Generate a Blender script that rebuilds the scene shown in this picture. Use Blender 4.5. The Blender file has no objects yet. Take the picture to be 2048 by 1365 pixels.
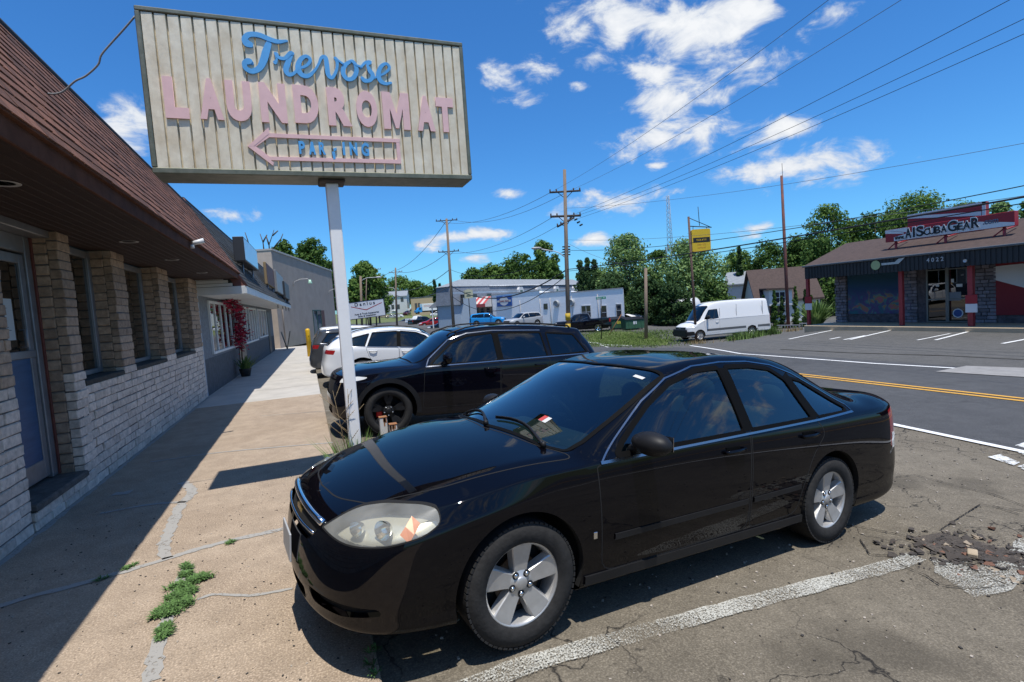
import bpy, bmesh, math, random
import numpy as np
from mathutils import Vector, Matrix
from mathutils.bvhtree import BVHTree
R_ = math.radians
random.seed(7)
C = bpy.context.scene.collection
sc = bpy.context.scene

# ------------------------------------------------------------------ camera
CAMH, FPX, CX, CY = 1.80, 1062.0, 1024.0, 682.5
_Y = Vector((612 - CX, -(640 - CY), -FPX)).normalized()
_h = Vector((1, 0.07, 0))
_Z = _h.cross(_Y).normalized()
if _Z.y < 0: _Z = -_Z
_X = _Y.cross(_Z)
ROT = Matrix((_X, _Y, _Z))            # camera axes -> world axes
cam = bpy.data.cameras.new('camera')
cam.sensor_width = 36; cam.lens = FPX / 2048 * 36; cam.clip_end = 3000; cam.clip_start = 0.05
camo = bpy.data.objects.new('camera', cam); C.objects.link(camo)
camo.matrix_world = Matrix.Translation((0, 0, CAMH)) @ ROT.to_4x4()
sc.camera = camo
sc.render.resolution_x = 1024; sc.render.resolution_y = 682
sc.view_settings.view_transform = 'Standard'; sc.view_settings.look = 'None'
sc.view_settings.exposure = 0.0; sc.view_settings.gamma = 1.0

def ray(px, py): return ROT @ Vector((px - CX, -(py - CY), -FPX))
def at(px, py, z=0.0):
    d = ray(px, py); t = (z - CAMH) / d.z; return Vector((d.x * t, d.y * t, z))
def atY(px, py, Y):
    d = ray(px, py); t = Y / d.y; return Vector((d.x * t, Y, CAMH + d.z * t))
def atX(px, py, X):
    d = ray(px, py); t = X / d.x; return Vector((X, d.y * t, CAMH + d.z * t))
def atD(px, py, D):                   # at a depth in metres in front of the camera
    d = ray(px, py); t = D / FPX; return Vector((d.x * t, d.y * t, CAMH + d.z * t))

# ------------------------------------------------------------------ sun and sky
SUN_EL = 74.6
sun = bpy.data.lights.new('sun', 'SUN'); sun.energy = 5.0; sun.angle = R_(0.53); sun.color = (1, 0.96, 0.9)
suno = bpy.data.objects.new('sun', sun); C.objects.link(suno); suno.rotation_euler = (R_(90 - SUN_EL), 0, 0)
W = bpy.data.worlds.new('World'); sc.world = W; W.use_nodes = True
def world():
    nt = W.node_tree; N = nt.nodes; L = nt.links; N.clear()
    out = N.new('ShaderNodeOutputWorld'); bg = N.new('ShaderNodeBackground'); L.new(bg.outputs[0], out.inputs[0])
    sky = N.new('ShaderNodeTexSky'); sky.sky_type = 'NISHITA'; sky.sun_disc = False
    sky.sun_elevation = R_(SUN_EL); sky.sun_rotation = R_(180); sky.air_density = 1.0; sky.dust_density = 0.4; sky.ozone_density = 1.6
    hs = N.new('ShaderNodeHueSaturation'); hs.inputs['Saturation'].default_value = 1.12; hs.inputs['Value'].default_value = 1.0
    L.new(sky.outputs[0], hs.inputs['Color'])
    tc = N.new('ShaderNodeTexCoord'); D = tc.outputs['Generated']
    def math_(op, a, b=None, clamp=False):
        n = N.new('ShaderNodeMath'); n.operation = op; n.use_clamp = clamp
        for i, v in enumerate((a, b)):
            if v is None: continue
            if isinstance(v, (int, float)): n.inputs[i].default_value = v
            else: L.new(v, n.inputs[i])
        return n.outputs[0]
    def dot(v):
        n = N.new('ShaderNodeVectorMath'); n.operation = 'DOT_PRODUCT'; L.new(D, n.inputs[0]); n.inputs[1].default_value = v; return n.outputs['Value']
    # where each cloud stands in the sky, with its half width, half height and tilt in degrees
    clouds = CLOUDS
    acc = None; light = None
    for (px, py, wx, wy, rot, k) in clouds:
        c = ray(px, py).normalized()
        ex = ROT @ Vector((math.cos(R_(rot)), math.sin(R_(rot)), 0)); ex = (ex - c * ex.dot(c)).normalized(); ey = c.cross(ex)
        f = FPX / (Vector((px - CX, py - CY, FPX)).length)
        a = dot(ex / (wx / FPX * f)); b = dot(ey / (wy / FPX * f))
        s = math_('SQRT', math_('ADD', math_('MULTIPLY', a, a), math_('MULTIPLY', b, b)))
        m = math_('MULTIPLY', math_('SUBTRACT', 1.0, s), k)
        acc = m if acc is None else math_('MAXIMUM', acc, m)
    # the rest of the sky, behind the camera: ordinary scattered clouds
    back = math_('MULTIPLY', math_('SUBTRACT', dot(Vector((-0.25, -0.93, 0.25))), 0.15), 1.6)
    back = math_('MINIMUM', back, 0.12)
    acc = math_('MAXIMUM', acc, back)
    mp = N.new('ShaderNodeMapping'); mp.inputs['Scale'].default_value = (1, 1, 1.9); L.new(D, mp.inputs[0])
    n1 = N.new('ShaderNodeTexNoise'); n1.inputs['Scale'].default_value = 13; n1.inputs['Detail'].default_value = 9; n1.inputs['Roughness'].default_value = 0.62
    n1.inputs['Distortion'].default_value = 0.35
    L.new(mp.outputs[0], n1.inputs['Vector'])
    n2 = N.new('ShaderNodeTexNoise'); n2.inputs['Scale'].default_value = 3.2; n2.inputs['Detail'].default_value = 4
    L.new(mp.outputs[0], n2.inputs['Vector'])
    nz = math_('ADD', math_('MULTIPLY', math_('SUBTRACT', n1.outputs[0], 0.5), 4.6), math_('MULTIPLY', math_('SUBTRACT', n2.outputs[0], 0.5), 2.2))
    t = math_('ADD', acc, nz)
    mr = N.new('ShaderNodeMapRange'); mr.interpolation_type = 'SMOOTHSTEP'; mr.inputs['From Min'].default_value = 0.0; mr.inputs['From Max'].default_value = 1.15
    L.new(t, mr.inputs['Value'])
    col = N.new('ShaderNodeMapRange'); col.inputs['From Min'].default_value = 0.0; col.inputs['From Max'].default_value = 1.6; col.inputs['To Min'].default_value = 0.35; col.inputs['To Max'].default_value = 1.0
    L.new(t, col.inputs['Value'])
    cc = N.new('ShaderNodeMix'); cc.data_type = 'RGBA'; L.new(col.outputs[0], cc.inputs[0])
    cc.inputs[6].default_value = (0.3, 0.42, 0.62, 1); cc.inputs[7].default_value = (0.92, 0.94, 0.97, 1)
    sk = N.new('ShaderNodeVectorMath'); sk.operation = 'SCALE'; sk.inputs['Scale'].default_value = SKY_S; L.new(hs.outputs[0], sk.inputs[0])
    tint = N.new('ShaderNodeVectorMath'); tint.operation = 'MULTIPLY'; tint.inputs[1].default_value = SKY_T; L.new(sk.outputs[0], tint.inputs[0])
    mx = N.new('ShaderNodeMix'); mx.data_type = 'RGBA'; L.new(mr.outputs[0], mx.inputs[0]); L.new(tint.outputs[0], mx.inputs[6]); L.new(cc.outputs[2], mx.inputs[7])
    L.new(mx.outputs[2], bg.inputs[0]); bg.inputs[1].default_value = 1.0
SKY_S = 0.12; SKY_T = (0.43, 0.93, 1.38)
CLOUDS = [(1375, 55, 205, 80, -8, 1.1), (1240, 60, 60, 40, 20, 1.0), (1310, 150, 70, 42, 0, .9), (1350, 205, 95, 40, 8, 1.2), (1385, 270, 150, 42, 8, 1.3),
          (1140, 70, 60, 30, 10, 1.0), (1190, 115, 45, 28, 0, 1.1), (1010, 160, 55, 38, -35, 1.0), (1075, 140, 55, 30, 10, 0.9), (1155, 170, 24, 14, 0, 0.9),
          (1610, 335, 140, 42, 3, 1.4), (1580, 250, 60, 22, 8, 0.9), (1215, 408, 125, 32, 2, 1.3), (1020, 390, 34, 13, 5, 1.0), (1310, 332, 22, 8, 8, 0.9),
          (935, 472, 75, 13, 3, 1.1), (940, 516, 45, 12, 8, 1.0), (1185, 480, 50, 15, 8, 1.0), (1525, 455, 40, 9, 5, 0.8), (1515, 475, 30, 9, 0, 0.9),
          (245, 250, 85, 60, 10, 1.5), (455, 434, 55, 18, 0, 1.1), (870, 490, 30, 14, 0, 0.8), (1660, 25, 50, 26, 0, 0.7), (905, 423, 18, 6, 0, 0.7), (1500, 20, 100, 50, 10, 1.2)]
world()

# ------------------------------------------------------------------ object helpers
def tag(o, label=None, cat=None, group=None, kind=None):
    if label: o['label'] = label
    if cat: o['category'] = cat
    if group: o['group'] = group
    if kind: o['kind'] = kind
    return o
def thing(name, label, cat, loc=(0, 0, 0), rz=0.0, group=None):
    o = bpy.data.objects.new(name, None); C.objects.link(o); o.empty_display_size = 0.2
    o.location = loc; o.rotation_euler = (0, 0, rz); return tag(o, label, cat, group)
class MB:
    """collects shapes into one mesh"""
    def __init__(s): s.v = []; s.f = []; s.m = []; s.smooth = []; s.xf = None
    def add(s, vs, fs, mi=0, sm=False):
        b = len(s.v)
        s.v += [tuple(s.xf @ Vector(v)) if s.xf else tuple(v) for v in vs]
        s.f += [tuple(b + i for i in f) for f in fs]; s.m += [mi] * len(fs); s.smooth += [sm] * len(fs); return s
    def box(s, a, b, mi=0, rot=None, c=None):
        (x0, y0, z0), (x1, y1, z1) = a, b
        vs = [(x0, y0, z0), (x1, y0, z0), (x1, y1, z0), (x0, y1, z0), (x0, y0, z1), (x1, y0, z1), (x1, y1, z1), (x0, y1, z1)]
        if rot is not None: vs = [rot @ Vector(v) for v in vs]
        return s.add(vs, [(3, 2, 1, 0), (4, 5, 6, 7), (0, 1, 5, 4), (1, 2, 6, 5), (2, 3, 7, 6), (3, 0, 4, 7)], mi)
    def cbox(s, c, d, mi=0, M=None):       # centred box, optional rotation about its centre
        vs = []
        for k in range(8):
            p = Vector(((-.5, .5)[k & 1] * d[0], (-.5, .5)[(k >> 1) & 1] * d[1], (-.5, .5)[k >> 2] * d[2]))
            if M is not None: p = M @ p
            vs.append(Vector(c) + p)
        return s.add(vs, [(0, 2, 3, 1), (4, 5, 7, 6), (0, 1, 5, 4), (1, 3, 7, 5), (3, 2, 6, 7), (2, 0, 4, 6)], mi)
    def bbox(s, a, b, r=0.01, mi=0, jit=0.0):   # box with chamfered edges
        c = [(a[i] + b[i]) / 2 for i in range(3)]; h = [abs(b[i] - a[i]) / 2 for i in range(3)]
        r = min(r, min(h) * 0.9); vs = []; idx = {}
        for sx in (-1, 1):
            for sy in (-1, 1):
                for sz in (-1, 1):
                    for ax in range(3):
                        p = [c[i] + (sx, sy, sz)[i] * (h[i] - (0 if i == ax else r)) for i in range(3)]
                        if jit: p = [q + random.uniform(-jit, jit) for q in p]
                        idx[(sx, sy, sz, ax)] = len(vs); vs.append(p)
        fs = []
        S = (-1, 1)
        for ax in range(3):
            o = [i for i in range(3) if i != ax]
            for sg in S:
                q = []
                for (u, w) in ((-1, -1), (1, -1), (1, 1), (-1, 1)):
                    k = [0, 0, 0]; k[ax] = sg; k[o[0]] = u; k[o[1]] = w; q.append(idx[(*k, ax)])
                fs.append(q if (sg > 0) == (ax != 1) else q[::-1])
            for u in S:
                for w in S:
                    k0 = [0, 0, 0]; k0[o[0]] = u; k0[o[1]] = w
                    ka = list(k0); ka[ax] = -1; kb = list(k0); kb[ax] = 1
                    q = [idx[(*ka, o[0])], idx[(*kb, o[0])], idx[(*kb, o[1])], idx[(*ka, o[1])]]
                    fs.append(q)
        for sx in S:
            for sy in S:
                for sz in S: fs.append([idx[(sx, sy, sz, ax)] for ax in range(3)])
        return s.add(vs, fs, mi)
    def tube(s, pts, r, n=8, mi=0, cap=True, sm=True, up=None):
        pts = [Vector(p) for p in pts]; vs = []
        rr = r if isinstance(r, (list, tuple)) else [r] * len(pts)
        prev = None
        for i, p in enumerate(pts):
            t = (pts[min(i + 1, len(pts) - 1)] - pts[max(i - 1, 0)]).normalized()
            if prev is None:
                a = Vector((0, 0, 1)) if abs(t.z) < 0.9 else Vector((1, 0, 0))
                u = t.cross(a).normalized()
            else: u = (prev - t * prev.dot(t)).normalized()
            prev = u; w = t.cross(u)
            for k in range(n):
                an = 2 * math.pi * k / n; vs.append(p + (u * math.cos(an) + w * math.sin(an)) * rr[i])
        fs = []
        for i in range(len(pts) - 1):
            for k in range(n):
                a = i * n + k; b = i * n + (k + 1) % n; fs.append((a, b, b + n, a + n))
        if cap: fs.append(tuple(range(n))[::-1]); fs.append(tuple(range((len(pts) - 1) * n, len(pts) * n)))
        return s.add(vs, fs, mi, sm)
    def cyl(s, p, q, r, n=16, mi=0, r2=None): return s.tube([p, q], [r, r if r2 is None else r2], n, mi)
    def lathe(s, prof, n=32, mi=0, axis='z', c=(0, 0, 0), sm=True, closed=False):
        vs = []; fs = []; m = len(prof)
        for k in range(n):
            a = 2 * math.pi * k / n; ca, sa = math.cos(a), math.sin(a)
            for (r, h) in prof:
                p = (r * ca, r * sa, h) if axis == 'z' else ((r * ca, h, r * sa) if axis == 'y' else (h, r * ca, r * sa))
                vs.append((p[0] + c[0], p[1] + c[1], p[2] + c[2]))
        for k in range(n):
            for i in range(m if closed else m - 1):
                j = (i + 1) % m; k2 = (k + 1) % n
                fs.append((k * m + i, k * m + j, k2 * m + j, k2 * m + i))
        return s.add(vs, fs, mi, sm)
    def prism(s, poly, d0, d1, axis='y', mi=0, mi_side=None):   # 2-D outline extruded along an axis
        n = len(poly)
        def P(u, w, d): return (u, d, w) if axis == 'y' else ((d, u, w) if axis == 'x' else (u, w, d))
        vs = [P(u, w, d0) for u, w in poly] + [P(u, w, d1) for u, w in poly]
        s.add(vs, [tuple(range(n)), tuple(range(2 * n - 1, n - 1, -1))], mi)
        return s.add(vs, [(i, i + n, (i + 1) % n + n, (i + 1) % n) for i in range(n)], mi if mi_side is None else mi_side)
    def build(s, name, mats, parent=None, recalc=True, loc=None, rz=0.0):
        me = bpy.data.meshes.new(name); me.from_pydata(s.v, [], s.f)
        for m in (mats if isinstance(mats, (list, tuple)) else [mats]): me.materials.append(m)
        me.polygons.foreach_set('material_index', s.m); me.polygons.foreach_set('use_smooth', s.smooth)
        if recalc:
            bm = bmesh.new(); bm.from_mesh(me); bmesh.ops.recalc_face_normals(bm, faces=bm.faces); bm.to_mesh(me); bm.free()
        me.update(); o = bpy.data.objects.new(name, me); C.objects.link(o)
        if parent: o.parent = parent
        if loc is not None: o.location = loc
        if rz: o.rotation_euler.z = rz
        return o
def copy_tree(o, parent=None):
    c = o.copy(); C.objects.link(c)
    if parent: c.parent = parent; c.matrix_parent_inverse = o.matrix_parent_inverse
    for ch in [x for x in C.objects if x.parent == o]: copy_tree(ch, c)
    return c
def text_mesh(body, size, ext, name, mat, parent, M, bold=0.0, sx=1.0, align='CENTER', space=1.0):
    """writing as a thin solid; M places it (x right, y up, z out of the face)"""
    cu = bpy.data.curves.new(name, 'FONT'); cu.body = body; cu.size = size; cu.extrude = ext; cu.offset = bold
    cu.align_x = align; cu.align_y = 'CENTER'; cu.space_character = space; cu.resolution_u = 4
    o = bpy.data.objects.new('tmp', cu); C.objects.link(o)
    dg = bpy.context.evaluated_depsgraph_get(); me = bpy.data.meshes.new_from_object(o.evaluated_get(dg))
    bpy.data.objects.remove(o); me.materials.clear(); me.materials.append(mat)
    me.transform(Matrix.Diagonal((sx, 1, 1, 1))); me.transform(M)
    r = bpy.data.objects.new(name, me); C.objects.link(r)
    if parent: r.parent = parent
    return r
def frame_M(o, x, y):          # matrix with origin o, x axis and y axis
    x = Vector(x).normalized(); y = Vector(y); y = (y - x * y.dot(x)).normalized(); z = x.cross(y)
    m = Matrix((x, y, z)).transposed().to_4x4(); m.translation = o; return m

# ------------------------------------------------------------------ materials
def nodes(name):
    m = bpy.data.materials.new(name); m.use_nodes = True; nt = m.node_tree; b = nt.nodes['Principled BSDF']; return m, nt, b
def mat(name, col, rough=0.6, metal=0.0, var=0.0, scale=6.0, bump=0.0, bscale=None, col2=None, island=0.0, spec=None, coat=0.0, emis=None, detail=6, stretch=None, bd=0.02):
    m, nt, b = nodes(name); N = nt.nodes; L = nt.links
    col = (*col, 1) if len(col) == 3 else col
    b.inputs['Base Color'].default_value = col; b.inputs['Roughness'].default_value = rough; b.inputs['Metallic'].default_value = metal
    if spec is not None: b.inputs['Specular IOR Level'].default_value = spec
    if coat: b.inputs['Coat Weight'].default_value = coat; b.inputs['Coat Roughness'].default_value = 0.03
    if emis: b.inputs['Emission Color'].default_value = (*emis[:3], 1); b.inputs['Emission Strength'].default_value = emis[3]
    tc = N.new('ShaderNodeTexCoord'); v = tc.outputs['Object']
    if stretch:
        mp = N.new('ShaderNodeMapping'); mp.inputs['Scale'].default_value = stretch; L.new(v, mp.inputs[0]); v = mp.outputs[0]
    src = None
    if var or col2:
        n = N.new('ShaderNodeTexNoise'); n.inputs['Scale'].default_value = scale; n.inputs['Detail'].default_value = detail; n.inputs['Roughness'].default_value = 0.65; L.new(v, n.inputs['Vector'])
        mr = N.new('ShaderNodeMapRange'); mr.inputs['From Min'].default_value = 0.32; mr.inputs['From Max'].default_value = 0.68; L.new(n.outputs[0], mr.inputs['Value'])
        mx = N.new('ShaderNodeMix'); mx.data_type = 'RGBA'; L.new(mr.outputs[0], mx.inputs[0])
        a = col if col2 else tuple(c * (1 - var) for c in col[:3]) + (1,)
        c2 = (*col2, 1) if col2 else tuple(min(1, c * (1 + var)) for c in col[:3]) + (1,)
        mx.inputs[6].default_value = a; mx.inputs[7].default_value = c2; src = mx.outputs[2]
    if island:
        g = N.new('ShaderNodeNewGeometry'); mr = N.new('ShaderNodeMapRange'); mr.inputs['To Min'].default_value = 1 - island; mr.inputs['To Max'].default_value = 1 + island
        L.new(g.outputs['Random Per Island'], mr.inputs['Value'])
        vm = N.new('ShaderNodeVectorMath'); vm.operation = 'SCALE'
        if src: L.new(src, vm.inputs[0])
        else: vm.inputs[0].default_value = col[:3]
        L.new(mr.outputs[0], vm.inputs['Scale']); src = vm.outputs[0]
    if src: L.new(src, b.inputs['Base Color'])
    if bump:
        n = N.new('ShaderNodeTexNoise'); n.inputs['Scale'].default_value = bscale or scale * 4; n.inputs['Detail'].default_value = 5; L.new(v, n.inputs['Vector'])
        bp = N.new('ShaderNodeBump'); bp.inputs['Strength'].default_value = bump; bp.inputs['Distance'].default_value = bd; L.new(n.outputs[0], bp.inputs['Height']); L.new(bp.outputs[0], b.inputs['Normal'])
    return m
def glass(name, tint, rough=0.0, base_refl=0.05):
    """tinted pane: sees through, with a mirror coat"""
    m = bpy.data.materials.new(name); m.use_nodes = True; nt = m.node_tree; N = nt.nodes; L = nt.links; N.clear()
    o = N.new('ShaderNodeOutputMaterial'); t = N.new('ShaderNodeBsdfTransparent'); t.inputs[0].default_value = (*tint, 1)
    g = N.new('ShaderNodeBsdfGlossy'); g.inputs['Roughness'].default_value = rough; g.inputs[0].default_value = (1, 1, 1, 1)
    f = N.new('ShaderNodeLayerWeight'); f.inputs['Blend'].default_value = 0.5
    p = N.new('ShaderNodeMath'); p.operation = 'POWER'; L.new(f.outputs['Facing'], p.inputs[0]); p.inputs[1].default_value = 3.5
    a = N.new('ShaderNodeMath'); a.operation = 'MULTIPLY_ADD'; L.new(p.outputs[0], a.inputs[0]); a.inputs[1].default_value = 0.8; a.inputs[2].default_value = base_refl
    x = N.new('ShaderNodeMixShader'); L.new(a.outputs[0], x.inputs[0]); L.new(t.outputs[0], x.inputs[1]); L.new(g.outputs[0], x.inputs[2]); L.new(x.outputs[0], o.inputs[0])
    return m
TYRE = mat('tyre_rubber', (0.028, 0.027, 0.026), 0.85, var=0.25, scale=20, bump=0.15, bscale=60, spec=.2)
ALLOY = mat('painted_alloy', (0.50, 0.49, 0.47), 0.38, 0.55, var=0.12, scale=9)
BRIGHT = mat('polished_metal', (0.75, 0.75, 0.74), 0.12, 1.0)
CHROME = mat('chrome_trim', (0.38, 0.38, 0.39), 0.2, 1.0)
DARKV = mat('dark_void', (0.006, 0.006, 0.006), 0.9)
PLAST = mat('black_plastic', (0.012, 0.012, 0.013), 0.5, var=0.2, spec=.25)
RUSTM = mat('rusty_disc', (0.16, 0.09, 0.05), 0.6, 0.4, var=0.4, scale=14)
RUBBER = mat('window_rubber', (0.005, 0.005, 0.005), 0.6, spec=.05)
LENSRED = mat('red_lens', (0.32, 0.012, 0.012), 0.12, coat=1.0)
AMBER = mat('amber_lens', (0.75, 0.22, 0.04), 0.3, coat=0.6)
LENSW = mat('clear_lens', (0.62, 0.62, 0.6), 0.12, coat=1.0)
GLASSC = glass('clear_tint_glass', (0.22, 0.32, 0.30), 0.0, 0.09)
GLASSD = glass('dark_tint_glass', (0.045, 0.055, 0.06), 0.0, 0.07)
SEATM = mat('grey_seat_cloth', (0.10, 0.105, 0.11), 0.9, var=0.15)
DASHM = mat('dash_vinyl', (0.11, 0.12, 0.12), 0.7, var=0.1)
MIRRG = mat('mirror_glass', (0.5, 0.5, 0.52), 0.02, 1.0)
# ------------------------------------------------------------------ the lie of the land
def sm(a, b, t):
    t = min(1.0, max(0.0, (t - a) / (b - a))); return t * t * (3 - 2 * t)
def gz(x, y):
    """ground height; 0 is the pavement by the laundromat"""
    if x < 0.19: near = -0.03 + (-.10 * sm(3.6, 8, y)) * sm(-0.5, 0.19, x)
    else:
        near = float(np.interp(x, [.19, .95, 3.7, 8.0], [-.03, -.02, -.235, -.36])) - .14 * sm(3.6, 8, y) * (1 - sm(3, 8, x))
    road = -1.15 * sm(14, 46, y) * sm(3, 14, x); lot = -1.3 * sm(17.6, 22.5, y)
    k = sm(13.6, 15.6, x); h = near + road * (1 - k) + min(lot, road) * k
    far = 4.0 * sm(215, 300, y)
    return h + far + (1.0 * sm(35, 75, y) + .3 * sm(75, 200, y)) * sm(2, 12, x) + 1.0 * sm(60, 200, y) * (1 - sm(2, 12, x))
def atg(px, py):
    """where the ray of a photo pixel meets the ground"""
    d = ray(px, py).normalized(); t = 1.0
    while t < 600:
        p = Vector((0, 0, CAMH)) + d * t
        if p.z < gz(p.x, p.y): break
        t *= 1.003
    return Vector((p.x, p.y, gz(p.x, p.y)))
def gp(x, y, dz=0.0): return Vector((x, y, gz(x, y) + dz))
def steps(*seg):
    out = []
    for a, b, s in seg: out += list(np.arange(a, b, s))
    out.append(seg[-1][1]); return out
def sheet(name, xs, ys, dz, m, kind='structure', f=None):
    vs = [(x, y, gz(x, y) + dz) for y in ys for x in xs]; nx = len(xs); fs = []
    for j in range(len(ys) - 1):
        for i in range(nx - 1):
            if f and not f((xs[i] + xs[i + 1]) / 2, (ys[j] + ys[j + 1]) / 2): continue
            a = j * nx + i; fs.append((a, a + 1, a + nx + 1, a + nx))
    b = MB(); b.add(vs, fs, 0, True); return tag(b.build(name, m), kind=kind)
def strip(name, pts, w, dz, m, seg=1.0, jit=0.0, kind='structure', zf=None):
    """a ribbon on the ground along a line of points"""
    P = [Vector(p[:2]) for p in pts]; Q = []
    for a, b in zip(P[:-1], P[1:]):
        k = max(1, int((b - a).length / seg)); Q += [a + (b - a) * i / k for i in range(k)]
    Q.append(P[-1]); vs = []; fs = []; z = zf or gz
    for i, p in enumerate(Q):
        t = (Q[min(i + 1, len(Q) - 1)] - Q[max(i - 1, 0)]).normalized(); n = Vector((-t.y, t.x))
        for s in (-1, 1):
            q = p + n * s * (w / 2 * (1 + random.uniform(-jit, jit))); vs.append((q.x, q.y, z(q.x, q.y) + dz))
    for i in range(len(Q) - 1): a = 2 * i; fs.append((a, a + 2, a + 3, a + 1))
    b = MB(); b.add(vs, fs); return tag(b.build(name, m), kind=kind)
def poly_sheet(name, pts, dz, m, kind='structure', zf=None, cell=0.5):
    """a flat patch of the ground inside an outline"""
    P = np.array([(p[0], p[1]) for p in pts]); xs = np.arange(P[:, 0].min(), P[:, 0].max() + cell, cell); ys = np.arange(P[:, 1].min(), P[:, 1].max() + cell, cell); z = zf or gz
    bm = bmesh.new(); vv = [bm.verts.new((p[0], p[1], 0)) for p in P]; bm.faces.new(vv)
    for x in xs: bmesh.ops.bisect_plane(bm, geom=bm.verts[:] + bm.edges[:] + bm.faces[:], plane_co=(x + .0013, 0, 0), plane_no=(1, 0, 0))
    for y in ys: bmesh.ops.bisect_plane(bm, geom=bm.verts[:] + bm.edges[:] + bm.faces[:], plane_co=(0, y + .0017, 0), plane_no=(0, 1, 0))
    for v in bm.verts: v.co.z = z(v.co.x, v.co.y) + dz
    bmesh.ops.recalc_face_normals(bm, faces=bm.faces)
    me = bpy.data.meshes.new(name); bm.to_mesh(me); bm.free(); me.materials.append(m)
    if me.polygons and me.polygons[0].normal.z < 0: me.flip_normals()
    o = bpy.data.objects.new(name, me); C.objects.link(o); return tag(o, kind=kind)

def asphalt(name, c1, c2, speck, crack=0.0, big=0.25, oil=0.0):
    m, nt, b = nodes(name); N = nt.nodes; L = nt.links; b.inputs['Roughness'].default_value = 0.88; b.inputs['Specular IOR Level'].default_value = 0.3
    tc = N.new('ShaderNodeTexCoord'); v = tc.outputs['Object']
    def noise(s, d=5, r=.6):
        n = N.new('ShaderNodeTexNoise'); n.inputs['Scale'].default_value = s; n.inputs['Detail'].default_value = d; n.inputs['Roughness'].default_value = r; L.new(v, n.inputs['Vector']); return n.outputs[0]
    def ramp(x, a, bb, lo=0, hi=1):
        r = N.new('ShaderNodeMapRange'); r.inputs['From Min'].default_value = a; r.inputs['From Max'].default_value = bb; r.inputs['To Min'].default_value = lo; r.inputs['To Max'].default_value = hi; L.new(x, r.inputs['Value']); return r.outputs[0]
    def mix(f, a, bb, mode='MIX'):
        x = N.new('ShaderNodeMix'); x.data_type = 'RGBA'; x.blend_type = mode
        if isinstance(f, float): x.inputs[0].default_value = f
        else: L.new(f, x.inputs[0])
        for i, q in ((6, a), (7, bb)):
            if isinstance(q, tuple): x.inputs[i].default_value = (*q, 1)
            else: L.new(q, x.inputs[i])
        return x.outputs[2]
    col = mix(ramp(noise(big, 6), .35, .65), c1, c2)
    col = mix(ramp(noise(90, 2, .5), .45, .72), col, tuple(min(1, c * 1.55) for c in c2))
    vo = N.new('ShaderNodeTexVoronoi'); vo.inputs['Scale'].default_value = 75; L.new(v, vo.inputs['Vector'])
    col = mix(ramp(vo.outputs['Distance'], .16, .08, 0, .8), col, speck)
    col = mix(ramp(noise(4.5, 6, .7), .40, .62, 0, .30), col, tuple(c * .62 for c in c1))
    col = mix(ramp(noise(38, 3), .60, .66, 0, .55), col, tuple(c * .45 for c in c1))
    if oil: col = mix(ramp(noise(.8, 3), .58, .7, 0, oil), col, tuple(c * .4 for c in c1))
    hgt = noise(110, 4)
    if crack:
        v2 = N.new('ShaderNodeTexVoronoi'); v2.feature = 'DISTANCE_TO_EDGE'; v2.inputs['Scale'].default_value = 1.3
        wn = N.new('ShaderNodeTexNoise'); wn.inputs['Scale'].default_value = 3.5; wn.inputs['Detail'].default_value = 6; L.new(v, wn.inputs['Vector'])
        ad = N.new('ShaderNodeVectorMath'); ad.operation = 'MULTIPLY_ADD'; L.new(wn.outputs['Color'], ad.inputs[0]); ad.inputs[1].default_value = (.7, .7, 0); L.new(v, ad.inputs[2]); L.new(ad.outputs[0], v2.inputs['Vector'])
        msk = N.new('ShaderNodeMath'); msk.operation = 'MULTIPLY'; L.new(ramp(v2.outputs['Distance'], .014, .002), msk.inputs[0]); L.new(ramp(noise(.45, 2), .46, .56), msk.inputs[1])
        ms = N.new('ShaderNodeMath'); ms.operation = 'MULTIPLY'; L.new(msk.outputs[0], ms.inputs[0]); ms.inputs[1].default_value = crack
        col = mix(ms.outputs[0], col, (.012, .011, .01))
    L.new(col, b.inputs['Base Color'])
    bp = N.new('ShaderNodeBump'); bp.inputs['Strength'].default_value = .55; bp.inputs['Distance'].default_value = .008; L.new(hgt, bp.inputs['Height']); L.new(bp.outputs[0], b.inputs['Normal'])
    return m
def worn_paint(name, col, cover=0.5, scale=26, fade=.12):
    """road paint worn off in chips so the surface shows through"""
    m = bpy.data.materials.new(name); m.use_nodes = True; nt = m.node_tree; N = nt.nodes; L = nt.links; b = N['Principled BSDF']
    b.inputs['Base Color'].default_value = (*col, 1); b.inputs['Roughness'].default_value = .8
    tc = N.new('ShaderNodeTexCoord'); n = N.new('ShaderNodeTexNoise'); n.inputs['Scale'].default_value = scale; n.inputs['Detail'].default_value = 9; n.inputs['Roughness'].default_value = .75; L.new(tc.outputs['Object'], n.inputs['Vector'])
    n2 = N.new('ShaderNodeTexNoise'); n2.inputs['Scale'].default_value = 1.6; n2.inputs['Detail'].default_value = 4; L.new(tc.outputs['Object'], n2.inputs['Vector'])
    a = N.new('ShaderNodeMath'); a.operation = 'MULTIPLY_ADD'; L.new(n2.outputs[0], a.inputs[0]); a.inputs[1].default_value = .35; L.new(n.outputs[0], a.inputs[2])
    c = .675 + (.5 - cover) * .35
    r = N.new('ShaderNodeMapRange'); r.inputs['From Min'].default_value = c - fade / 2; r.inputs['From Max'].default_value = c + fade / 2; L.new(a.outputs[0], r.inputs['Value'])
    t = N.new('ShaderNodeBsdfTransparent'); x = N.new('ShaderNodeMixShader'); L.new(r.outputs[0], x.inputs[0]); L.new(t.outputs[0], x.inputs[1]); L.new(b.outputs[0], x.inputs[2]); L.new(x.outputs[0], N['Material Output'].inputs[0]); return m
LOTM = asphalt('worn_lot_asphalt', (.115, .097, .070), (.165, .142, .106), (.34, .29, .24), .9, .35, .5)
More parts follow.
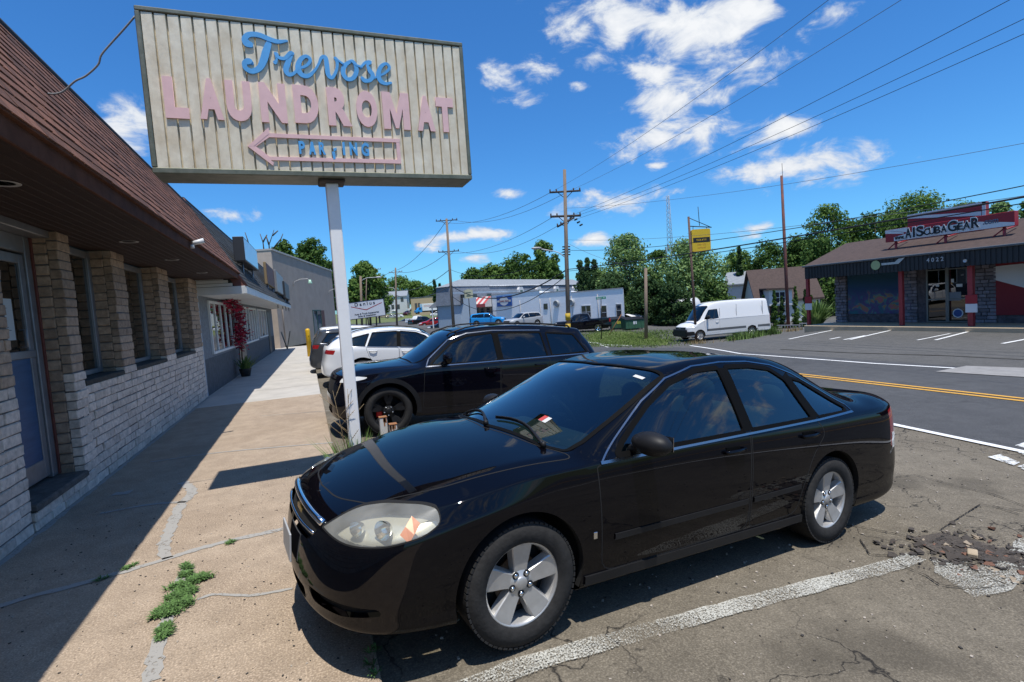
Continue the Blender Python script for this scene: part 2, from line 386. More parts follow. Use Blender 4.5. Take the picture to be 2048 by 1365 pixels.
ROADM = asphalt('road_asphalt', (.056, .057, .059), (.078, .079, .080), (.2, .2, .2), .25, .2, .3)
FARLOTM = asphalt('far_lot_asphalt', (.078, .076, .071), (.105, .102, .095), (.25, .24, .22), .4, .2, .2)
SWM = asphalt('aggregate_concrete', (.265, .20, .14), (.375, .295, .215), (.52, .44, .36), 0, .8, .25)
CONC = mat('smooth_concrete', (.44, .41, .36), .85, var=.12, scale=1.5, bump=.2, bscale=40, bd=.004)
MORTAR = worn_paint('mortar_patch', (.33, .315, .285), .80, 30, .08)
GRASSG = mat('grass_ground', (.075, .115, .025), .95, scale=1.2, col2=(.16, .17, .055))
DIRT = mat('bare_dirt', (.13, .10, .07), .95, var=.3, scale=3)

fx = steps((-220, -20, 20), (-20, 30, .5), (30, 70, 2), (70, 320, 25)); fy = steps((-60, -5, 5), (-5, 30, .5), (30, 120, 2.5), (120, 520, 25))
sheet('ground', fx, fy, -.09, GRASSG)
sheet('parking_lot', steps((.19, 8.3, .27)), steps((-12, 30, .3), (30, 44, 1)), -.012, LOTM)
sheet('road', steps((7.9, 14.2, .3)), steps((-40, 60, .5), (60, 150, 2)), -.006, ROADM)
sheet('far_parking_lot', steps((13.9, 24.0, .3)), steps((-14, 18.2, .4)), -.010, FARLOTM)
sheet('side_street', steps((15.0, 30, .5), (30, 70, 2)), steps((18.2, 60, .5)), -.016, FARLOTM)
sheet('dealer_lot', steps((1, 60, 1.5)), steps((44, 150, 1.5)), -.02, FARLOTM, f=lambda x, y: not (x > 15 and y < 60))
# pavement slabs
def slab(name, x0, x1, y0, y1, z0, m, kind='structure'):
    b = MB(); b.bbox((x0, y0, -.2), (x1, y1, z0), .012); return tag(b.build(name, m), kind=kind)
slab('sidewalk', -2.60, .19, -10, 13.55, 0, SWM)
slab('concrete_sidewalk', -2.60, .17, 13.56, 40, .001, CONC)
for y in (15.6, 17.7, 19.8, 21.9, 24, 26.1, 28.2): strip('sidewalk_joint', [(-2.5, y), (.16, y)], .018, .003, DIRT, zf=lambda x, y: 0.001)
crk = MORTAR
def catm(pts, k=6):
    out = []; n = len(pts)
    for i in range(n - 1):
        p0, p1, p2, p3 = (np.array(pts[max(0, i - 1)]), np.array(pts[i]), np.array(pts[i + 1]), np.array(pts[min(n - 1, i + 2)]))
        for j in range(k): t = j / k; out.append(.5 * ((2 * p1) + (-p0 + p2) * t + (2 * p0 - 5 * p1 + 4 * p2 - p3) * t * t + (-p0 + 3 * p1 - 3 * p2 + p3) * t ** 3))
    return out + [np.array(pts[-1])]
def crack(px, w, jit=.32, seg=.035):
    P = [at(*p, 0) for p in px]; P = [Vector(q) for q in catm([tuple(p) for p in P], 6)]; return strip('mortar_seam', P, w, .004, crk, seg, jit, zf=lambda x, y: 0.0)
crack([(-60, 1230), (60, 1195), (200, 1158), (330, 1120), (400, 1098), (470, 1080), (585, 1055)], .07)
crack([(335, 1118), (328, 1090), (345, 1050), (362, 1010), (385, 985), (366, 965)], .095)
crack([(200, 1028), (300, 1010), (372, 1005)], .05)
crack([(300, 925), (420, 908), (520, 898), (665, 886)], .045); crack([(520, 833), (660, 822)], .02)
crack([(374, 1132), (360, 1170), (335, 1240), (318, 1290), (300, 1365)], .08)
crack([(395, 1200), (430, 1190), (500, 1192), (585, 1178)], .03)
crack([(225, 990), (262, 985)], .12); strip('wall_skirt', [(-2.485, -8), (-2.485, 15.4)], .06, .004, crk, .1, .5, zf=lambda x, y: 0.0)
# painted lines
WP = worn_paint('worn_white_paint', (.50, .49, .43), .45, 95, .10); WP2 = worn_paint('white_road_paint', (.72, .72, .70), .86, 20); YP = worn_paint('yellow_road_paint', (.62, .33, .05), .85, 20)
a = atg(940, 1372); b = atg(1500, 1205); c = atg(1835, 1113)
strip('parking_line', [a + (a - b) * .3, a, b, c], .135, .0, WP, .1, .12); strip('parking_line', [atg(2100, 1075), atg(1950, 1185), atg(1890, 1120)], .22, .0, WP, .1, .3)
a = atg(1765, 845); b = atg(2048, 905); strip('edge_line', [a + (a - b) * 3.5, a, b, b + (b - a) * 6], .12, .004, WP2, .4)
for d in (-.11, .11): strip('centre_line', [(11.0 + d, -30), (11.0 + d, 70)], .10, .004, YP, .5)
P = [atg(1200, 690), atg(1480, 708), atg(1750, 728), atg(2048, 745)]; strip('edge_line', P + [P[-1] + (P[-1] - P[-2]) * 3], .12, .004, WP2, .4)
poly_sheet('concrete_patch', [atg(1871, 744), atg(1932, 733), atg(2048, 737), atg(2120, 742), atg(2080, 757), atg(2010, 753)], .006, mat('pale_patch', (.26, .25, .235), .9, var=.15, scale=5))
CW = worn_paint('crosswalk_paint', (.66, .66, .63), .62, 22)
for q in ([(1975, 915), (2000, 909), (2040, 926), (2028, 932)], [(2034, 934), (2048, 930), (2110, 955), (2090, 960)], [(2030, 892), (2048, 886), (2100, 900), (2080, 905)], [(2036, 906), (2060, 900), (2130, 925), (2110, 932)]):
    poly_sheet('crosswalk_bar', [atg(*p) for p in q], .002, CW, cell=.3)
for a, b, w in (((1578, 679), (1684, 657), .11), ((1660, 679), (1681, 675), .1), ((1700, 680), (1801, 657), .11), ((1688, 680), (1730, 672), .1), ((1871, 681), (1955, 659), .11), ((1835, 681), (1900, 668), .08), ((2005, 688), (2090, 672), .11)):
    strip('parking_line', [atg(*a), atg(*b)], w, .004, WP2, .4)
for q, w in (([(1170, 684), (1205, 688)], .3), ([(1205, 690), (1262, 692)], .35)): strip('stop_line', [atg(*p) for p in q], w, .004, WP2, .4)
# worn seam across the road, tar lines, the broken patch
TAR = mat('tar_seam', (.030, .026, .022), .95, spec=.1)
def zline(name, px, w, m, jit=.5, seg=.12): return strip(name, [atg(*p) for p in px], w, .001, m, seg, jit)
for q in ([(1560, 699), (1700, 706), (1900, 712), (2048, 720)],): zline('tar_seam', q, .07, TAR, .3, .4)
for q in ([(1780, 955), (1830, 950), (1900, 968), (1990, 990), (2048, 1012)], [(1700, 1050), (1760, 1062), (1830, 1075), (1900, 1090)], [(1880, 1060), (1960, 1010), (2048, 1022)], [(1800, 1130), (1850, 1150), (1880, 1170), (1950, 1178), (2010, 1172)], [(1720, 1080), (1740, 1110), (1800, 1112)], [(1960, 1090), (2048, 1110)], [(1985, 1012), (2040, 1030)], [(1900, 1100), (1960, 1150), (2020, 1172)]):
    zline('pavement_crack', q, .008, TAR, .9, .02)
BROKEN = asphalt('broken_asphalt', (.045, .038, .032), (.09, .075, .06), (.3, .2, .13), 1.0, 2.0, .4)
for q in ([(1822, 1078), (1880, 1066), (1960, 1085), (2000, 1098), (2060, 1112), (2060, 1130), (1990, 1122), (1930, 1118), (1870, 1105)],):
    poly_sheet('broken_patch', [atg(*p) for p in q], .002, BROKEN, cell=.3)
rb = MB(); c0 = [atg(1850, 1085), atg(1910, 1095), atg(1960, 1112), atg(2010, 1120), atg(2040, 1125), atg(1935, 1100)]
for i in range(520):
    c = random.choice(c0); p = c + Vector((random.gauss(0, .22), random.gauss(0, .10), 0)); s = random.choice((.006, .008, .010, .014, .022, .034)) * random.uniform(.6, 1.1)
    rb.cbox((p.x, p.y, gz(p.x, p.y) + s * .05), (s * 1.6, s * 1.2, s * .32), random.choice((0, 0, 0, 0, 0, 0, 0, 0, 1, 2)), Matrix.Rotation(random.uniform(0, 3), 3, 'Z') @ Matrix.Rotation(random.uniform(-.5, .5), 3, 'X'))
    for k in range(-8, 0): rb.v[k] = tuple(a + random.uniform(-.3, .3) * s for a in rb.v[k])
tag(rb.build('rubble', [mat('asphalt_crumb', (.06, .05, .042), .95), mat('rusty_crumb', (.17, .085, .055), .9), mat('tan_crumb', (.30, .24, .17), .9)]), kind='stuff')
st = MB(); q = atg(1945, 1112); st.bbox((-.05, -.03, -.01), (.05, .03, .022), .006); o = st.build('stone', mat('tan_stone', (.42, .33, .22), .9, var=.2), loc=(q.x, q.y, q.z + .012), rz=.5); tag(o, 'flat tan stone lying at the edge of the broken asphalt', 'stone')
gr = MB()                                       # loose grit all over the lot
for i in range(1500):
    x = random.uniform(.4, 8); y = random.uniform(.8, 6.0); s = random.choice((.004, .006, .008, .012)); gr.cbox((x, y, gz(x, y) - .010), (s * 1.5, s, s), random.choice((0, 0, 1)), Matrix.Rotation(random.uniform(0, 3), 3, 'Z'))
for i in range(700):
    x = random.uniform(-2.3, .15); y = random.uniform(1.2, 7); s = random.choice((.003, .005, .008)); gr.cbox((x, y, .001), (s * 1.5, s, s), random.choice((0, 1, 1)), Matrix.Rotation(random.uniform(0, 3), 3, 'Z'))
tag(gr.build('grit', [mat('pale_grit', (.38, .33, .27), .9), mat('dark_grit', (.05, .045, .04), .9)]), kind='stuff')
# ------------------------------------------------------------------ laundromat building
BRICK = mat('split_face_block', (.32, .23, .16), .92, var=.28, scale=14, bump=.7, bscale=30, island=.2, bd=.008)
BRICK2 = mat('white_block', (.58, .485, .40), .92, var=.25, scale=14, bump=.6, bscale=30, island=.14, bd=.008)
JOINT = mat('dark_mortar', (.12, .11, .10), .95, var=.2)
SHING = mat('brown_shingle', (.15, .064, .039), .92, var=.35, scale=22, island=.42, bump=.4, bscale=120, bd=.003)
SHINGD = mat('grey_shingle', (.032, .036, .038), .92, var=.3, scale=20, island=.35, bump=.4, bscale=120, bd=.003)
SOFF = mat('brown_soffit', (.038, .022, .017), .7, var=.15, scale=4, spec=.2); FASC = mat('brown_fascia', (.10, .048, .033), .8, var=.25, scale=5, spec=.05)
ALUM = mat('dull_aluminium', (.22, .22, .225), .45, .5, var=.15); SLATE = mat('mossy_sill', (.035, .034, .028), .9, var=.4, scale=12, bump=.3)
WGLASS = glass('shop_glass', (.10, .12, .13), 0.0, .12)
BLUEP = mat('blue_door_panel', (.015, .055, .13), .5, scale=7, col2=(.03, .085, .18), stretch=(1, .3, 3))
XW = -2.51
def shingle_roof(name, parent, m, X0, z0, X1, z1, ya, yb, dirv=(0, 1), org=None, rows=None, under=DARKV):
    """overlapping tabs laid up a slope; the slope runs along y, or along dirv from org"""
    sl = Vector((X1 - X0, 0, z1 - z0)); Ls = sl.length; u = sl.normalized(); nrm = Vector((-u.z, 0, u.x)); 
    if nrm.x < 0: nrm = -nrm
    b = MB(); ex = .14; n = int(Ls / ex)
    for r in range(n + 1):
        y = ya - random.uniform(0, .2)
        while y < yb:
            w = random.uniform(.12, .30); y1 = min(yb, y + w); y0 = max(ya, y)
            if y1 - y0 > .02:
                s0 = r * ex - random.uniform(0, .012); s1 = min(Ls, s0 + ex * 1.2); t = random.uniform(.007, .013)
                def P(s, yy, h): return Vector((X0, 0, z0)) + u * s + nrm * h + Vector((0, yy, 0))
                g = .003
                vs = [P(s0, y0 + g, .004), P(s0, y1 - g, .004), P(s1, y1 - g, .001), P(s1, y0 + g, .001), P(s0, y0 + g, .004 + t), P(s0, y1 - g, .004 + t), P(s1, y1 - g, .003), P(s1, y0 + g, .003)]
                b.add(vs, [(4, 5, 6, 7), (0, 1, 5, 4), (1, 2, 6, 5), (3, 0, 4, 7)])
            y += w
    o = b.build(name, m, parent, recalc=False); return o
def build_laundromat():
    root = thing('laundromat_building', 'low pale stone laundromat with brown shingled mansard roof and blue door', 'building', (XW, 10, 0))
    def put(mb, name, m, par=root, **k):
        o = mb.build(name, m, par, **k); o.matrix_parent_inverse = root.matrix_world.inverted() if par is root else Matrix(); return o
    inv = Matrix.Translation((-XW, -10, 0))
    class L(MB):
        def build(s, name, m, parent=root, recalc=True):
            s.v = [(v[0] - XW, v[1] - 10, v[2]) for v in s.v] if parent is root or True else s.v
            return MB.build(s, name, m, parent, recalc)
    # courses of block: the low wall, the piers, the panel beside the door
    wall = L(); jt = L()
    def courses(y0, y1, z0, z1, X, h=.108, lo=.19, hi=.40, ends=False):
        k = int(round((z1 - z0) / h)); h = (z1 - z0) / k
        for r in range(k):
            y = y0 - (0 if ends else random.uniform(0, .3))
            while y < y1 - .01:
                w = random.uniform(lo, hi)
                if ends: w = (y1 - y0) if (r % 2 == 0 or y1 - y0 < .4) else (y1 - y0) * random.uniform(.4, .6)
                ya, yb = max(y, y0), min(y + w, y1)
                if y1 - yb < .09: yb = y1
                if yb - ya > .03:
                    wall.bbox((X - (.10 if ends else .06), ya + (-.014 if ends and ya == y0 else .005), z0 + r * h + .005), (X + random.uniform(-.008, .012), yb - .005, z0 + (r + 1) * h - .005), .008, 0 if z0 + r * h > 1.3 else 1, jit=.004)
                y = yb if yb > y else y + w
                if yb >= y1: break
        jt.box((X - .30, y0, z0), (X - .012, y1, z1))
    courses(7.56, 15.44, 0, 1.20, XW)
    courses(-8, 6.12, 0, 2.98, XW)
    piers = [(7.40, 7.72), (9.16, 9.73), (11.69, 12.45), (14.45, 15.44)]
    for a, b in piers: courses(a, b, 1.20 if a > 7.5 else 0.0, 2.98, XW + .006, ends=True)
    for a, b in piers:                       # the return faces of the piers
        k = 15; h = 1.78 / k
        for r in range(25 if a < 7.5 else k):
            z = (0 if a < 7.5 else 1.20) + r * h
            if z > 2.93: break
            wall.bbox((XW - .33, a - .012 - random.uniform(0, .012), z + .005), (XW - .095, a + .05, z + h - .005), .012, 0, jit=.004)
    for r in range(25): wall.bbox((XW - .30, 6.07, r * .119 + .005), (XW - .06, 6.13 + random.uniform(0, .01), r * .119 + .114), .012, 0 if r > 10 else 1, jit=.004)
    wall.build('stone_wall', [BRICK, BRICK2]); jt.build('mortar_backing', JOINT)
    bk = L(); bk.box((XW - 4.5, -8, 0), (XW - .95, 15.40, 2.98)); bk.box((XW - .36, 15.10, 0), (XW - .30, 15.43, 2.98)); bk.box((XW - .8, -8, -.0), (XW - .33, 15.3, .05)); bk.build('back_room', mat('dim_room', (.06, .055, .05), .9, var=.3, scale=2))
    # windows with frame, sill
    for (a, b) in ((7.72, 9.16), (9.73, 11.69), (12.45, 14.45)):
        f = L(); X = XW - .27; z0, z1 = 1.27, 2.95; t = .065
        for q in (((X - .05, a, z0), (X + .03, a + t, z1)), ((X - .05, b - t - .06, z0), (X + .03, b, z1)), ((X - .05, a + t, z0), (X + .035, b - t - .06, z0 + t)), ((X - .05, a + t, z1 - t * 1.4), (X + .03, b - t - .06, z1))): f.bbox(*q, .006)
        fo = f.build('window', ALUM)
        g = L(); g.add([(X, a + t, z0 + t), (X, b - t - .06, z0 + t), (X, b - t - .06, z1 - t), (X, a + t, z1 - t)], [(0, 1, 2, 3)]); g.build('pane', WGLASS, fo)
        s = L(); s.bbox((XW - .33, a - .02, 1.195), (XW + .012, b + .02, 1.262), .012); s.build('window_sill', SLATE)
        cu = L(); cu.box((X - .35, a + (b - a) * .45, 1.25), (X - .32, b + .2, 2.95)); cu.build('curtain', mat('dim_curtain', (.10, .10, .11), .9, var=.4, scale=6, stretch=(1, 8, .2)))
    # door in its recess
    X = XW - .27; a, b = 6.16, 7.38
    f = L()
    for q in (((X - .06, a, .27), (X + .04, a + .06, 2.90)), ((X - .06, b - .15, .27), (X + .04, b - .03, 2.90)), ((X - .06, a + .06, 2.72), (X + .04, b - .15, 2.90)), ((X - .30, a - .1, 2.90), (XW - .06, b + .1, 2.98))): f.bbox(*q, .008)
    f.bbox((X + .02, b - .03, .27), (X + .06, b, 2.9), .006, 1); f.build('door_frame', [ALUM, mat('oxide_jamb', (.12, .03, .02), .7, var=.3)])
    d = L(); y0, y1 = a + .07, b - .16
    for q in (((X - .02, y0, .30), (X + .02, y0 + .08, 2.70)), ((X - .02, y1 - .10, .30), (X + .02, y1, 2.70)), ((X - .02, y0 + .08, 2.6), (X + .02, y1 - .10, 2.70)), ((X - .02, y0 + .08, .30), (X + .02, y1 - .10, .50)), ((X - .02, y0 + .08, 1.60), (X + .03, y1 + .0, 1.68))): d.bbox(*q, .006)
    do = d.build('door', ALUM)
    p = L(); p.box((X - .01, y0 + .08, .50), (X + .008, y1 - .10, 1.60)); p.build('blue_panel', BLUEP, do)
    g = L(); g.add([(X, y0 + .08, 1.68), (X, y1 - .10, 1.68), (X, y1 - .10, 2.6), (X, y0 + .08, 2.6)], [(0, 1, 2, 3)]); g.build('pane', WGLASS, do)
    n = L(); n.box((X + .004, y0 + .38, 1.80), (X + .008, y0 + .66, 2.22)); n.build('paper_notice', mat('paper', (.42, .45, .44), .8), do)
    n = L()
    for k in range(9): n.box((X + .009, y0 + .42, 2.12 - k * .032), (X + .0095, y0 + random.uniform(.5, .63), 2.128 - k * .032))
    n.build('notice_print', mat('print_grey', (.12, .13, .14), .8), do)
    hnd = L(); hnd.tube([(X + .02, y0 + .72, 1.72), (X + .07, y0 + .72, 1.72), (X + .07, y0 + .72, 1.9), (X + .02, y0 + .72, 1.9)], .01); hnd.build('handle', ALUM, do)
    st = L(); st.bbox((XW - .34, a - .02, .19), (XW + .04, b + .01, .262), .015); st.build('door_step', mat('worn_step', (.09, .08, .07), .9, var=.4, scale=8, bump=.3))
    sb = L()
    for r, z in enumerate((.003, .097)):
        y = a - .02
        while y < b: w = random.uniform(.25, .42); sb.bbox((XW - .2, y + .005, z), (XW + random.uniform(.0, .015), min(b + .17, y + w) - .005, z + .088), .01, jit=.004); y += w
    sb.build('step_blocks', BRICK2)
    # soffit boards, fascia, roof
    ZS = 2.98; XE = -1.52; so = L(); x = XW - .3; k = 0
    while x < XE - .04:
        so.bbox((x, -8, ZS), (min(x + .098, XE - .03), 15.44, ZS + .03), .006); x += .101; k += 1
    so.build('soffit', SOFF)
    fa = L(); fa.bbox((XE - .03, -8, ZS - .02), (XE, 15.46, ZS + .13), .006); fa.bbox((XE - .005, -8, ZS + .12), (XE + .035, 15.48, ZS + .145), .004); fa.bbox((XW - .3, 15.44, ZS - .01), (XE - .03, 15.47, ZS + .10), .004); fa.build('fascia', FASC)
    r = shingle_roof('shingle_roof', root, SHING, XE + .03, ZS + .14, XW + .06, 4.80, -3, 15.46); r.location = (-XW, -10, 0)
    rb = L(); rb.add([(XE, -8, ZS + .13), (XE, 15.44, ZS + .13), (XW + .03, 15.44, 4.80), (XW + .03, -8, 4.80), (XW - .1, -8, ZS + .13), (XW - .1, 15.44, ZS + .13)], [(0, 1, 2, 3), (1, 5, 2), (0, 3, 4)]); rb.box((XW - 5, -8, 4.4), (XW, 15.44, 4.5)); rb.build('roof_deck', SHINGD)
    rc = L(); rc.tube([(XW + .03, -8, 4.83), (XW + .03, 15.5, 4.83)], .045, 8); rc.build('ridge_cap', SHINGD)
    for (px, py) in ((5, 367), (258, 484), (344, 520), (404, 546)):
        c = at(px, py, ZS - .002); q = L(); q.lathe([(.075, .0), (.105, -.004), (.11, .0), (.105, .002)], 24, 0, 'z', (c.x, c.y, ZS - .003)); q.lathe([(.078, .002), (0, .002)], 24, 1, 'z', (c.x, c.y, ZS - .002)); q.build('recessed_light', [mat('light_ring', (.4, .38, .36), .5), DARKV])
    return root
build_laundromat()
# camera clipped to the eave
c = atX(385, 497, -1.49); t = thing('security_camera', 'small white security camera clipped to the brown eave', 'security camera', c)
b = MB(); b.cyl((0, 0, 0), (0, .0, .05), .03, 12); b.cyl((0, 0, .05), (.05, .03, .075), .014, 8); b.build('bracket', mat('cam_white', (.7, .7, .68), .4), t)
b = MB(); b.cyl((.0, .0, .07), (.16, .02, .115), .032, 14, 0, .038); b.cyl((.16, .02, .115), (.165, .02, .117), .026, 14, 1); b.build('camera_body', [bpy.data.materials['cam_white'], DARKV], t)

# ------------------------------------------------------------------ grey shop next door
WHITEV = mat('white_vinyl', (.62, .63, .62), .5, var=.06, scale=3); GREYST = mat('grey_stucco', (.16, .18, .20), .92, var=.25, scale=9, bump=.6, bscale=50); DARKST = mat('dark_plinth', (.07, .08, .09), .9, var=.3, scale=6, bump=.3)
def build_shop():
    rz = -1.45; o = Vector((-2.53, 15.45, 0)); root = thing('grey_shop', 'grey shop with white canopy soffit, white lattice windows and dark mansard roof', 'building', o, R_(rz))
    Mx = Matrix.Translation(o) @ Matrix.Rotation(R_(rz), 4, 'Z'); Mi = Mx.inverted()
    def loc(px, py, X): 
        # local y,z of a pixel on the local plane x = X
        d = Mi.to_3x3() @ ray(px, py); c = Mi @ Vector((0, 0, CAMH)); t = (X - c.x) / d.x; return c + d * t
    Lf = 21.5; ZC = 2.62
    w = MB(); w.box((-5, .02, 0), (-.02, Lf, 5.0), 0); w.bbox((-.30, .0, .0), (.0, .20, ZC + .02), .01, 2); w.box((-.02, .2, .0), (.0, Lf, .95), 1); w.box((-.02, .2, .95), (-.004, Lf, ZC + .03), 0)
    w.build('wall', [GREYST, DARKST, mat('painted_block', (.36, .40, .44), .9, var=.2, scale=8, bump=.5)], root)
    cn = MB(); X2 = 1.14
    cn.box((-.02, .0, ZC), (X2, Lf, ZC + .035)); 
    for i in range(8): cn.box((-.02 + i * .145, .0, ZC - .004), (.115 + i * .145, Lf, ZC), 0)
    cn.bbox((X2, -.02, ZC - .03), (X2 + .03, Lf, ZC + .17), .005); cn.bbox((-.02, -.03, ZC - .03), (X2, .0, ZC + .17), .005)
    cn.build('canopy', WHITEV, root)
    cv = MB()
    for i in range(3): cv.bbox((.0, -.025, ZC + .18 + i * .085), (.85 - i * .10, -.005, ZC + .255 + i * .085), .004)
    cv.build('gable_siding', WHITEV, root)
    r = shingle_roof('shingle_roof', root, SHINGD, X2 + .04, ZC + .17, -.05, 4.98, .0, Lf)
    rb = MB(); rb.prism([(X2 + .02, ZC + .17), (-.08, 4.97), (-.4, 4.97), (-.4, ZC + .17)], .01, Lf, 'y', 0); rb.build('roof_deck', SHINGD, root)
    rc = MB(); rc.tube([(-.06, 0, 5.02), (-.06, Lf, 5.02)], .05, 8); rc.prism([(X2 + .02, ZC + .17), (X2 - .25, ZC + .17), (X2 - .5, ZC + .75), (X2 - .42, ZC + .75)], -.02, .012, 'y', 1); rc.tube([(-.06, 0, 5.02), (.45, -.01, 3.95), (X2 + .03, 0, ZC + .17)], .035, 8, 1); rc.build('ridge_cap', [SHINGD, mat('rake_board', (.15, .06, .05), .7)], root)
    # lattice shop windows
    def win(y0, y1, z0, z1, nb):
        f = MB(); t = .07
        for q in (((-.01, y0, z0), (.05, y0 + t, z1)), ((-.01, y1 - t, z0), (.05, y1, z1)), ((-.01, y0 + t, z0), (.06, y1 - t, z0 + t)), ((-.01, y0 + t, z1 - t), (.05, y1 - t, z1))): f.bbox(*q, .006)
        for i in range(1, nb): y = y0 + (y1 - y0) * i / nb; f.bbox((-.005, y - .028, z0 + t), (.035, y + .028, z1 - t), .005)
        fo = f.build('window', WHITEV, root); g = MB(); g.add([(.004, y0 + t, z0 + t), (.004, y1 - t, z0 + t), (.004, y1 - t, z1 - t), (.004, y0 + t, z1 - t)], [(0, 1, 2, 3)]); g.build('pane', WGLASS, fo)
        return fo
    a = loc(422, 680, 0); b = loc(473, 680, 0); win(a.y, min(b.y, a.y + 5.2), 1.02, 2.52, 5)
    a2 = loc(489, 660, 0); b2 = loc(514, 660, 0); win(a2.y, b2.y, 1.0, 2.5, 5); a3 = loc(517, 660, 0); b3 = loc(534, 660, 0); win(a3.y, b3.y, 1.05, 2.5, 3)
    d = MB(); d.bbox((-.02, b.y + .3, .02), (.03, a2.y - .3, 2.3), .01); d.build('door', mat('dark_door', (.02, .025, .03), .4), root)
    d = MB(); d.bbox((-.02, b3.y + .5, .02), (.03, b3.y + 1.8, 2.4), .01); d.build('door', bpy.data.materials['dark_door'], root)
    # roof signs facing the road
    def sign(px0, px1, top0, top1, bot0, bot1, X, th, mf, me, label, text=None):
        A = loc(px0, top0, X); B = loc(px1, top1, X); z0 = loc(px0, bot0, X).z; A2 = Mx @ A; s = thing('roof_sign', label, 'sign', Mx @ Vector((X, A.y, z0)), R_(rz)); h = A.z - z0; Ly = B.y - A.y
        q = MB(); q.bbox((-th, 0, 0), (0, Ly, h), .012); q.build('sign_box', me, s); q = MB(); q.box((.002, .04, .04), (.006, Ly - .04, h - .04)); q.build('sign_face', mf, s)
        for y in (Ly * .15, Ly * .85):
            q = MB(); q.tube([(-th / 2, y, 0), (-th / 2, y, -.75 * max(.5, h))], .03, 6); q.tube([(-th / 2, y, -.05), (-th - .75, y, .25)], .02, 6); q.build('sign_bracket', ALUM, s)
    sign(486, 513, 473, 503, 518, 537, 1.05, .28, mat('pale_blue_sign', (.42, .55, .72), .3, coat=.5), mat('dark_sign_edge', (.03, .03, .032), .5), 'pale blue box sign in dark frame, nearest on the dark mansard roof')
    sign(531, 547, 524, 541, 565, 572, 1.0, .1, mat('brown_sign', (.16, .055, .04), .6, var=.4, scale=5), mat('wood_edge', (.25, .17, .08), .7), 'weathered reddish brown board sign on the dark mansard roof')
    sign(551, 565, 540, 553, 581, 587, 1.1, .2, mat('cream_sign', (.42, .41, .38), .5), mat('grey_edge', (.2, .2, .2), .5), 'plain cream box sign between brown sign and black framed sign')
    sign(568, 577, 562, 571, 594, 598, 1.2, .16, mat('black_framed_face', (.12, .11, .11), .5), bpy.data.materials['dark_sign_edge'], 'small black framed sign, farthest on the dark mansard roof')
    return Mx, loc
SHOPM, shop_loc = build_shop()
# wreath of red flowers round the shop door
t = thing('flower_garland', 'cascade of crimson flowers hanging beside the shop door', 'flowers', SHOPM @ shop_loc(480, 690, .15)); o0 = t.location.copy(); b = MB(); stem = MB()
path = [(452, 600), (462, 604), (470, 616), (478, 622), (482, 640), (476, 655), (484, 668), (478, 682), (483, 690)]
P = [SHOPM @ shop_loc(px, py, .22) for px, py in path]; stem.tube([p - o0 for p in P] + [Vector((0, 0, -.9))], .02, 6); stem.build('stem', mat('vine_stem', (.06, .04, .03), .9), t)
for i in range(760):
    k = random.random() * (len(P) - 1); j = int(k); c = P[j].lerp(P[j + 1], k - j) + Vector((random.gauss(0, .10), random.gauss(0, .24), random.gauss(0, .12))) - o0
    for q in range(2):
        Mr = Matrix.Rotation(random.uniform(0, 6.3), 3, 'Z') @ Matrix.Rotation(random.uniform(-1, 1), 3, 'X'); s = random.uniform(.04, .075)
        b.add([c + Mr @ Vector(v) for v in ((-s, 0, 0), (0, -s * .6, .012), (s, 0, 0), (0, s * .6, .012))], [(0, 1, 2, 3)])
b.build('flowers', mat('crimson_petal', (.38, .012, .05), .7, island=.5), t, recalc=False)
def plant(name, label, c, n, h, m, spread=.25, cat='plant', w=.02, pot=None):
    t = thing(name, label, cat, c); b = MB()
    for i in range(n):
        a = random.uniform(0, 6.283); hh = h * random.uniform(.35, 1); r = spread * random.random() ** .6; x, y = math.cos(a) * r * .35, math.sin(a) * r * .35; lean = r * random.uniform(.4, 1.2); ww = w * random.uniform(.6, 1.2)
        pts = [Vector((x, y, 0)), Vector((x + math.cos(a) * lean * .4, y + math.sin(a) * lean * .4, hh * .6)), Vector((x + math.cos(a) * lean, y + math.sin(a) * lean, hh))]; s = Vector((-math.sin(a), math.cos(a), 0)) * ww
        b.add([pts[0] - s * .6, pts[0] + s * .6, pts[1] - s, pts[1] + s, pts[2]], [(0, 1, 3, 2), (2, 3, 4)])
    b.build('leaves', m, t, recalc=False)
    return t
LEAFG = mat('weed_leaf', (.10, .17, .035), .8, island=.4); LEAFD = mat('dark_leaf', (.05, .11, .025), .8, island=.4)
c = SHOPM @ shop_loc(490, 735, .3); c.z = .25; t = plant('potted_plant', 'bushy green plant in a dark pot below the crimson flowers', c, 90, .5, LEAFG, .5)
b = MB(); b.lathe([(0, -.25), (.14, -.25), (.2, 0), (.21, .02), (.18, .02), (.16, -.03), (0, -.03)], 20); b.build('pot', mat('dark_pot', (.03, .03, .03), .6), t)
# folding sign stand on the pavement
c = at(575, 700, 0); t = thing('sandwich_board', 'black folding sandwich board on the far pavement', 'sign board', c, R_(88))
for s, n in ((1, 'front_panel'), (-1, 'back_panel')):
    b = MB(); Mr = Matrix.Rotation(R_(13 * s), 3, 'X')
    b.cbox(Mr @ Vector((0, 0, .0)) + Vector((0, s * -.13, .60)), (.6, .03, 1.15), 0, Mr); b.build(n, mat('board_black', (.015, .015, .015), .5) if s > 0 else bpy.data.materials['board_black'], t)
# yellow bollard
t = thing('bollard', 'yellow steel bollard standing on the concrete pavement', 'bollard', at(620, 713, 0)); b = MB(); b.lathe([(.0, 0), (.11, 0), (.11, 1.26), (.10, 1.32), (.06, 1.36), (0, 1.37)], 24, 0, 'z'); b.build('post', mat('safety_yellow', (.72, .42, .01), .45, var=.12, scale=6), t); b = MB(); b.cyl((.03, -.112, .98), (.03, -.10, 1.0), .02, 8); b.build('bolt', DARKV, t)

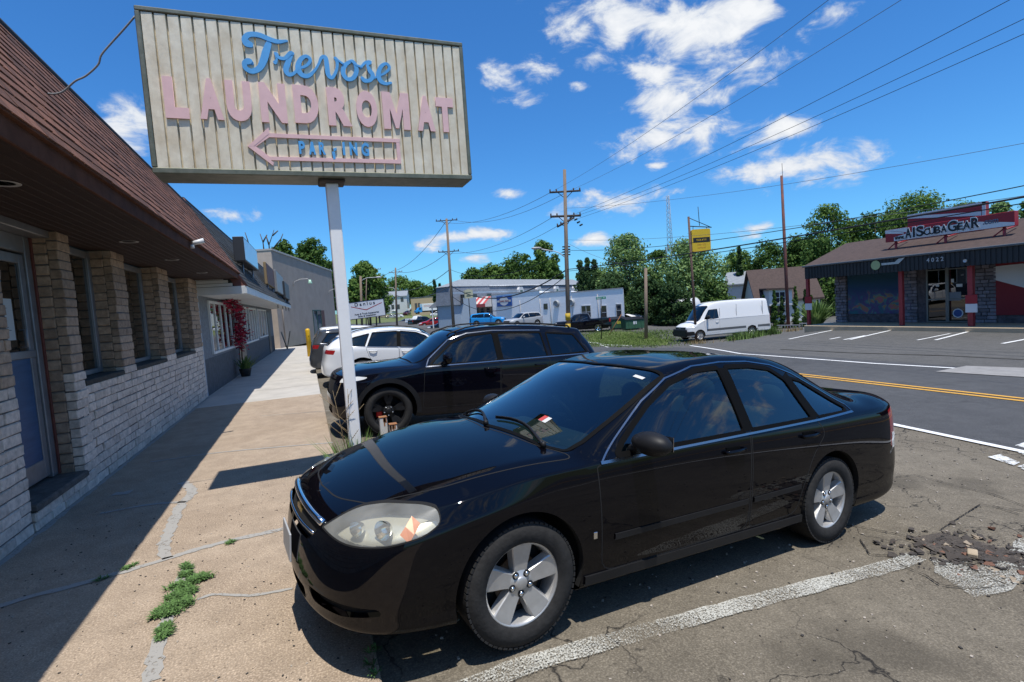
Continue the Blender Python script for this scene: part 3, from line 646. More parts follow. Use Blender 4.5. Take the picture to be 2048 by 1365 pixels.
# ------------------------------------------------------------------ grey stucco block beyond
def build_block():
    A = at(562, 697, 0); dirv = Vector((math.sin(R_(19)), math.cos(R_(19)), 0)); rz = R_(-19); root = thing('stucco_building', 'tall plain grey stucco building with gooseneck wall lamps', 'building', A, rz); h = 6.6; Lb = 13.2
    STU = mat('grey_taupe_stucco', (.34, .29, .25), .93, var=.1, scale=1.2, bump=.3, bscale=40); TAN = mat('tan_render', (.50, .40, .32), .9, var=.1, scale=1.5)
    Mi = (Matrix.Translation(A) @ Matrix.Rotation(rz, 4, 'Z')).inverted()
    # front face is local x=0, running along +y; the near side faces -y
    b = MB(); b.prism([(0, 0), (Lb, 0), (Lb, h - .55), (0, h)], -9, 0, 'x', 0); b.build('wall', STU, root)
    b = MB(); b.box((-9, -.02, 0), (-.02, .0, h - .06)); b.build('side_wall', TAN, root)
    b = MB(); b.prism([(-.05, h - .02), (Lb + .05, h - .57), (Lb + .05, h - .45), (-.05, h + .1)], -9.1, .06, 'x'); b.build('parapet_cap', mat('cap_metal', (.42, .40, .37), .6), root)
    d = MB(); dy = 7.0
    for q in (((-.06, dy, .1), (.04, dy + .08, 2.5)), ((-.06, dy + 1.0, .1), (.04, dy + 1.08, 2.5)), ((-.06, dy + 2.0, .1), (.04, dy + 2.08, 2.5)), ((-.06, dy, 2.45), (.04, dy + 2.1, 2.55))): d.bbox(*q, .005)
    do = d.build('door', mat('green_frame', (.02, .07, .06), .5), root); g = MB(); g.box((-.02, dy, .1), (.012, dy + 2.05, 2.45)); g.build('pane', glass('shop_glass2', (.2, .22, .24), 0, .12), do)
    g = MB(); g.box((-1.0, dy - .2, 0), (-.9, dy + 3.1, 2.7)); b = MB(); b.box((-.04, dy + 2.2, .1), (.01, dy + 3.0, 2.5)); b.build('brown_panel', mat('brown_panel', (.12, .06, .05), .7), root)
    for y, z in ((3.4, 4.6), (11.6, 4.15)):
        l = MB(); l.tube([(0, y, z - .25), (.12, y, z + .05), (.5, y + .1, z + .2), (1.0, y + .2, z + .2), (1.15, y + .22, z + .05)], .022, 6); lo = l.build('wall_lamp', mat('lamp_arm', (.5, .48, .45), .5) if y < 5 else bpy.data.materials['lamp_arm'], root)
        l = MB(); l.lathe([(.0, .12), (.08, .12), (.10, .0), (.18, -.15), (.17, -.16), (0, -.1)], 14, 0, 'z', (1.15, y + .22, z)); l.build('lamp_shade', mat('pale_green_shade', (.45, .68, .5), .4) if y < 5 else bpy.data.materials['pale_green_shade'], lo)
    pp = MB(); pp.tube([(.05, .8, 0), (.05, .8, 4)], .04, 6); pp.build('downpipe', STU, root)
build_block()
# ------------------------------------------------------------------ the pole sign
YS = 5.75
PANEL = mat('fibreglass_panel', (.60, .51, .36), .55, scale=7, col2=(.80, .73, .57), bump=.5, bscale=22, stretch=(1, 1, .6), bd=.006)
FRM = mat('olive_frame', (.115, .125, .085), .45, .3, scale=10, col2=(.20, .20, .15)); PINK = mat('faded_pink', (.78, .50, .48), .6, var=.06, scale=10); PINKE = mat('pink_edge', (.52, .26, .24), .7)
SBLUE = mat('sky_blue_letter', (.085, .36, .70), .5, var=.08, scale=8)
def sp_(zx, zy): p = atY(240 + zx / 2.844, zy / 2.844, YS); return (p.x, p.z)
def catmull(pts, k=6):
    out = []; n = len(pts)
    for i in range(n - 1):
        p0, p1, p2, p3 = (np.array(pts[max(0, i - 1)]), np.array(pts[i]), np.array(pts[i + 1]), np.array(pts[min(n - 1, i + 2)]))
        for j in range(k):
            t = j / k; out.append(.5 * ((2 * p1) + (-p0 + p2) * t + (2 * p0 - 5 * p1 + 4 * p2 - p3) * t * t + (-p0 + 3 * p1 - 3 * p2 + p3) * t ** 3))
    out.append(np.array(pts[-1])); return out
def build_sign():
    tl = atY(270, 13, YS); br = atY(945.5, 361, YS); bl = atY(303, 347, YS); x0 = (atY(270, 13, YS).x + bl.x) / 2; x1 = (atY(922, 86, YS).x + br.x) / 2; z1 = (tl.z + atY(922, 86, YS).z) / 2; z0 = (bl.z + br.z) / 2
    TH = .37; px = atY(663, 368, YS + TH / 2 + .0).x
    root = thing('pole_sign', 'big corrugated tan laundromat sign with blue script and pink letters on a white pole', 'sign', (px, YS + TH / 2, 0))
    O = Vector((px, YS + TH / 2, 0))
    class L(MB):
        def build(s, name, m, parent=root, recalc=True):
            s.v = [tuple(Vector(v) - O) for v in s.v]; return MB.build(s, name, m, parent, recalc)
    b = L(); n = 29; pr = [];                     # corrugated face
    w = (x1 - x0 - .06) / n
    for i in range(n):
        a = x0 + .03 + i * w
        pr += [(a, -.022), (a + w * .05, .008), (a + w * .10, .010), (a + w * .17, -.022), (a + w * .97, -.024)]
    pr.append((x1 - .03, -.022)); vs = []; 
    for (x, d) in pr: vs += [(x, YS + d + .012, z0 + .05), (x, YS + d + .012, z1 - .05)]
    b.add(vs, [(2 * i, 2 * i + 2, 2 * i + 3, 2 * i + 1) for i in range(len(pr) - 1)]); b.build('corrugated_panel', PANEL)
    b = L(); t = .042
    for q in (((x0, YS - .02, z0), (x1, YS + TH, z0 + .055)), ((x0, YS - .02, z1 - t), (x1, YS + TH, z1)), ((x0, YS - .02, z0 + .055), (x0 + t, YS + TH, z1 - t)), ((x1 - t, YS - .02, z0 + .055), (x1, YS + TH, z1 - t))): b.bbox(*q, .008)
    b.box((x0 + .03, YS + TH - .02, z0 + .03), (x1 - .03, YS + TH - .01, z1 - .03)); b.build('sign_frame', FRM)
    b = L(); b.bbox((px - .13, YS + TH / 2 - .13, z0 - .03), (px + .13, YS + TH / 2 + .13, z0 + .001), .01); b.build('mounting_plate', mat('rusty_plate', (.07, .05, .04), .7, var=.4))
    b = L(); hw = .062; b.bbox((px - hw, YS + TH / 2 - hw, -.1), (px + hw, YS + TH / 2 + hw, z0 - .03), .008); b.build('pole', mat('white_painted_steel', (.90, .885, .86), .6, var=.03, scale=9))
    YF = YS - .026
    def ribbon(strokes, name, m):
        b = L(); zo = 0
        for pts in strokes:
            P = catmull([(*sp_(p[0], p[1]), p[2] * .95) for p in pts], 6); n = len(P); Lf = []; Rt = []
            for i in range(n):
                t = P[min(i + 1, n - 1)][:2] - P[max(i - 1, 0)][:2]; t = t / (np.linalg.norm(t) + 1e-9); nr = np.array([-t[1], t[0]]); r = P[i][2] * SC / 2; Lf.append(P[i][:2] + nr * r); Rt.append(P[i][:2] - nr * r)
            zo += .0012
            for i in range(n - 1):
                q = [Lf[i], Lf[i + 1], Rt[i + 1], Rt[i]]; b.add([(c[0], YF - zo - .00012 * (i + (j in (1, 2))), c[1]) for j, c in enumerate(q)] + [(c[0], YF + .014, c[1]) for c in q], [(0, 1, 2, 3), (7, 6, 5, 4), (0, 4, 5, 1), (2, 6, 7, 3)])
            for ei, e in enumerate((P[0], P[-1])):
                r = e[2] * SC / 2; vs = [(e[0] + r * math.cos(a), YF - zo + .0006 - .0002 * ei, e[1] + r * math.sin(a)) for a in np.linspace(0, 2 * math.pi, 14, endpoint=False)]; m_ = len(vs); vs += [(v[0], v[1] + .02, v[2]) for v in vs]
                b.add(vs, [tuple(range(m_)), tuple(range(2 * m_ - 1, m_ - 1, -1))] + [(i, (i + 1) % m_, (i + 1) % m_ + m_, i + m_) for i in range(m_)])
        return b.build(name, m)
    SC = abs(sp_(1100, 400)[0] - sp_(1000, 400)[0]) / 100
    ribbon([[(742, 262, 34), (722, 252, 44), (712, 228, 34), (735, 206, 30), (790, 208, 30), (850, 232, 28), (900, 246, 24), (950, 241, 12)], [(846, 258, 34), (832, 300, 42), (818, 350, 42), (795, 395, 34), (752, 414, 30), (716, 395, 28), (712, 366, 30), (735, 358, 36), (752, 366, 20)]], 'letter', SBLUE)
    ribbon([[(884, 362, 24), (892, 345, 12), (886, 310, 20), (902, 334, 20), (938, 340, 22), (968, 312, 24), (982, 312, 20)], [(972, 322, 26), (956, 366, 32), (944, 405, 32), (960, 432, 24), (990, 425, 18), (1015, 395, 16)]], 'letter', SBLUE)
    ribbon([[(1012, 396, 14), (1058, 382, 16), (1082, 350, 20), (1060, 328, 20), (1028, 346, 26), (1012, 390, 32), (1030, 430, 30), (1070, 440, 24), (1108, 408, 16), (1130, 372, 14)]], 'letter', SBLUE)
    ribbon([[(1130, 372, 14), (1146, 336, 20), (1168, 336, 26), (1176, 380, 30), (1184, 432, 28), (1206, 450, 20), (1230, 408, 18), (1234, 360, 20), (1222, 338, 18), (1240, 352, 12), (1268, 372, 12)]], 'letter', SBLUE)
    ribbon([[(1316, 354, 18), (1280, 378, 26), (1268, 420, 30), (1290, 456, 24), (1324, 452, 26), (1344, 412, 28), (1334, 370, 22), (1316, 354, 16), (1340, 376, 12), (1372, 390, 12)]], 'letter', SBLUE)
    ribbon([[(1368, 392, 14), (1394, 364, 18), (1422, 362, 22), (1406, 378, 16), (1418, 408, 26), (1436, 436, 28), (1422, 464, 22), (1390, 466, 26), (1376, 452, 22)], [(1430, 460, 12), (1465, 440, 12)]], 'letter', SBLUE)
    ribbon([[(1468, 438, 12), (1504, 424, 14), (1530, 394, 20), (1512, 370, 18), (1482, 388, 24), (1468, 430, 30), (1480, 468, 28), (1512, 484, 20), (1540, 478, 14)]], 'letter', SBLUE)
    def fit(ch, xa, xb, ya, yb, bold, m, size=1.0, dy=0, th=.016, sh=0.0):
        cu = bpy.data.curves.new('t', 'FONT'); cu.body = ch; cu.size = 1; cu.extrude = .01; cu.offset = bold; cu.resolution_u = 5; o = bpy.data.objects.new('tmp', cu); C.objects.link(o); dg = bpy.context.evaluated_depsgraph_get(); me = bpy.data.meshes.new_from_object(o.evaluated_get(dg)); bpy.data.objects.remove(o)
        co = np.array([v.co[:] for v in me.vertices]); lo, hi = co.min(0), co.max(0); A = sp_(xa, ya); B = sp_(xb, yb)
        cx_ = (A[0] + B[0]) / 2
        for v in me.vertices:
            u = (v.co.x - lo[0]) / (hi[0] - lo[0]); w_ = (v.co.y - lo[1]) / (hi[1] - lo[1]); d = (v.co.z - lo[2]) / (hi[2] - lo[2])
            v.co = Vector((A[0] + u * (B[0] - A[0]), YF - .004 + (1 - d) * th, B[1] + w_ * (A[1] - B[1]))) - O
        me.materials.clear(); me.materials.append(m); me.update(); r = bpy.data.objects.new('letter', me); C.objects.link(r); r.parent = root
        bm = bmesh.new(); bm.from_mesh(me); bmesh.ops.recalc_face_normals(bm, faces=bm.faces); bm.to_mesh(me); bm.free(); return r
    for ch, xa, xb, ya, yb in (('L', 240, 402, 440, 684), ('A', 437, 597, 449, 690), ('U', 594, 760, 462, 700), ('N', 786, 957, 474, 708), ('D', 978, 1138, 488, 712), ('R', 1170, 1322, 502, 726), ('O', 1334, 1470, 520, 732), ('A', 1677, 1793, 549, 754), ('T', 1789, 1902, 560, 760)):
        fit(ch, xa, xb, ya, yb, .062, PINK)
    A_ = sp_(1484, 528); B_ = sp_(1652, 746); mb = L(); mb.prism([(A_[0] + u * (B_[0] - A_[0]), B_[1] + v * (A_[1] - B_[1])) for u, v in ((0, 0), (0, 1), (.30, 1), (.5, .42), (.70, 1), (1, 1), (1, 0), (.74, 0), (.74, .56), (.56, .03), (.44, .03), (.26, .56), (.26, 0))], YF - .004, YF + .018, 'y'); mb.build('letter', PINK)
    for ch, xa, xb, ya, yb in (('P', 1014, 1056, 808, 882), ('R', 1128, 1172, 814, 886), ('I', 1262, 1282, 814, 888), ('N', 1302, 1352, 816, 890), ('G', 1368, 1418, 818, 894)): fit(ch, xa, xb, ya, yb, .04, SBLUE)
    A_ = sp_(1070, 812); B_ = sp_(1116, 886); mb = L(); mb.prism([(A_[0] + u * (B_[0] - A_[0]), B_[1] + v * (A_[1] - B_[1])) for u, v in ((0, 0), (.34, 1), (.66, 1), (1, 0), (.72, 0), (.65, .22), (.35, .22), (.28, 0))], YF - .004, YF + .012, 'y'); mb.build('letter', SBLUE)
    def bar(pts, name, m):
        b = L(); P = [sp_(*p) for p in pts]; b.prism(P, YF - .002, YF + .018, 'y'); return b.build(name, m)
    bar([(1205, 868), (1222, 868), (1226, 908), (1214, 914)], 'broken_letter_piece', SBLUE); bar([(1212, 850), (1232, 846), (1228, 862), (1216, 866)], 'broken_letter_piece', SBLUE)
    b = L()
    for q in ([(728, 838), (846, 732), (852, 764), (762, 838)], [(728, 838), (762, 838), (876, 930), (872, 948)], [(846, 764), (846, 786), (1588, 816), (1590, 796)], [(850, 896), (850, 916), (1598, 936), (1596, 914)], [(1568, 816), (1588, 816), (1596, 914), (1576, 914)], [(762, 838), (852, 764), (850, 786), (775, 838)], [(775, 838), (762, 838), (852, 918), (852, 896)]):
        P = [sp_(*p) for p in q]; b.prism(P, YF - .002 + .0004 * len(b.v) / 16, YF + .018, 'y')
    b.build('arrow_outline', PINK)
    return O, x0, x1, z0, z1
SO, SX0, SX1, SZ0, SZ1 = build_sign()
# loose cable from the sign to the roof
pts = [atY(270, 33, 5.80), atY(245, 62, 5.83), atY(225, 84, 5.86), atY(203, 110, 5.88), atY(196, 130, 5.9), atY(172, 152, 5.93), atY(150, 163, 5.95), atY(125, 184, 5.98), atY(100, 188, 6.0), atY(68, 179, 6.02)]
P = [Vector(p) for p in catmull([tuple(p) for p in pts], 5)]; b = MB(); b.tube([p - P[0] for p in P], .008, 6); tag(b.build('cable', mat('grey_cable', (.22, .22, .215), .7), loc=P[0]), 'loose grey cable drooping from the pole sign to the shingled roof', 'cable')
# two stub posts by the sign
RW = mat('rusty_white_paint', (.62, .58, .52), .7, scale=9, col2=(.66, .63, .58)); RU = mat('rust', (.30, .13, .05), .9, var=.3, scale=20)
for (x, y, h, w, lab) in ((.73, 6.28, .72, .085, 'taller rusty white square stub post beside the sign pole'), (.83, 6.22, .63, .085, 'shorter rusty white square stub post beside the sign pole')):
    z = gz(x, y); t = thing('stub_post', lab, 'post', (x, y, z)); b = MB(); b.bbox((-w / 2, -w / 2, 0), (w / 2, w / 2, h), .006); b.build('post', RW, t)
    b = MB(); b.bbox((-w / 2 - .004, -w / 2 - .004, h + .001), (w / 2 + .004, w / 2 + .004, h + .012), .003); 
    for k in range(7): a = random.uniform(-w / 2, w / 2 - .02); b.box((a, -w / 2 - .0015, h - random.uniform(.03, .10)), (a + .016, -w / 2 - .0005, h - .002))
    b.build('rust_cap', RU, t)
# weeds
plant('weed', 'tall green weeds growing round the foot of the sign pole', (.34, 5.70, 0), 330, .62, LEAFG, .36, 'weeds', .008)
t = thing('dry_weed', 'dry branching stalks standing in front of the black vehicle', 'weeds', (.30, 5.95, 0)); b = MB()
for i in range(3):
    a = random.uniform(0, 6.28); p = [Vector((0, 0, 0)), Vector((math.cos(a) * .05, math.sin(a) * .05, .45)), Vector((math.cos(a) * .16, math.sin(a) * .16, .9 + random.uniform(0, .25)))]; b.tube(p, [.004, .003, .002], 5)
    for k in range(6):
        s = p[1].lerp(p[2], k / 6); a2 = random.uniform(0, 6.28); e = s + Vector((math.cos(a2) * .16, math.sin(a2) * .16, .16)); b.tube([s, e], [.003, .002], 4)
        for j in range(4): c = s.lerp(e, .4 + j * .15); b.cbox(c, (.012, .004, .008), 0, Matrix.Rotation(random.random() * 3, 3, 'Z'))
b.build('stalks', mat('dry_stalk', (.30, .22, .12), .9, island=.2), t)
# weeds in the pavement cracks
def mat_weeds(name, label, centres, n, h, rad):
    c0 = Vector(centres[0]); b = MB()
    for i in range(n):
        c = Vector(random.choice(centres)); c = c + Vector((random.gauss(0, rad), random.gauss(0, rad), 0)); k = random.randint(4, 8)
        for j in range(k):
            a = random.uniform(0, 6.28); l = random.uniform(.02, .055); w = .004; e = c + Vector((math.cos(a) * l, math.sin(a) * l, random.uniform(.3, 1) * h)); s = Vector((-math.sin(a), math.cos(a), 0)) * w; m_ = c.lerp(e, .6) + Vector((0, 0, h * .25))
            b.add([c - s * .5 - c0, c + s * .5 - c0, m_ + s - c0, m_ - s - c0, e - c0], [(0, 1, 2, 3), (3, 2, 4)])
    return tag(b.build(name, LEAFD2, loc=c0, recalc=False), label, 'weeds')
LEAFD2 = mat('crabgrass', (.085, .165, .04), .85, island=.45)
mat_weeds('crabgrass', 'thick clump of green crabgrass sprouting from the pavement seam', [at(*p, 0) for p in ((372, 1152), (385, 1165), (365, 1180), (350, 1195), (362, 1200), (340, 1215), (330, 1225), (345, 1230), (395, 1160), (408, 1158), (372, 1210), (355, 1175), (320, 1232), (380, 1185))], 520, .035, .022)
mat_weeds('crabgrass', 'small tuft of crabgrass lower on the pavement seam', [at(*p, 0) for p in ((330, 1262), (325, 1275), (335, 1255))], 70, .03, .015)
mat_weeds('crabgrass', 'tiny tuft of weeds above the thick crabgrass clump', [at(*p, 0) for p in ((370, 1133), (376, 1138))], 30, .03, .01)
mat_weeds('crabgrass', 'sparse weeds in the long slanting pavement seam by the car', [at(*p, 0) for p in ((462, 1086), (455, 1089))], 14, .02, .012)
mat_weeds('crabgrass', 'sparse weeds in the long slanting pavement seam near the shade edge', [at(*p, 0) for p in ((255, 1138), (262, 1134), (205, 1160))], 24, .02, .015)
mat_weeds('crabgrass', 'thin weeds at the broken pavement edge under the car front', [at(*p, 0) for p in ((748, 1330), (752, 1345), (745, 1300))], 9, .03, .015)
# ------------------------------------------------------------------ vehicles
def rnd(poly, r=0.03, n=4):
    """round the corners of an outline"""
    out = []; m = len(poly)
    for i in range(m):
        p = np.array(poly[i][:2], float); rr = poly[i][2] if len(poly[i]) > 2 else r
        a = np.array(poly[i - 1][:2], float); b = np.array(poly[(i + 1) % m][:2], float)
        da = np.linalg.norm(a - p); db = np.linalg.norm(b - p); k = min(rr, da * .45, db * .45)
        if k < 1e-4: out.append(tuple(p)); continue
        A = p + (a - p) / da * k; B = p + (b - p) / db * k
        for j in range(n + 1):
            t = j / n; out.append(tuple((1 - t) ** 2 * A + 2 * t * (1 - t) * p + t * t * B))
    return out
def dense(poly, step=0.03, closed=True):
    out = []; m = len(poly)
    for i in range(m if closed else m - 1):
        a = np.array(poly[i]); b = np.array(poly[(i + 1) % m]); k = max(1, int(np.linalg.norm(b - a) / step))
        for j in range(k): out.append(tuple(a + (b - a) * j / k))
    if not closed: out.append(tuple(poly[-1]))
    return out
def in_poly(P, poly):
    x, y = P[:, 0], P[:, 1]; r = np.zeros(len(P), bool); n = len(poly)
    for i in range(n):
        x1, y1 = poly[i]; x2, y2 = poly[(i + 1) % n]
        if y1 == y2: continue
        c = ((y1 > y) != (y2 > y)) & (x < (x2 - x1) * (y - y1) / (y2 - y1) + x1); r ^= c
    return r
class Shell:
    def __init__(s, sp, level):
        s.sp = sp; T = []
        for r in sp['rows']:
            xc, zc, x2, y2, z2, x3, y3, z3 = r
            T.append([(xc, 0, zc), (xc + .28 * (x2 - xc), .55 * y2, zc - sp.get('crown', .22) * (zc - z2)), (x2, y2, z2), (x3, y3, z3)])
        U = len(T); verts = []; faces = []; key = {}
        def vid(p, k=None):
            k = k or tuple(round(c, 5) for c in p)
            if k not in key: key[k] = len(verts); verts.append(p)
            return key[k]
        per = [(0, 0), (0, 1), (0, 2)] + [(u, 3) for u in range(U)] + [(U - 1, 2), (U - 1, 1), (U - 1, 0)]
        out = sp['outline']            # widest plan outline point and outward normal per perimeter column
        crease = []
        for sg in (1, -1):
            idx = [[vid((p[0], p[1] * sg, p[2])) for p in row] for row in T]
            for u in range(U - 1):
                for w in range(3):
                    q = (idx[u][w], idx[u][w + 1], idx[u + 1][w + 1], idx[u + 1][w]); faces.append(q if sg > 0 else q[::-1])
            cols = []
            for c, (u, w) in enumerate(per):
                mx, my, f = out[c]                     # f: -1 front .. 0 side .. 1 rear
                L = [idx[u][w]]
                nx, ny = sp_norm(out, c)
                fw = abs(f); lv = sp['front'] if f < 0 else sp['rear']
                tz = T[u][w][2]
                for k, (ins_s, zs) in enumerate(sp['side']):
                    ins_e, ze = lv[k]
                    ins = ins_s * (1 - fw) + ins_e * fw; z = zs * (1 - fw) + ze * fw
                    if k == 0: z = tz - sp.get('k0', 0.09)
                    p = (mx - nx * ins, (my - ny * ins), z)
                    if my == 0: p = (p[0], 0, z)
                    L.append(vid((p[0], p[1] * sg, p[2])))
                cols.append(L)
            for c in range(len(per) - 1):
                for k in range(len(cols[0]) - 1):
                    q = (cols[c][k], cols[c][k + 1], cols[c + 1][k + 1], cols[c + 1][k]); faces.append(q if sg > 0 else q[::-1])
                crease.append((cols[c][0], cols[c + 1][0], sp.get('belt_crease', 0.35) if 2 < c < len(per) - 4 else sp.get('end_crease', .3)))
            for (u0, u1, w, v) in sp.get('creases', []):
                for u in range(u0, u1): crease.append((idx[u][w], idx[u + 1][w], v))
            for (c0, c1, k, v) in sp.get('side_creases', []):
                for c in range(c0, c1): crease.append((cols[c][k], cols[c + 1][k], v))
            for (u, v) in sp.get('row_creases', []):
                for w in range(3): crease.append((idx[u][w], idx[u][w + 1], v))
        me = bpy.data.meshes.new('cage'); me.from_pydata(verts, [], faces)
        bm = bmesh.new(); bm.from_mesh(me); bm.verts.ensure_lookup_table()
        cl = bm.edges.layers.float.new('crease_edge')
        for a, b, v in crease:
            e = bm.edges.get((bm.verts[a], bm.verts[b]))
            if e: e[cl] = v
        bmesh.ops.recalc_face_normals(bm, faces=bm.faces)
        bm.to_mesh(me); bm.free()
        o = bpy.data.objects.new('cage', me); C.objects.link(o)
        md = o.modifiers.new('s', 'SUBSURF'); md.subdivision_type = 'CATMULL_CLARK'; md.boundary_smooth = 'PRESERVE_CORNERS'
        target = np.array(verts); n = len(target); cage = target.copy()
        md.levels = 3
        for it in range(4):
            me.vertices.foreach_set('co', cage.ravel()); me.update()
            dg = bpy.context.evaluated_depsgraph_get(); dg.update(); ev = o.evaluated_get(dg).to_mesh()
            co = np.empty(len(ev.vertices) * 3); ev.vertices.foreach_get('co', co); co = co.reshape(-1, 3)[:n]
            cage += 0.8 * (target - co)
        me.vertices.foreach_set('co', cage.ravel()); md.levels = level; me.update()
        dg = bpy.context.evaluated_depsgraph_get(); dg.update(); ev = o.evaluated_get(dg).to_mesh()
        co = np.empty(len(ev.vertices) * 3); ev.vertices.foreach_get('co', co); s.V = co.reshape(-1, 3).copy()
        s.F = np.array([tuple(p.vertices) for p in ev.polygons])
        bpy.data.objects.remove(o); bpy.data.meshes.remove(me)
        s.bvh = BVHTree.FromPolygons([tuple(v) for v in s.V], s.F.tolist())
        s.O = s.V.copy(); s.g = np.zeros(len(s.F), int); s.names = ['body']; s.grid = float(np.median(np.linalg.norm(s.V[s.F[:, 0]] - s.V[s.F[:, 1]], axis=1)))
        s.normals()
    def normals(s):
        V, F = s.V, s.F
        n = np.cross(V[F[:, 2]] - V[F[:, 0]], V[F[:, 3]] - V[F[:, 1]]); s.FA = n.copy()
        n = n / (np.linalg.norm(n, axis=1, keepdims=True) + 1e-12); s.FN = n
        N = np.zeros_like(V)
        for k in range(4): np.add.at(N, F[:, k], s.FA)
        s.VN = N / (np.linalg.norm(N, axis=1, keepdims=True) + 1e-12)
    def pr(s, mode, sg, P):
        x, y, z = P[:, 0], P[:, 1], P[:, 2]
        return {'side': lambda: np.c_[x, z], 'top': lambda: np.c_[x, y * sg], 'front': lambda: np.c_[y * sg, z], 'rear': lambda: np.c_[y * sg, z],
                'fc': lambda: np.c_[x + y * sg, z], 'rc': lambda: np.c_[x - y * sg, z]}[mode]()
    def rayd(s, mode, sg): return {'side': (0, -sg, 0), 'top': (0, 0, -1), 'front': (1, 0, 0), 'rear': (-1, 0, 0), 'fc': (.7071, -sg * .7071, 0), 'rc': (-.7071, -sg * .7071, 0)}[mode]
    def hit(s, mode, sg, a, b):
        D = Vector(s.rayd(mode, sg))
        o = {'side': lambda: (a, 3 * sg, b), 'top': lambda: (a, b * sg, 4), 'front': lambda: (-3, a * sg, b), 'rear': lambda: (12, a * sg, b),
             'fc': lambda: (a / 2 - 3, sg * (a / 2 + 3), b), 'rc': lambda: (a / 2 + 6, sg * (-a / 2 + 6), b)}[mode]()
        h = s.bvh.ray_cast(Vector(o), D)
        if h[0] is None: return None, None
        n = h[1]
        if n.dot(D) > 0: n = -n
        return h[0], n
    def carve(s, name, mode, poly, sg=1, cond=None, only=None, nmin=0.05):
        if name not in s.names: s.names.append(name)
        gi = s.names.index(name); cen = s.O[s.F].mean(1); D = np.array(s.rayd(mode, sg))
        m = in_poly(s.pr(mode, sg, cen), poly) & ((s.FN @ D) < -nmin)
        if mode in ('side', 'fc', 'rc'): m &= (cen[:, 1] * sg > 0)
        if mode == 'front': m &= cen[:, 0] < s.sp['L'] * .4
        if mode == 'rear': m &= cen[:, 0] > s.sp['L'] * .5
        if only is not None: m &= np.isin(s.g, [s.names.index(o) for o in only])
        if cond is not None: m &= cond(cen)
        if not m.any(): print('carve empty', name); return
        s.g[m] = gi
        ina = np.zeros(len(s.V), bool); ina[s.F[m].ravel()] = True
        oth = np.zeros(len(s.V), bool); oth[s.F[~m].ravel()] = True
        B = np.where(ina & oth)[0]
        if len(B) == 0: return
        Q = s.pr(mode, sg, s.O[B]); P = np.array(poly); A = P; Bq = np.roll(P, -1, 0)
        d = Bq - A; dd = (d ** 2).sum(1) + 1e-12
        t = np.clip(((Q[:, None] - A[None]) * d[None]).sum(2) / dd, 0, 1)
        near = A[None] + t[..., None] * d[None]; dist = np.linalg.norm(near - Q[:, None], axis=2); j = dist.argmin(1)
        for i, b in enumerate(B):
            if dist[i, j[i]] < s.grid * 2.2:
                h, n = s.hit(mode, sg, *near[i, j[i]])
                if h is not None and (h - Vector(s.O[b])).length < 0.12: s.V[b] = h
    def part(s, name, out_name, mats, parent, push=0.0, drop=False):
        if name not in s.names: return None
        m = s.g == s.names.index(name); F = s.F[m]
        if not len(F): return None
        used, inv = np.unique(F.ravel(), return_inverse=True)
        V = s.V[used] - s.VN[used] * push; me = bpy.data.meshes.new(out_name)
        me.from_pydata(V.tolist(), [], inv.reshape(-1, 4).tolist())
        for x in (mats if isinstance(mats, list) else [mats]): me.materials.append(x)
        me.polygons.foreach_set('use_smooth', [True] * len(F)); me.normals_split_custom_set_from_vertices(s.VN[used].tolist())
        o = bpy.data.objects.new(out_name, me); C.objects.link(o); o.parent = parent; return o
    def ribbon(s, mb, mode, poly, sg, w, off=0.003, closed=True, mi=0, depth=0.012, step=0.03, shift=0.0):
        pts = dense(poly, step, closed); n = len(pts); P = np.array(pts); ring = []
        for i in range(n):
            a = P[i - 1] if (closed or i > 0) else P[i]; b = P[(i + 1) % n] if (closed or i < n - 1) else P[i]
            t = b - a; t /= np.linalg.norm(t) + 1e-9; nr = np.array([-t[1], t[0]]) * w / 2
            c = P[i] + nr * shift
            h1, n1 = s.hit(mode, sg, *(c - nr)); h2, n2 = s.hit(mode, sg, *(c + nr))
            if h1 is None or h2 is None or (h1 - h2).length > w * 4: ring.append(None); continue
            ring.append([h1 - n1 * depth, h1 + n1 * off, h2 + n2 * off, h2 - n2 * depth])
        for i in range(n if closed else n - 1):
            a, b = ring[i], ring[(i + 1) % n]
            if a is None or b is None or (a[1] - b[1]).length > .25: continue
            mb.add(a + b, [(0, 1, 5, 4), (1, 2, 6, 5), (2, 3, 7, 6)], mi, False)
def sp_norm(out, c):
    a = out[max(0, c - 1)]; b = out[min(len(out) - 1, c + 1)]
    if c == 0: return (-1, 0)
    if c == len(out) - 1: return (1, 0)
    t = np.array([b[0] - a[0], b[1] - a[1]]); t /= np.linalg.norm(t); return (-t[1], t[0]) if (-t[1] * 0 + t[0]) > -9 else None

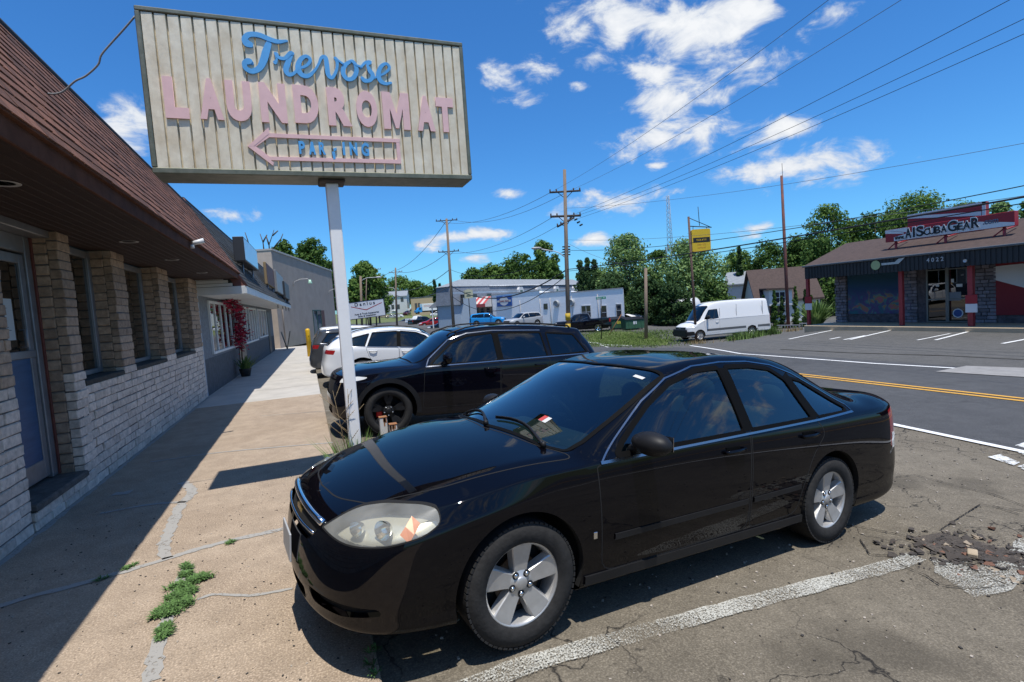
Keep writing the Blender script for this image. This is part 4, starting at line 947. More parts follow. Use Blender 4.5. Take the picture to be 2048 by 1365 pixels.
def paint(name, col, rough=0.12, dust=0.0, coat=1.0):
    m, nt, b = nodes(name); N = nt.nodes; L = nt.links
    b.inputs['Base Color'].default_value = (*col, 1); b.inputs['Roughness'].default_value = 0.6
    b.inputs['Coat Weight'].default_value = coat; b.inputs['Specular IOR Level'].default_value = 0.0; b.inputs['Coat IOR'].default_value = 1.5
    tc = N.new('ShaderNodeTexCoord'); n = N.new('ShaderNodeTexNoise'); n.inputs['Scale'].default_value = 3; n.inputs['Detail'].default_value = 8; L.new(tc.outputs['Object'], n.inputs['Vector'])
    mr = N.new('ShaderNodeMapRange'); mr.inputs['From Min'].default_value = 0.35; mr.inputs['From Max'].default_value = 0.75; mr.inputs['To Min'].default_value = rough * .25; mr.inputs['To Max'].default_value = rough; L.new(n.outputs[0], mr.inputs['Value']); L.new(mr.outputs[0], b.inputs['Coat Roughness'])
    if dust:                                   # road dirt low on the panels, specks above
        sp = N.new('ShaderNodeSeparateXYZ'); L.new(tc.outputs['Object'], sp.inputs[0])
        z = N.new('ShaderNodeMapRange'); z.inputs['From Min'].default_value = 0.75; z.inputs['From Max'].default_value = 0.15; L.new(sp.outputs['Z'], z.inputs['Value'])
        n2 = N.new('ShaderNodeTexNoise'); n2.inputs['Scale'].default_value = 26; n2.inputs['Detail'].default_value = 8; L.new(tc.outputs['Object'], n2.inputs['Vector'])
        k = N.new('ShaderNodeMath'); k.operation = 'MULTIPLY'; L.new(z.outputs[0], k.inputs[0]); L.new(n2.outputs[0], k.inputs[1])
        k2 = N.new('ShaderNodeMath'); k2.operation = 'MULTIPLY'; L.new(k.outputs[0], k2.inputs[0]); k2.inputs[1].default_value = dust
        mx = N.new('ShaderNodeMix'); mx.data_type = 'RGBA'; L.new(k2.outputs[0], mx.inputs[0]); mx.inputs[6].default_value = (*col, 1); mx.inputs[7].default_value = (0.16, 0.13, 0.1, 1); L.new(mx.outputs[2], b.inputs['Base Color'])
        cw = N.new('ShaderNodeMath'); cw.operation = 'MULTIPLY_ADD'; L.new(k2.outputs[0], cw.inputs[0]); cw.inputs[1].default_value = -1.6; cw.inputs[2].default_value = coat; cw.use_clamp = True; L.new(cw.outputs[0], b.inputs['Coat Weight'])
    return m
BLACKP = paint('black_car_paint', (0.002, 0.002, 0.0035), 0.03, dust=0.04, coat=0.62)
BLACKP2 = paint('deep_black_car_paint', (0.003, 0.003, 0.006), 0.04, dust=0.02, coat=0.8)
WHITEP = paint('white_car_paint', (0.72, 0.72, 0.71), 0.08)
GREYP = paint('dark_grey_car_paint', (0.05, 0.052, 0.055), 0.08)

def wheel(parent, R, w, rr, style, loc, sg, low=False):
    """wheel standing at loc; sg = which side of the car the face looks to"""
    e = MB(); n = 48 if not low else 20
    c = (0, 0, 0); h = w / 2
    prof = [(rr, -h * .82), (rr + .01, -h * .95), ((R + rr) / 2, -h), (R * .955, -h * .9), (R * .99, -h * .72), (R, -h * .4), (R, h * .4), (R * .99, h * .72), (R * .955, h * .9), ((R + rr) / 2, h * 1.02), (rr + .014, h * .97), (rr, h * .86)]
    e.lathe(prof, n, 0, 'y')
    if not low:                                # shoulder tread blocks
        for k in range(64):
            a = 2 * math.pi * (k + .5) / 64; Mr = Matrix.Rotation(-a, 3, 'Y')
            for s2 in (-1, 1): e.cbox(Mr @ Vector((R * .981, s2 * h * .76, 0)), (.011, .03, R * .07), 0, Mr)
    root = e.build('wheel', TYRE, parent, loc=loc)
    if sg < 0: root.rotation_euler.z = math.pi     # outer face turned outwards (+y local is outwards)
    rim = MB(); o = h * .80
    metal = {'five': ALLOY, 'black': PLAST, 'plain': ALLOY, 'bright': BRIGHT, 'steel': ALLOY}[style]
    rim.lathe([(rr * 1.0, -h * .8), (rr * .93, -h * .6), (rr * .9, 0), (rr * .93, o * .8), (rr * .965, o * .97), (rr * 1.01, o * 1.03), (rr * 1.03, o * .95), (rr * .99, o * .6)], n, 0, 'y')
    ns = 5 if style in ('five', 'black', 'bright', 'plain') else 8
    for k in range(ns):
        a = 2 * math.pi * k / ns + (math.pi / 2 - 0.0)
        if style == 'five': w0, w1 = .046, .062
        elif style == 'black': w0, w1 = .04, .032
        elif style == 'bright': w0, w1 = .045, .06
        else: w0, w1 = .05, .06
        for off in ((0,) if style != 'black' else (-.16, .16)):
            ca, sa = math.cos(a + off), math.sin(a + off); ux, uz = ca, sa; tx, tz = -sa, ca
            r0, r1 = rr * .2, rr * .96; y0, y1 = o * .80, o * .97
            if style == 'black': cb, sb = math.cos(a), math.sin(a)
            def P(r, t, y):
                if style == 'black' and r < rr * .5: return (r * cb + t * -sb, y, r * sb + t * cb)
                return (r * ux + t * tx, y, r * uz + t * tz)
            rings = []
            for (r, ww, y, d) in ((r0, w0 * .8, y0 * .93, .06), (rr * .45, w0 * (.95 if style == 'five' else .9), y0, .05), (rr * .75, (w0 + w1) / 2 * 1.05, (y0 + y1) / 2, .045), (r1, w1, y1, .04)):
                rings.append([P(r, -ww * 1.18, y - d), P(r, -ww, y - .006), P(r, -ww * .9, y), P(r, ww * .9, y), P(r, ww, y - .006), P(r, ww * 1.18, y - d)])
            vs = [p for q in rings for p in q]; fs = []
            for i in range(3):
                for j in range(5): fs.append((i * 6 + j, i * 6 + j + 1, i * 6 + j + 7, i * 6 + j + 6))
            rim.add(vs, fs, 0)
    rim.lathe([(rr * .34, o * .45), (rr * .34, o * .72), (rr * .31, o * .78), (rr * .17, o * .78), (rr * .16, o * .86), (rr * .13, o * .9), (0.0, o * .9)], 24, 0, 'y')
    rim.build('rim', metal, root)
    if not low:
        nut = MB()
        for k in range(5):
            a = 2 * math.pi * (k + .5) / 5 + math.pi / 2; r = rr * .255
            nut.cyl((r * math.cos(a), o * .7, r * math.sin(a)), (r * math.cos(a), o * .88, r * math.sin(a)), .0125, 6, 0)
            nut.lathe([(.021, o * .785), (.019, o * .8), (.0, o * .8)], 10, 1, 'y', (r * math.cos(a), 0, r * math.sin(a)))
        nut.build('wheel_nuts', [BRIGHT, DARKV], root)
    dk = MB(); dk.lathe([(rr * .9, -.02), (0, -.02)], 24, 0, 'y'); dk.lathe([(rr * .62, o * .3), (rr * .62, o * .2), (.0, o * .3)], 24, 1, 'y')
    dk.build('brake_disc', [DARKV, RUSTM if style != 'black' else PLAST], root)
    if style == 'black':
        cp = MB(); cp.bbox((rr * .35, o * .2, -rr * .35), (rr * .72, o * .55, rr * .02), .02); cp.build('brake_caliper', mat('red_caliper', (.5, .01, .01), .3), root)
    return root
def ellipsoid(mb, c, r, mi=0, nu=16, nv=10, M=None):
    vs = []; fs = []
    for i in range(nv + 1):
        th = math.pi * i / nv
        for k in range(nu):
            ph = 2 * math.pi * k / nu; p = Vector((r[0] * math.sin(th) * math.cos(ph), r[1] * math.sin(th) * math.sin(ph), r[2] * math.cos(th)))
            if M: p = M @ p
            vs.append(Vector(c) + p)
    for i in range(nv):
        for k in range(nu): fs.append((i * nu + k, (i + 1) * nu + k, (i + 1) * nu + (k + 1) % nu, i * nu + (k + 1) % nu))
    return mb.add(vs, fs, mi, True)
def arch_cuts(S, sp, lip=0.0, lipw=0.0, mb=None):
    R = sp['arch']; mid = sp['tyreR']
    for ax in sp['axles']:
        circ = [(ax + R * math.cos(a), mid + .01 + R * math.sin(a)) for a in np.linspace(0, 2 * math.pi, 48, endpoint=False)]
        circ = [(x, z) if z > mid - .05 else (ax + (x - ax) * 1.0, z) for x, z in circ]
        # below the axle the opening runs straight down
        circ = [(ax + R * math.cos(a), mid + .01 + R * math.sin(a)) for a in np.linspace(-.25, math.pi + .25, 36)] + [(ax - R * .93, -.2), (ax + R * .93, -.2)]
        for sg in (1, -1): S.carve('hole', 'side', circ, sg, nmin=-0.3, cond=lambda c, sg=sg: np.abs(c[:, 1]) > .45)
        for sg in (1, -1):
            arc = [(ax + R * math.cos(a), mid + .01 + R * math.sin(a)) for a in np.linspace(-.3, math.pi + .3, 30)]
            rings = []
            for (x, z) in arc:
                h, n = S.hit('side', sg, x + (ax - x) * -.02, z + (z - mid) * .02)
                y = h.y if h is not None else sg * sp['W'] * .9
                y = sg * max(abs(y), sp['W'] * .86)
                rings.append([(x, y, z), (x, y - sg * .04, z), (x - (x - ax) * -.05, y - sg * .05, z + (z - mid) * .05), (x - (x - ax) * -.05, sg * .52, z + (z - mid) * .05)])
            fs = []; vs = [p for r in rings for p in r]
            for i in range(len(rings) - 1):
                for j in range(3): fs.append((i * 4 + j, i * 4 + j + 1, i * 4 + j + 5, i * 4 + j + 4))
            mb.add(vs, fs, 1)
            vs = [(r[3][0], sg * .52, r[3][2]) for r in rings]; mb.add(vs, [tuple(range(len(vs)))], 1)
            if lip: S.ribbon(mb, 'side', [(ax + (R + lipw / 2) * math.cos(a), mid + .01 + (R + lipw / 2) * math.sin(a)) for a in np.linspace(-.12, math.pi + .12, 30)], sg, lipw, lip, False, 2, 0.02)
def floor_box(mb, sp, z0=0.2, z1=0.42, mi=1):
    L = sp['L']; W = sp['W'] * .84; a0, a1 = sp['axles']; r = sp['arch'] + .06
    for x0, x1, w in ((.22, a0 - r, W * .82), (a0 - r, a0 + r, .5), (a0 + r, a1 - r, W), (a1 - r, a1 + r, .5), (a1 + r, L - .22, W * .85)): mb.box((x0, -w, z0), (x1, w, z1), mi)
def sedan_spec():
    return dict(L=5.09, W=.925, tyreR=.335, arch=.385, axles=(1.04, 3.847), belt_crease=.55, end_crease=.3, k0=.075,
        rows=[(.15, .755, .31, .64, .765, .50, .79, .785), (.50, .865, .60, .67, .85, .76, .86, .835), (.98, .965, 1.02, .72, .94, 1.06, .895, .895), (1.26, 1.005, 1.40, .765, .965, 1.40, .898, .915),
              (1.38, 1.055, 1.52, .765, 1.005, 1.54, .898, .925), (1.80, 1.245, 1.93, .715, 1.19, 1.95, .898, .935), (2.20, 1.415, 2.32, .66, 1.365, 2.36, .898, .945), (2.85, 1.487, 2.88, .64, 1.44, 2.90, .897, .955),
              (3.52, 1.462, 3.52, .63, 1.40, 3.52, .892, .97), (4.0, 1.31, 3.97, .64, 1.25, 3.98, .885, .985), (4.42, 1.125, 4.38, .685, 1.08, 4.40, .872, 1.0), (4.70, 1.095, 4.70, .69, 1.075, 4.70, .85, 1.01), (5.02, 1.085, 4.98, .62, 1.075, 4.93, .79, 1.01)],
        outline=[(0, 0, -1), (.03, .38, -1), (.15, .68, -.95), (.38, .855, -.65), (.74, .912, -.12), (1.06, .925, 0), (1.40, .925, 0), (1.54, .925, 0), (1.95, .925, 0), (2.36, .925, 0), (2.9, .925, 0), (3.52, .925, 0), (3.98, .925, 0), (4.40, .92, 0), (4.70, .91, .12), (4.95, .84, .6), (5.05, .64, .95), (5.08, .36, 1), (5.09, 0, 1)],
        side=[(.012, 0), (.002, .74), (0, .60), (.010, .44), (.03, .30), (.055, .205), (.2, .18)],
        front=[(.05, 0), (.012, .57), (0, .44), (.0, .35), (.02, .27), (.06, .205), (.25, .18)],
        rear=[(.05, 0), (.03, .80), (.02, .68), (0, .56), (.0, .42), (.03, .30), (.2, .25)],
        creases=[(0, 4, 2, .6), (4, 10, 2, .3)], side_creases=[(3, 16, 5, .4)], row_creases=[(4, .25), (12, .35)])
def build_sedan():
    sp = sedan_spec(); S = Shell(sp, 4)
    root = thing('parked_car', 'glossy black four door sedan with hazy headlights parked nearest, beside the laundromat sign', 'car')
    aux = MB()
    arch_cuts(S, sp, mb=aux)
    # glass openings
    wf = rnd([(1.68, .945), (1.76, 1.01), (2.05, 1.20), (2.30, 1.325), (2.58, 1.395), (2.80, 1.405), (2.83, 1.0), (2.81, .972)], .02)
    wr = rnd([(2.90, .978), (2.89, 1.15), (2.875, 1.408), (3.15, 1.405), (3.38, 1.375), (3.52, 1.29), (3.63, .995)], .03)
    wq = rnd([(3.71, 1.0), (3.58, 1.30), (3.74, 1.265), (3.96, 1.145), (4.14, 1.04), (4.10, 1.01)], .02)
    wind = rnd([(1.34, -.58), (1.41, -.735), (1.53, -.75, .01), (1.93, -.70, 0), (2.29, -.65), (2.21, 0, 0), (2.29, .65), (1.93, .70, 0), (1.53, .75, .01), (1.41, .735), (1.34, .58), (1.29, 0, 0)], .03)
    back = rnd([(3.58, -.56), (4.29, -.62), (4.36, 0, 0), (4.29, .62), (3.58, .56), (3.60, 0, 0)], .04)
    door_f = rnd([(1.52, .905, .02), (1.66, .925, 0), (2.84, .965, 0), (2.86, .965, 0), (2.84, .6, 0), (2.84, .30, .08), (1.56, .285, .1), (1.54, .6, .1)], .05)
    door_r = rnd([(2.875, .965, 0), (3.66, .985, 0.02), (3.74, .88, .1), (3.56, .72, .15), (3.45, .50, .12), (3.39, .31, .08), (2.86, .30, .06), (2.86, .6, 0)], .05)
    hood = rnd([(.32, -.54, .05), (.20, -.30), (.175, 0, 0), (.20, .30), (.32, .54, .05), (.62, .69, .1), (1.0, .77), (1.42, .82, .06), (1.31, .55), (1.25, 0, 0), (1.31, -.55), (1.42, -.82, .06), (1.0, -.77), (.62, -.69, .1)], .1)
    hl = rnd([(.56, .68, .01), (.76, .772, .1), (1.02, .806, .1), (1.28, .812, .06), (1.41, .805, .05), (1.46, .742, .05), (1.37, .69, .08), (1.15, .652, .15), (.84, .642, .15)], .05)
    tl = rnd([(3.83, .97, .05), (4.10, 1.0, .05), (4.35, .99), (4.46, .93), (4.44, .72), (4.12, .62), (3.84, .66)], .04)
    for sg in (1, -1):
        S.carve('headlight' + 'ab'[sg < 0], 'fc', hl, sg, cond=lambda c: c[:, 0] < 1.0)
        S.carve('slot' + 'ab'[sg < 0], 'fc', rnd([(.44, .375), (.8, .365), (1.10, .36), (1.12, .325), (.8, .295), (.5, .30)], .02), sg, cond=lambda c: c[:, 0] < 1.0)
        S.carve('taillight' + 'ab'[sg < 0], 'rc', tl, sg, cond=lambda c: c[:, 0] > 4.4)
        S.carve('window' + 'ab'[sg < 0], 'side', wf, sg); S.carve('rwindow' + 'ab'[sg < 0], 'side', wr, sg); S.carve('quarter' + 'ab'[sg < 0], 'side', wq, sg)
        S.carve('door' + 'ab'[sg < 0], 'side', door_f, sg, only=['body'], nmin=.3); S.carve('rdoor' + 'ab'[sg < 0], 'side', door_r, sg, only=['body'], nmin=.3)
    S.carve('windshield', 'top', wind, 1, only=['body']); S.carve('rear_window', 'top', back, 1, only=['body'])
    S.carve('hood', 'top', hood, 1, only=['body'])
    grille = rnd([(-.44, .69), (.44, .69), (.43, .645), (.37, .59), (-.37, .59), (-.43, .645)], .03)
    low = rnd([(-.34, .335), (.34, .335), (.30, .245), (-.30, .245)], .03)
    S.carve('grille', 'front', grille, 1, only=['body']); S.carve('air_intake', 'front', low, 1, only=['body'])
    S.normals()
    body = S.part('body', 'body', [BLACKP], root)
    S.part('hood', 'hood', BLACKP, root)
    trim = MB(); chrome = MB()
    for sg in (1, -1):
        k = 'ab'[sg < 0]
        d = S.part('door' + k, 'door', BLACKP, root); d2 = S.part('rdoor' + k, 'door', BLACKP, root)
        for nm, dd in (('window', d), ('rwindow', d2)): S.part(nm + k, 'window', GLASSC, dd, .006)
        S.part('quarter' + k, 'quarter_window', GLASSC, root, .006)
        # handle in a scooped cup
        for dd, hx, hz in ((d, 2.68, .865), (d2, 3.53, .885)):
            h, n = S.hit('side', sg, hx, hz); hb = MB(); y = h.y
            hb.tube([(hx - .10, y - sg * .005, hz - .004), (hx - .085, y + sg * .026, hz - .002), (hx, y + sg * .034, hz), (hx + .085, y + sg * .026, hz + .004), (hx + .10, y - sg * .005, hz + .004)], [.012, .014, .015, .014, .012], 8)
            hb.build('handle', BLACKP, dd)
            trim.cbox((hx - .01, y, hz), (.14, .004, .055), 0)
        # gaskets, then a chrome line round the glass and along the belt
        S.ribbon(trim, 'side', wf, sg, .030, .003, mi=0, step=.02); S.ribbon(trim, 'side', wr, sg, .030, .003, mi=0, step=.02); S.ribbon(trim, 'side', wq, sg, .022, .003, mi=0, step=.02)
        S.ribbon(trim, 'side', [(2.84, .975), (2.835, 1.40)], sg, .06, .004, False); S.ribbon(trim, 'side', [(2.885, .98), (2.87, 1.40)], sg, .05, .003, False)
        S.ribbon(trim, 'side', [(3.67, .995), (3.55, 1.32)], sg, .09, .004, False)
        for p in (door_f, door_r): S.ribbon(trim, 'side', p, sg, .007, .0008, mi=1, depth=.002, step=.02)
        arc = [(1.56, .925), (1.72, 1.03), (2.02, 1.22), (2.28, 1.35), (2.56, 1.42), (2.85, 1.44), (3.15, 1.435), (3.42, 1.40), (3.66, 1.325), (3.94, 1.19), (4.18, 1.055), (4.19, 1.015)]
        ac = [tuple(p) for p in dense(arc, .03, False)]
        chrome = MB(); S.ribbon(chrome, 'side', ac, sg, .008, .005, False); S.ribbon(chrome, 'side', [(1.55, .92), (2.84, .957), (3.68, .98), (4.19, 1.003)], sg, .013, .007, False); chrome.build('chrome_strip', CHROME, root)
        S.ribbon(trim, 'side', [(1.64, .485), (2.82, .50)], sg, .035, .008, False, mi=2, depth=.01); S.ribbon(trim, 'side', [(2.88, .50), (3.42, .512)], sg, .035, .008, False, mi=2, depth=.01)
        S.ribbon(trim, 'fc', hl, sg, .008, .001, mi=1, depth=.003, step=.02)
        S.ribbon(trim, 'side', [(1.44, .262), (3.47, .262)], sg, .05, .012, False, mi=2, depth=.02)
        # bumper seam behind the headlight
        # headlamp: bucket, reflectors, hazy lens
        hb = S.part('headlight' + k, 'headlight', mat('hazy_headlamp_housing', (.66, .66, .63), .25, .45, var=.1) if sg > 0 else bpy.data.materials['hazy_headlamp_housing'], root, .085)
        S.part('headlight' + k, 'lens', HAZY, hb, .0)
        rf = MB()
        for (a, b, r) in ((.86, .705, .040), (1.07, .715, .050)):
            h, n = S.hit('fc', sg, a, b); h = h + Vector((.048, -sg * .048, -.012)); Mx = Matrix.Rotation(R_(-35 * sg), 3, 'Z')
            vs = []
            prof = [(r, -.03), (r * .8, -.002), (r * .5, .018), (0, .03)]
            nn = 20; fs = []
            for i in range(nn):
                an = 2 * math.pi * i / nn
                for (q, x) in prof: vs.append(h + Mx @ Vector((x, q * math.cos(an), q * math.sin(an))))
            for i in range(nn):
                for j in range(3): fs.append((i * 4 + j, i * 4 + j + 1, ((i + 1) % nn) * 4 + j + 1, ((i + 1) % nn) * 4 + j))
            rf.add(vs, fs, 0, True)
        rf.build('reflector', BRIGHT, hb)
        am = MB(); S.ribbon(am, 'fc', [(1.25, .685), (1.27, .72), (1.285, .762)], sg, .08, -.006, False, step=.03); am.build('indicator', AMBER, hb)
        t = S.part('taillight' + k, 'taillight', LENSRED, root)
        tw = MB(); S.ribbon(tw, 'rc', [(3.87, .715), (3.99, .715), (4.12, .705), (4.25, .70), (4.42, .72)], sg, .13, .003, False); tw.build('reverse_lens', LENSW, t)
        # mirror
        mm = MB(); h, n = S.hit('side', sg, 1.76, .95); y = abs(h.y)
        ellipsoid(mm, (1.84, sg * (y + .12), 1.02), (.085, .135, .070), 0, M=Matrix.Rotation(R_(-8 * sg), 3, 'Z')); mm.tube([(1.81, sg * (y - .02), .965), (1.82, sg * (y + .05), .98), (1.85, sg * (y + .1), 1.005)], [.03, .025, .03], 8)
        mo = mm.build('wing_mirror', PLAST if sg < 9 else BLACKP, root)
        mg = MB(); mg.cbox((1.918, sg * (y + .12), 1.02), (.004, .17, .085), 0, Matrix.Rotation(R_(-8 * sg), 3, 'Z')); mg.build('mirror_glass', MIRRG, mo)
        for ax in sp['axles']: wheel(root, .335, .22, .222, 'five', (ax, sg * .80, .335), sg)
    S.ribbon(trim, 'top', wind, 1, .028, .003); S.ribbon(trim, 'top', back, 1, .028, .003)
    S.ribbon(trim, 'top', hood, 1, .008, .0008, mi=1, depth=.003)
    ws = S.part('windshield', 'windshield', GLASSC, root, .004); S.part('rear_window', 'rear_window', GLASSC, root, .004)
    S.part('grille', 'grille', DARKV, root, .02); S.part('air_intake', 'air_intake', DARKV, root, .03)
    chrome = MB()
    for (zz, yy, rr) in ((.694, .45, .019), (.640, .42, .008)):
        pts = []
        for y in np.linspace(-yy, yy, 15):
            h, n = S.hit('front', 1, y, zz + (.012 * (1 - (y / yy) ** 2) if rr > .01 else 0)); pts.append(h + Vector((-.004, 0, 0)))
        chrome.tube(pts, rr, 10)
    for sg in (1, -1): S.part('slot' + 'ab'[sg < 0], 'fog_lamp_slot', DARKV, root, .035)
    em = MB(); em.prism([(-.075, -.012), (-.03, -.012), (-.03, -.028), (.03, -.028), (.03, -.012), (.075, -.012), (.065, .014), (.03, .014), (.03, .028), (-.03, .028), (-.03, .014), (-.065, .014)], .0, .012, 'x'); em.xf = None
    em.build('front_badge', mat('gold_badge', (.55, .38, .12), .25, .9), root, loc=(.05, 0, .65))
    trim.build('trim', [RUBBER, DARKV, PLAST], root); chrome.build('grille_bar', BRIGHT, root)
    floor_box(aux, sp)
    aux.build('underbody', [DARKV, DARKV, PLAST], root)
    # licence plate
    pl = MB(); pl.bbox((-.022, -.155, .40), (-.012, .155, .555), .003); pl.build('license_plate', mat('plate_white', (.42, .43, .44), .5), root)
    # inspection stickers and cabin
    st = MB()
    def on_glass(x, y, w, h_, mi, off=.004, ang=0):
        h, n = S.hit('top', 1, x, y); ux = Vector((0, 1, 0)); ux = (ux - n * ux.dot(n)).normalized(); uy = n.cross(ux); c = h - n * off
        st.add([c + ux * a * w + uy * b * h_ for a, b in ((-.5, -.5), (.5, -.5), (.5, .5), (-.5, .5))], [(0, 1, 2, 3)], mi)
    for (x, y, w, h_, mi) in ((1.52, -.36, .08, .06, 0), (1.52, -.34, .04, .058, 1), (2.16, -.55, .09, .03, 0)): on_glass(x, y, w, h_, mi, .002 if mi == 0 else .0005)
    st.build('window_sticker', [mat('sticker_white', (.6, .6, .58), .5), mat('sticker_red', (.5, .06, .05), .5)], root)
    tx = S.hit('top', 1, 1.60, -.358)[0]
    for (xa, ya, xb, yb) in ((1.34, -.62, 1.37, .04), (1.29, .04, 1.42, .66)):
        wp = MB(); pts = []
        for t in np.linspace(0, 1, 9):
            h, n = S.hit('top', 1, xa + (xb - xa) * t + .05 * math.sin(t * 3.1), ya + (yb - ya) * t); pts.append(h + n * .018)
        wp.tube(pts, [.012, .012, .010, .009, .008, .007, .007, .006, .006], 6); wp.tube([p - Vector((0, 0, .011)) for p in pts[2:]], .006, 4)
        wp.cyl(pts[0] + Vector((0, 0, -.02)), pts[0] + Vector((0, 0, .015)), .018, 8); wp.build('wiper', PLAST, root)
    mk = MB(); h, n = S.hit('side', -1, 1.50, .52)
    for sg in (1, -1): mk.bbox((1.485, sg * abs(h.y) - .004, .50), (1.51, sg * abs(h.y) + .004, .54), .002)
    mk.build('side_badge', BRIGHT, root)
    build_cabin(root, S, 'sedan')
    return root
HAZY = None
def make_hazy():
    m = bpy.data.materials.new('hazy_lens'); m.use_nodes = True; nt = m.node_tree; N = nt.nodes; L = nt.links; b = N['Principled BSDF']
    b.inputs['Base Color'].default_value = (.74, .74, .68, 1); b.inputs['Roughness'].default_value = .3; b.inputs['Coat Weight'].default_value = 1
    t = N.new('ShaderNodeBsdfTransparent'); t.inputs[0].default_value = (.95, .93, .82, 1); x = N.new('ShaderNodeMixShader')
    n = N.new('ShaderNodeTexNoise'); n.inputs['Scale'].default_value = 7; tc = N.new('ShaderNodeTexCoord'); L.new(tc.outputs['Object'], n.inputs['Vector'])
    mr = N.new('ShaderNodeMapRange'); mr.inputs['To Min'].default_value = .08; mr.inputs['To Max'].default_value = .38; L.new(n.outputs[0], mr.inputs['Value']); L.new(mr.outputs[0], x.inputs[0])
    L.new(t.outputs[0], x.inputs[1]); L.new(b.outputs[0], x.inputs[2]); L.new(x.outputs[0], N['Material Output'].inputs[0]); return m
HAZY = make_hazy()
def build_cabin(root, S, kind, dx=0.0, dz=0.0, W=.0):
    d = MB()                                   # dashboard
    d.bbox((1.55 + dx, -.70, .62 + dz), (2.02 + dx, .70, .93 + dz), .06); d.build('dashboard', DASHM, root)
    sw = MB(); c = Vector((2.16 + dx, .37, .93 + dz)); tl = Matrix.Rotation(R_(-25), 3, 'Y')
    ring = [c + tl @ Vector((0, .185 * math.cos(a), .185 * math.sin(a))) for a in np.linspace(0, 2 * math.pi, 25)]
    sw.tube(ring, .016, 8); sw.cbox(c, (.04, .14, .1), 0, tl); sw.tube([c, c + Vector((-.25, 0, -.08))], .03, 8); sw.tube([ring[0], c], .014, 6); sw.tube([ring[12], c], .014, 6); sw.build('steering_wheel', PLAST, root)
    for (x, y, w) in ((2.55, .37, .26), (2.55, -.37, .26), (3.45, 0, .62)):
        q = MB(); x += dx
        pr = [(x - .25, .42 + dz), (x + .22, .40 + dz), (x + .42, .95 + dz), (x + .36, 1.0 + dz), (x + .27, .98 + dz), (x + .12, .58 + dz), (x - .27, .58 + dz)]
        q.prism(rnd(pr, .05), y - w, y + w, 'y')
        for yy in ((y,) if w < .5 else (-.36, .36)):
            ellipsoid(q, (x + .39, yy, 1.10 + dz), (.06, .14, .10)); q.tube([(x + .38, yy, .95 + dz), (x + .39, yy, 1.05 + dz)], .05, 6)
        q.build('car_seat', SEATM, root)
def pose_car(root, hub_local, hub_world, yaw, pitch):
    """stand a car so that a hub of it is at a place, turned by yaw and tipped by pitch (degrees)"""
    Mx = Matrix.Rotation(R_(yaw), 3, 'Z') @ Matrix.Rotation(R_(pitch), 3, 'Y')
    root.rotation_euler = Mx.to_euler(); root.location = Vector(hub_world) - Mx @ Vector(hub_local)
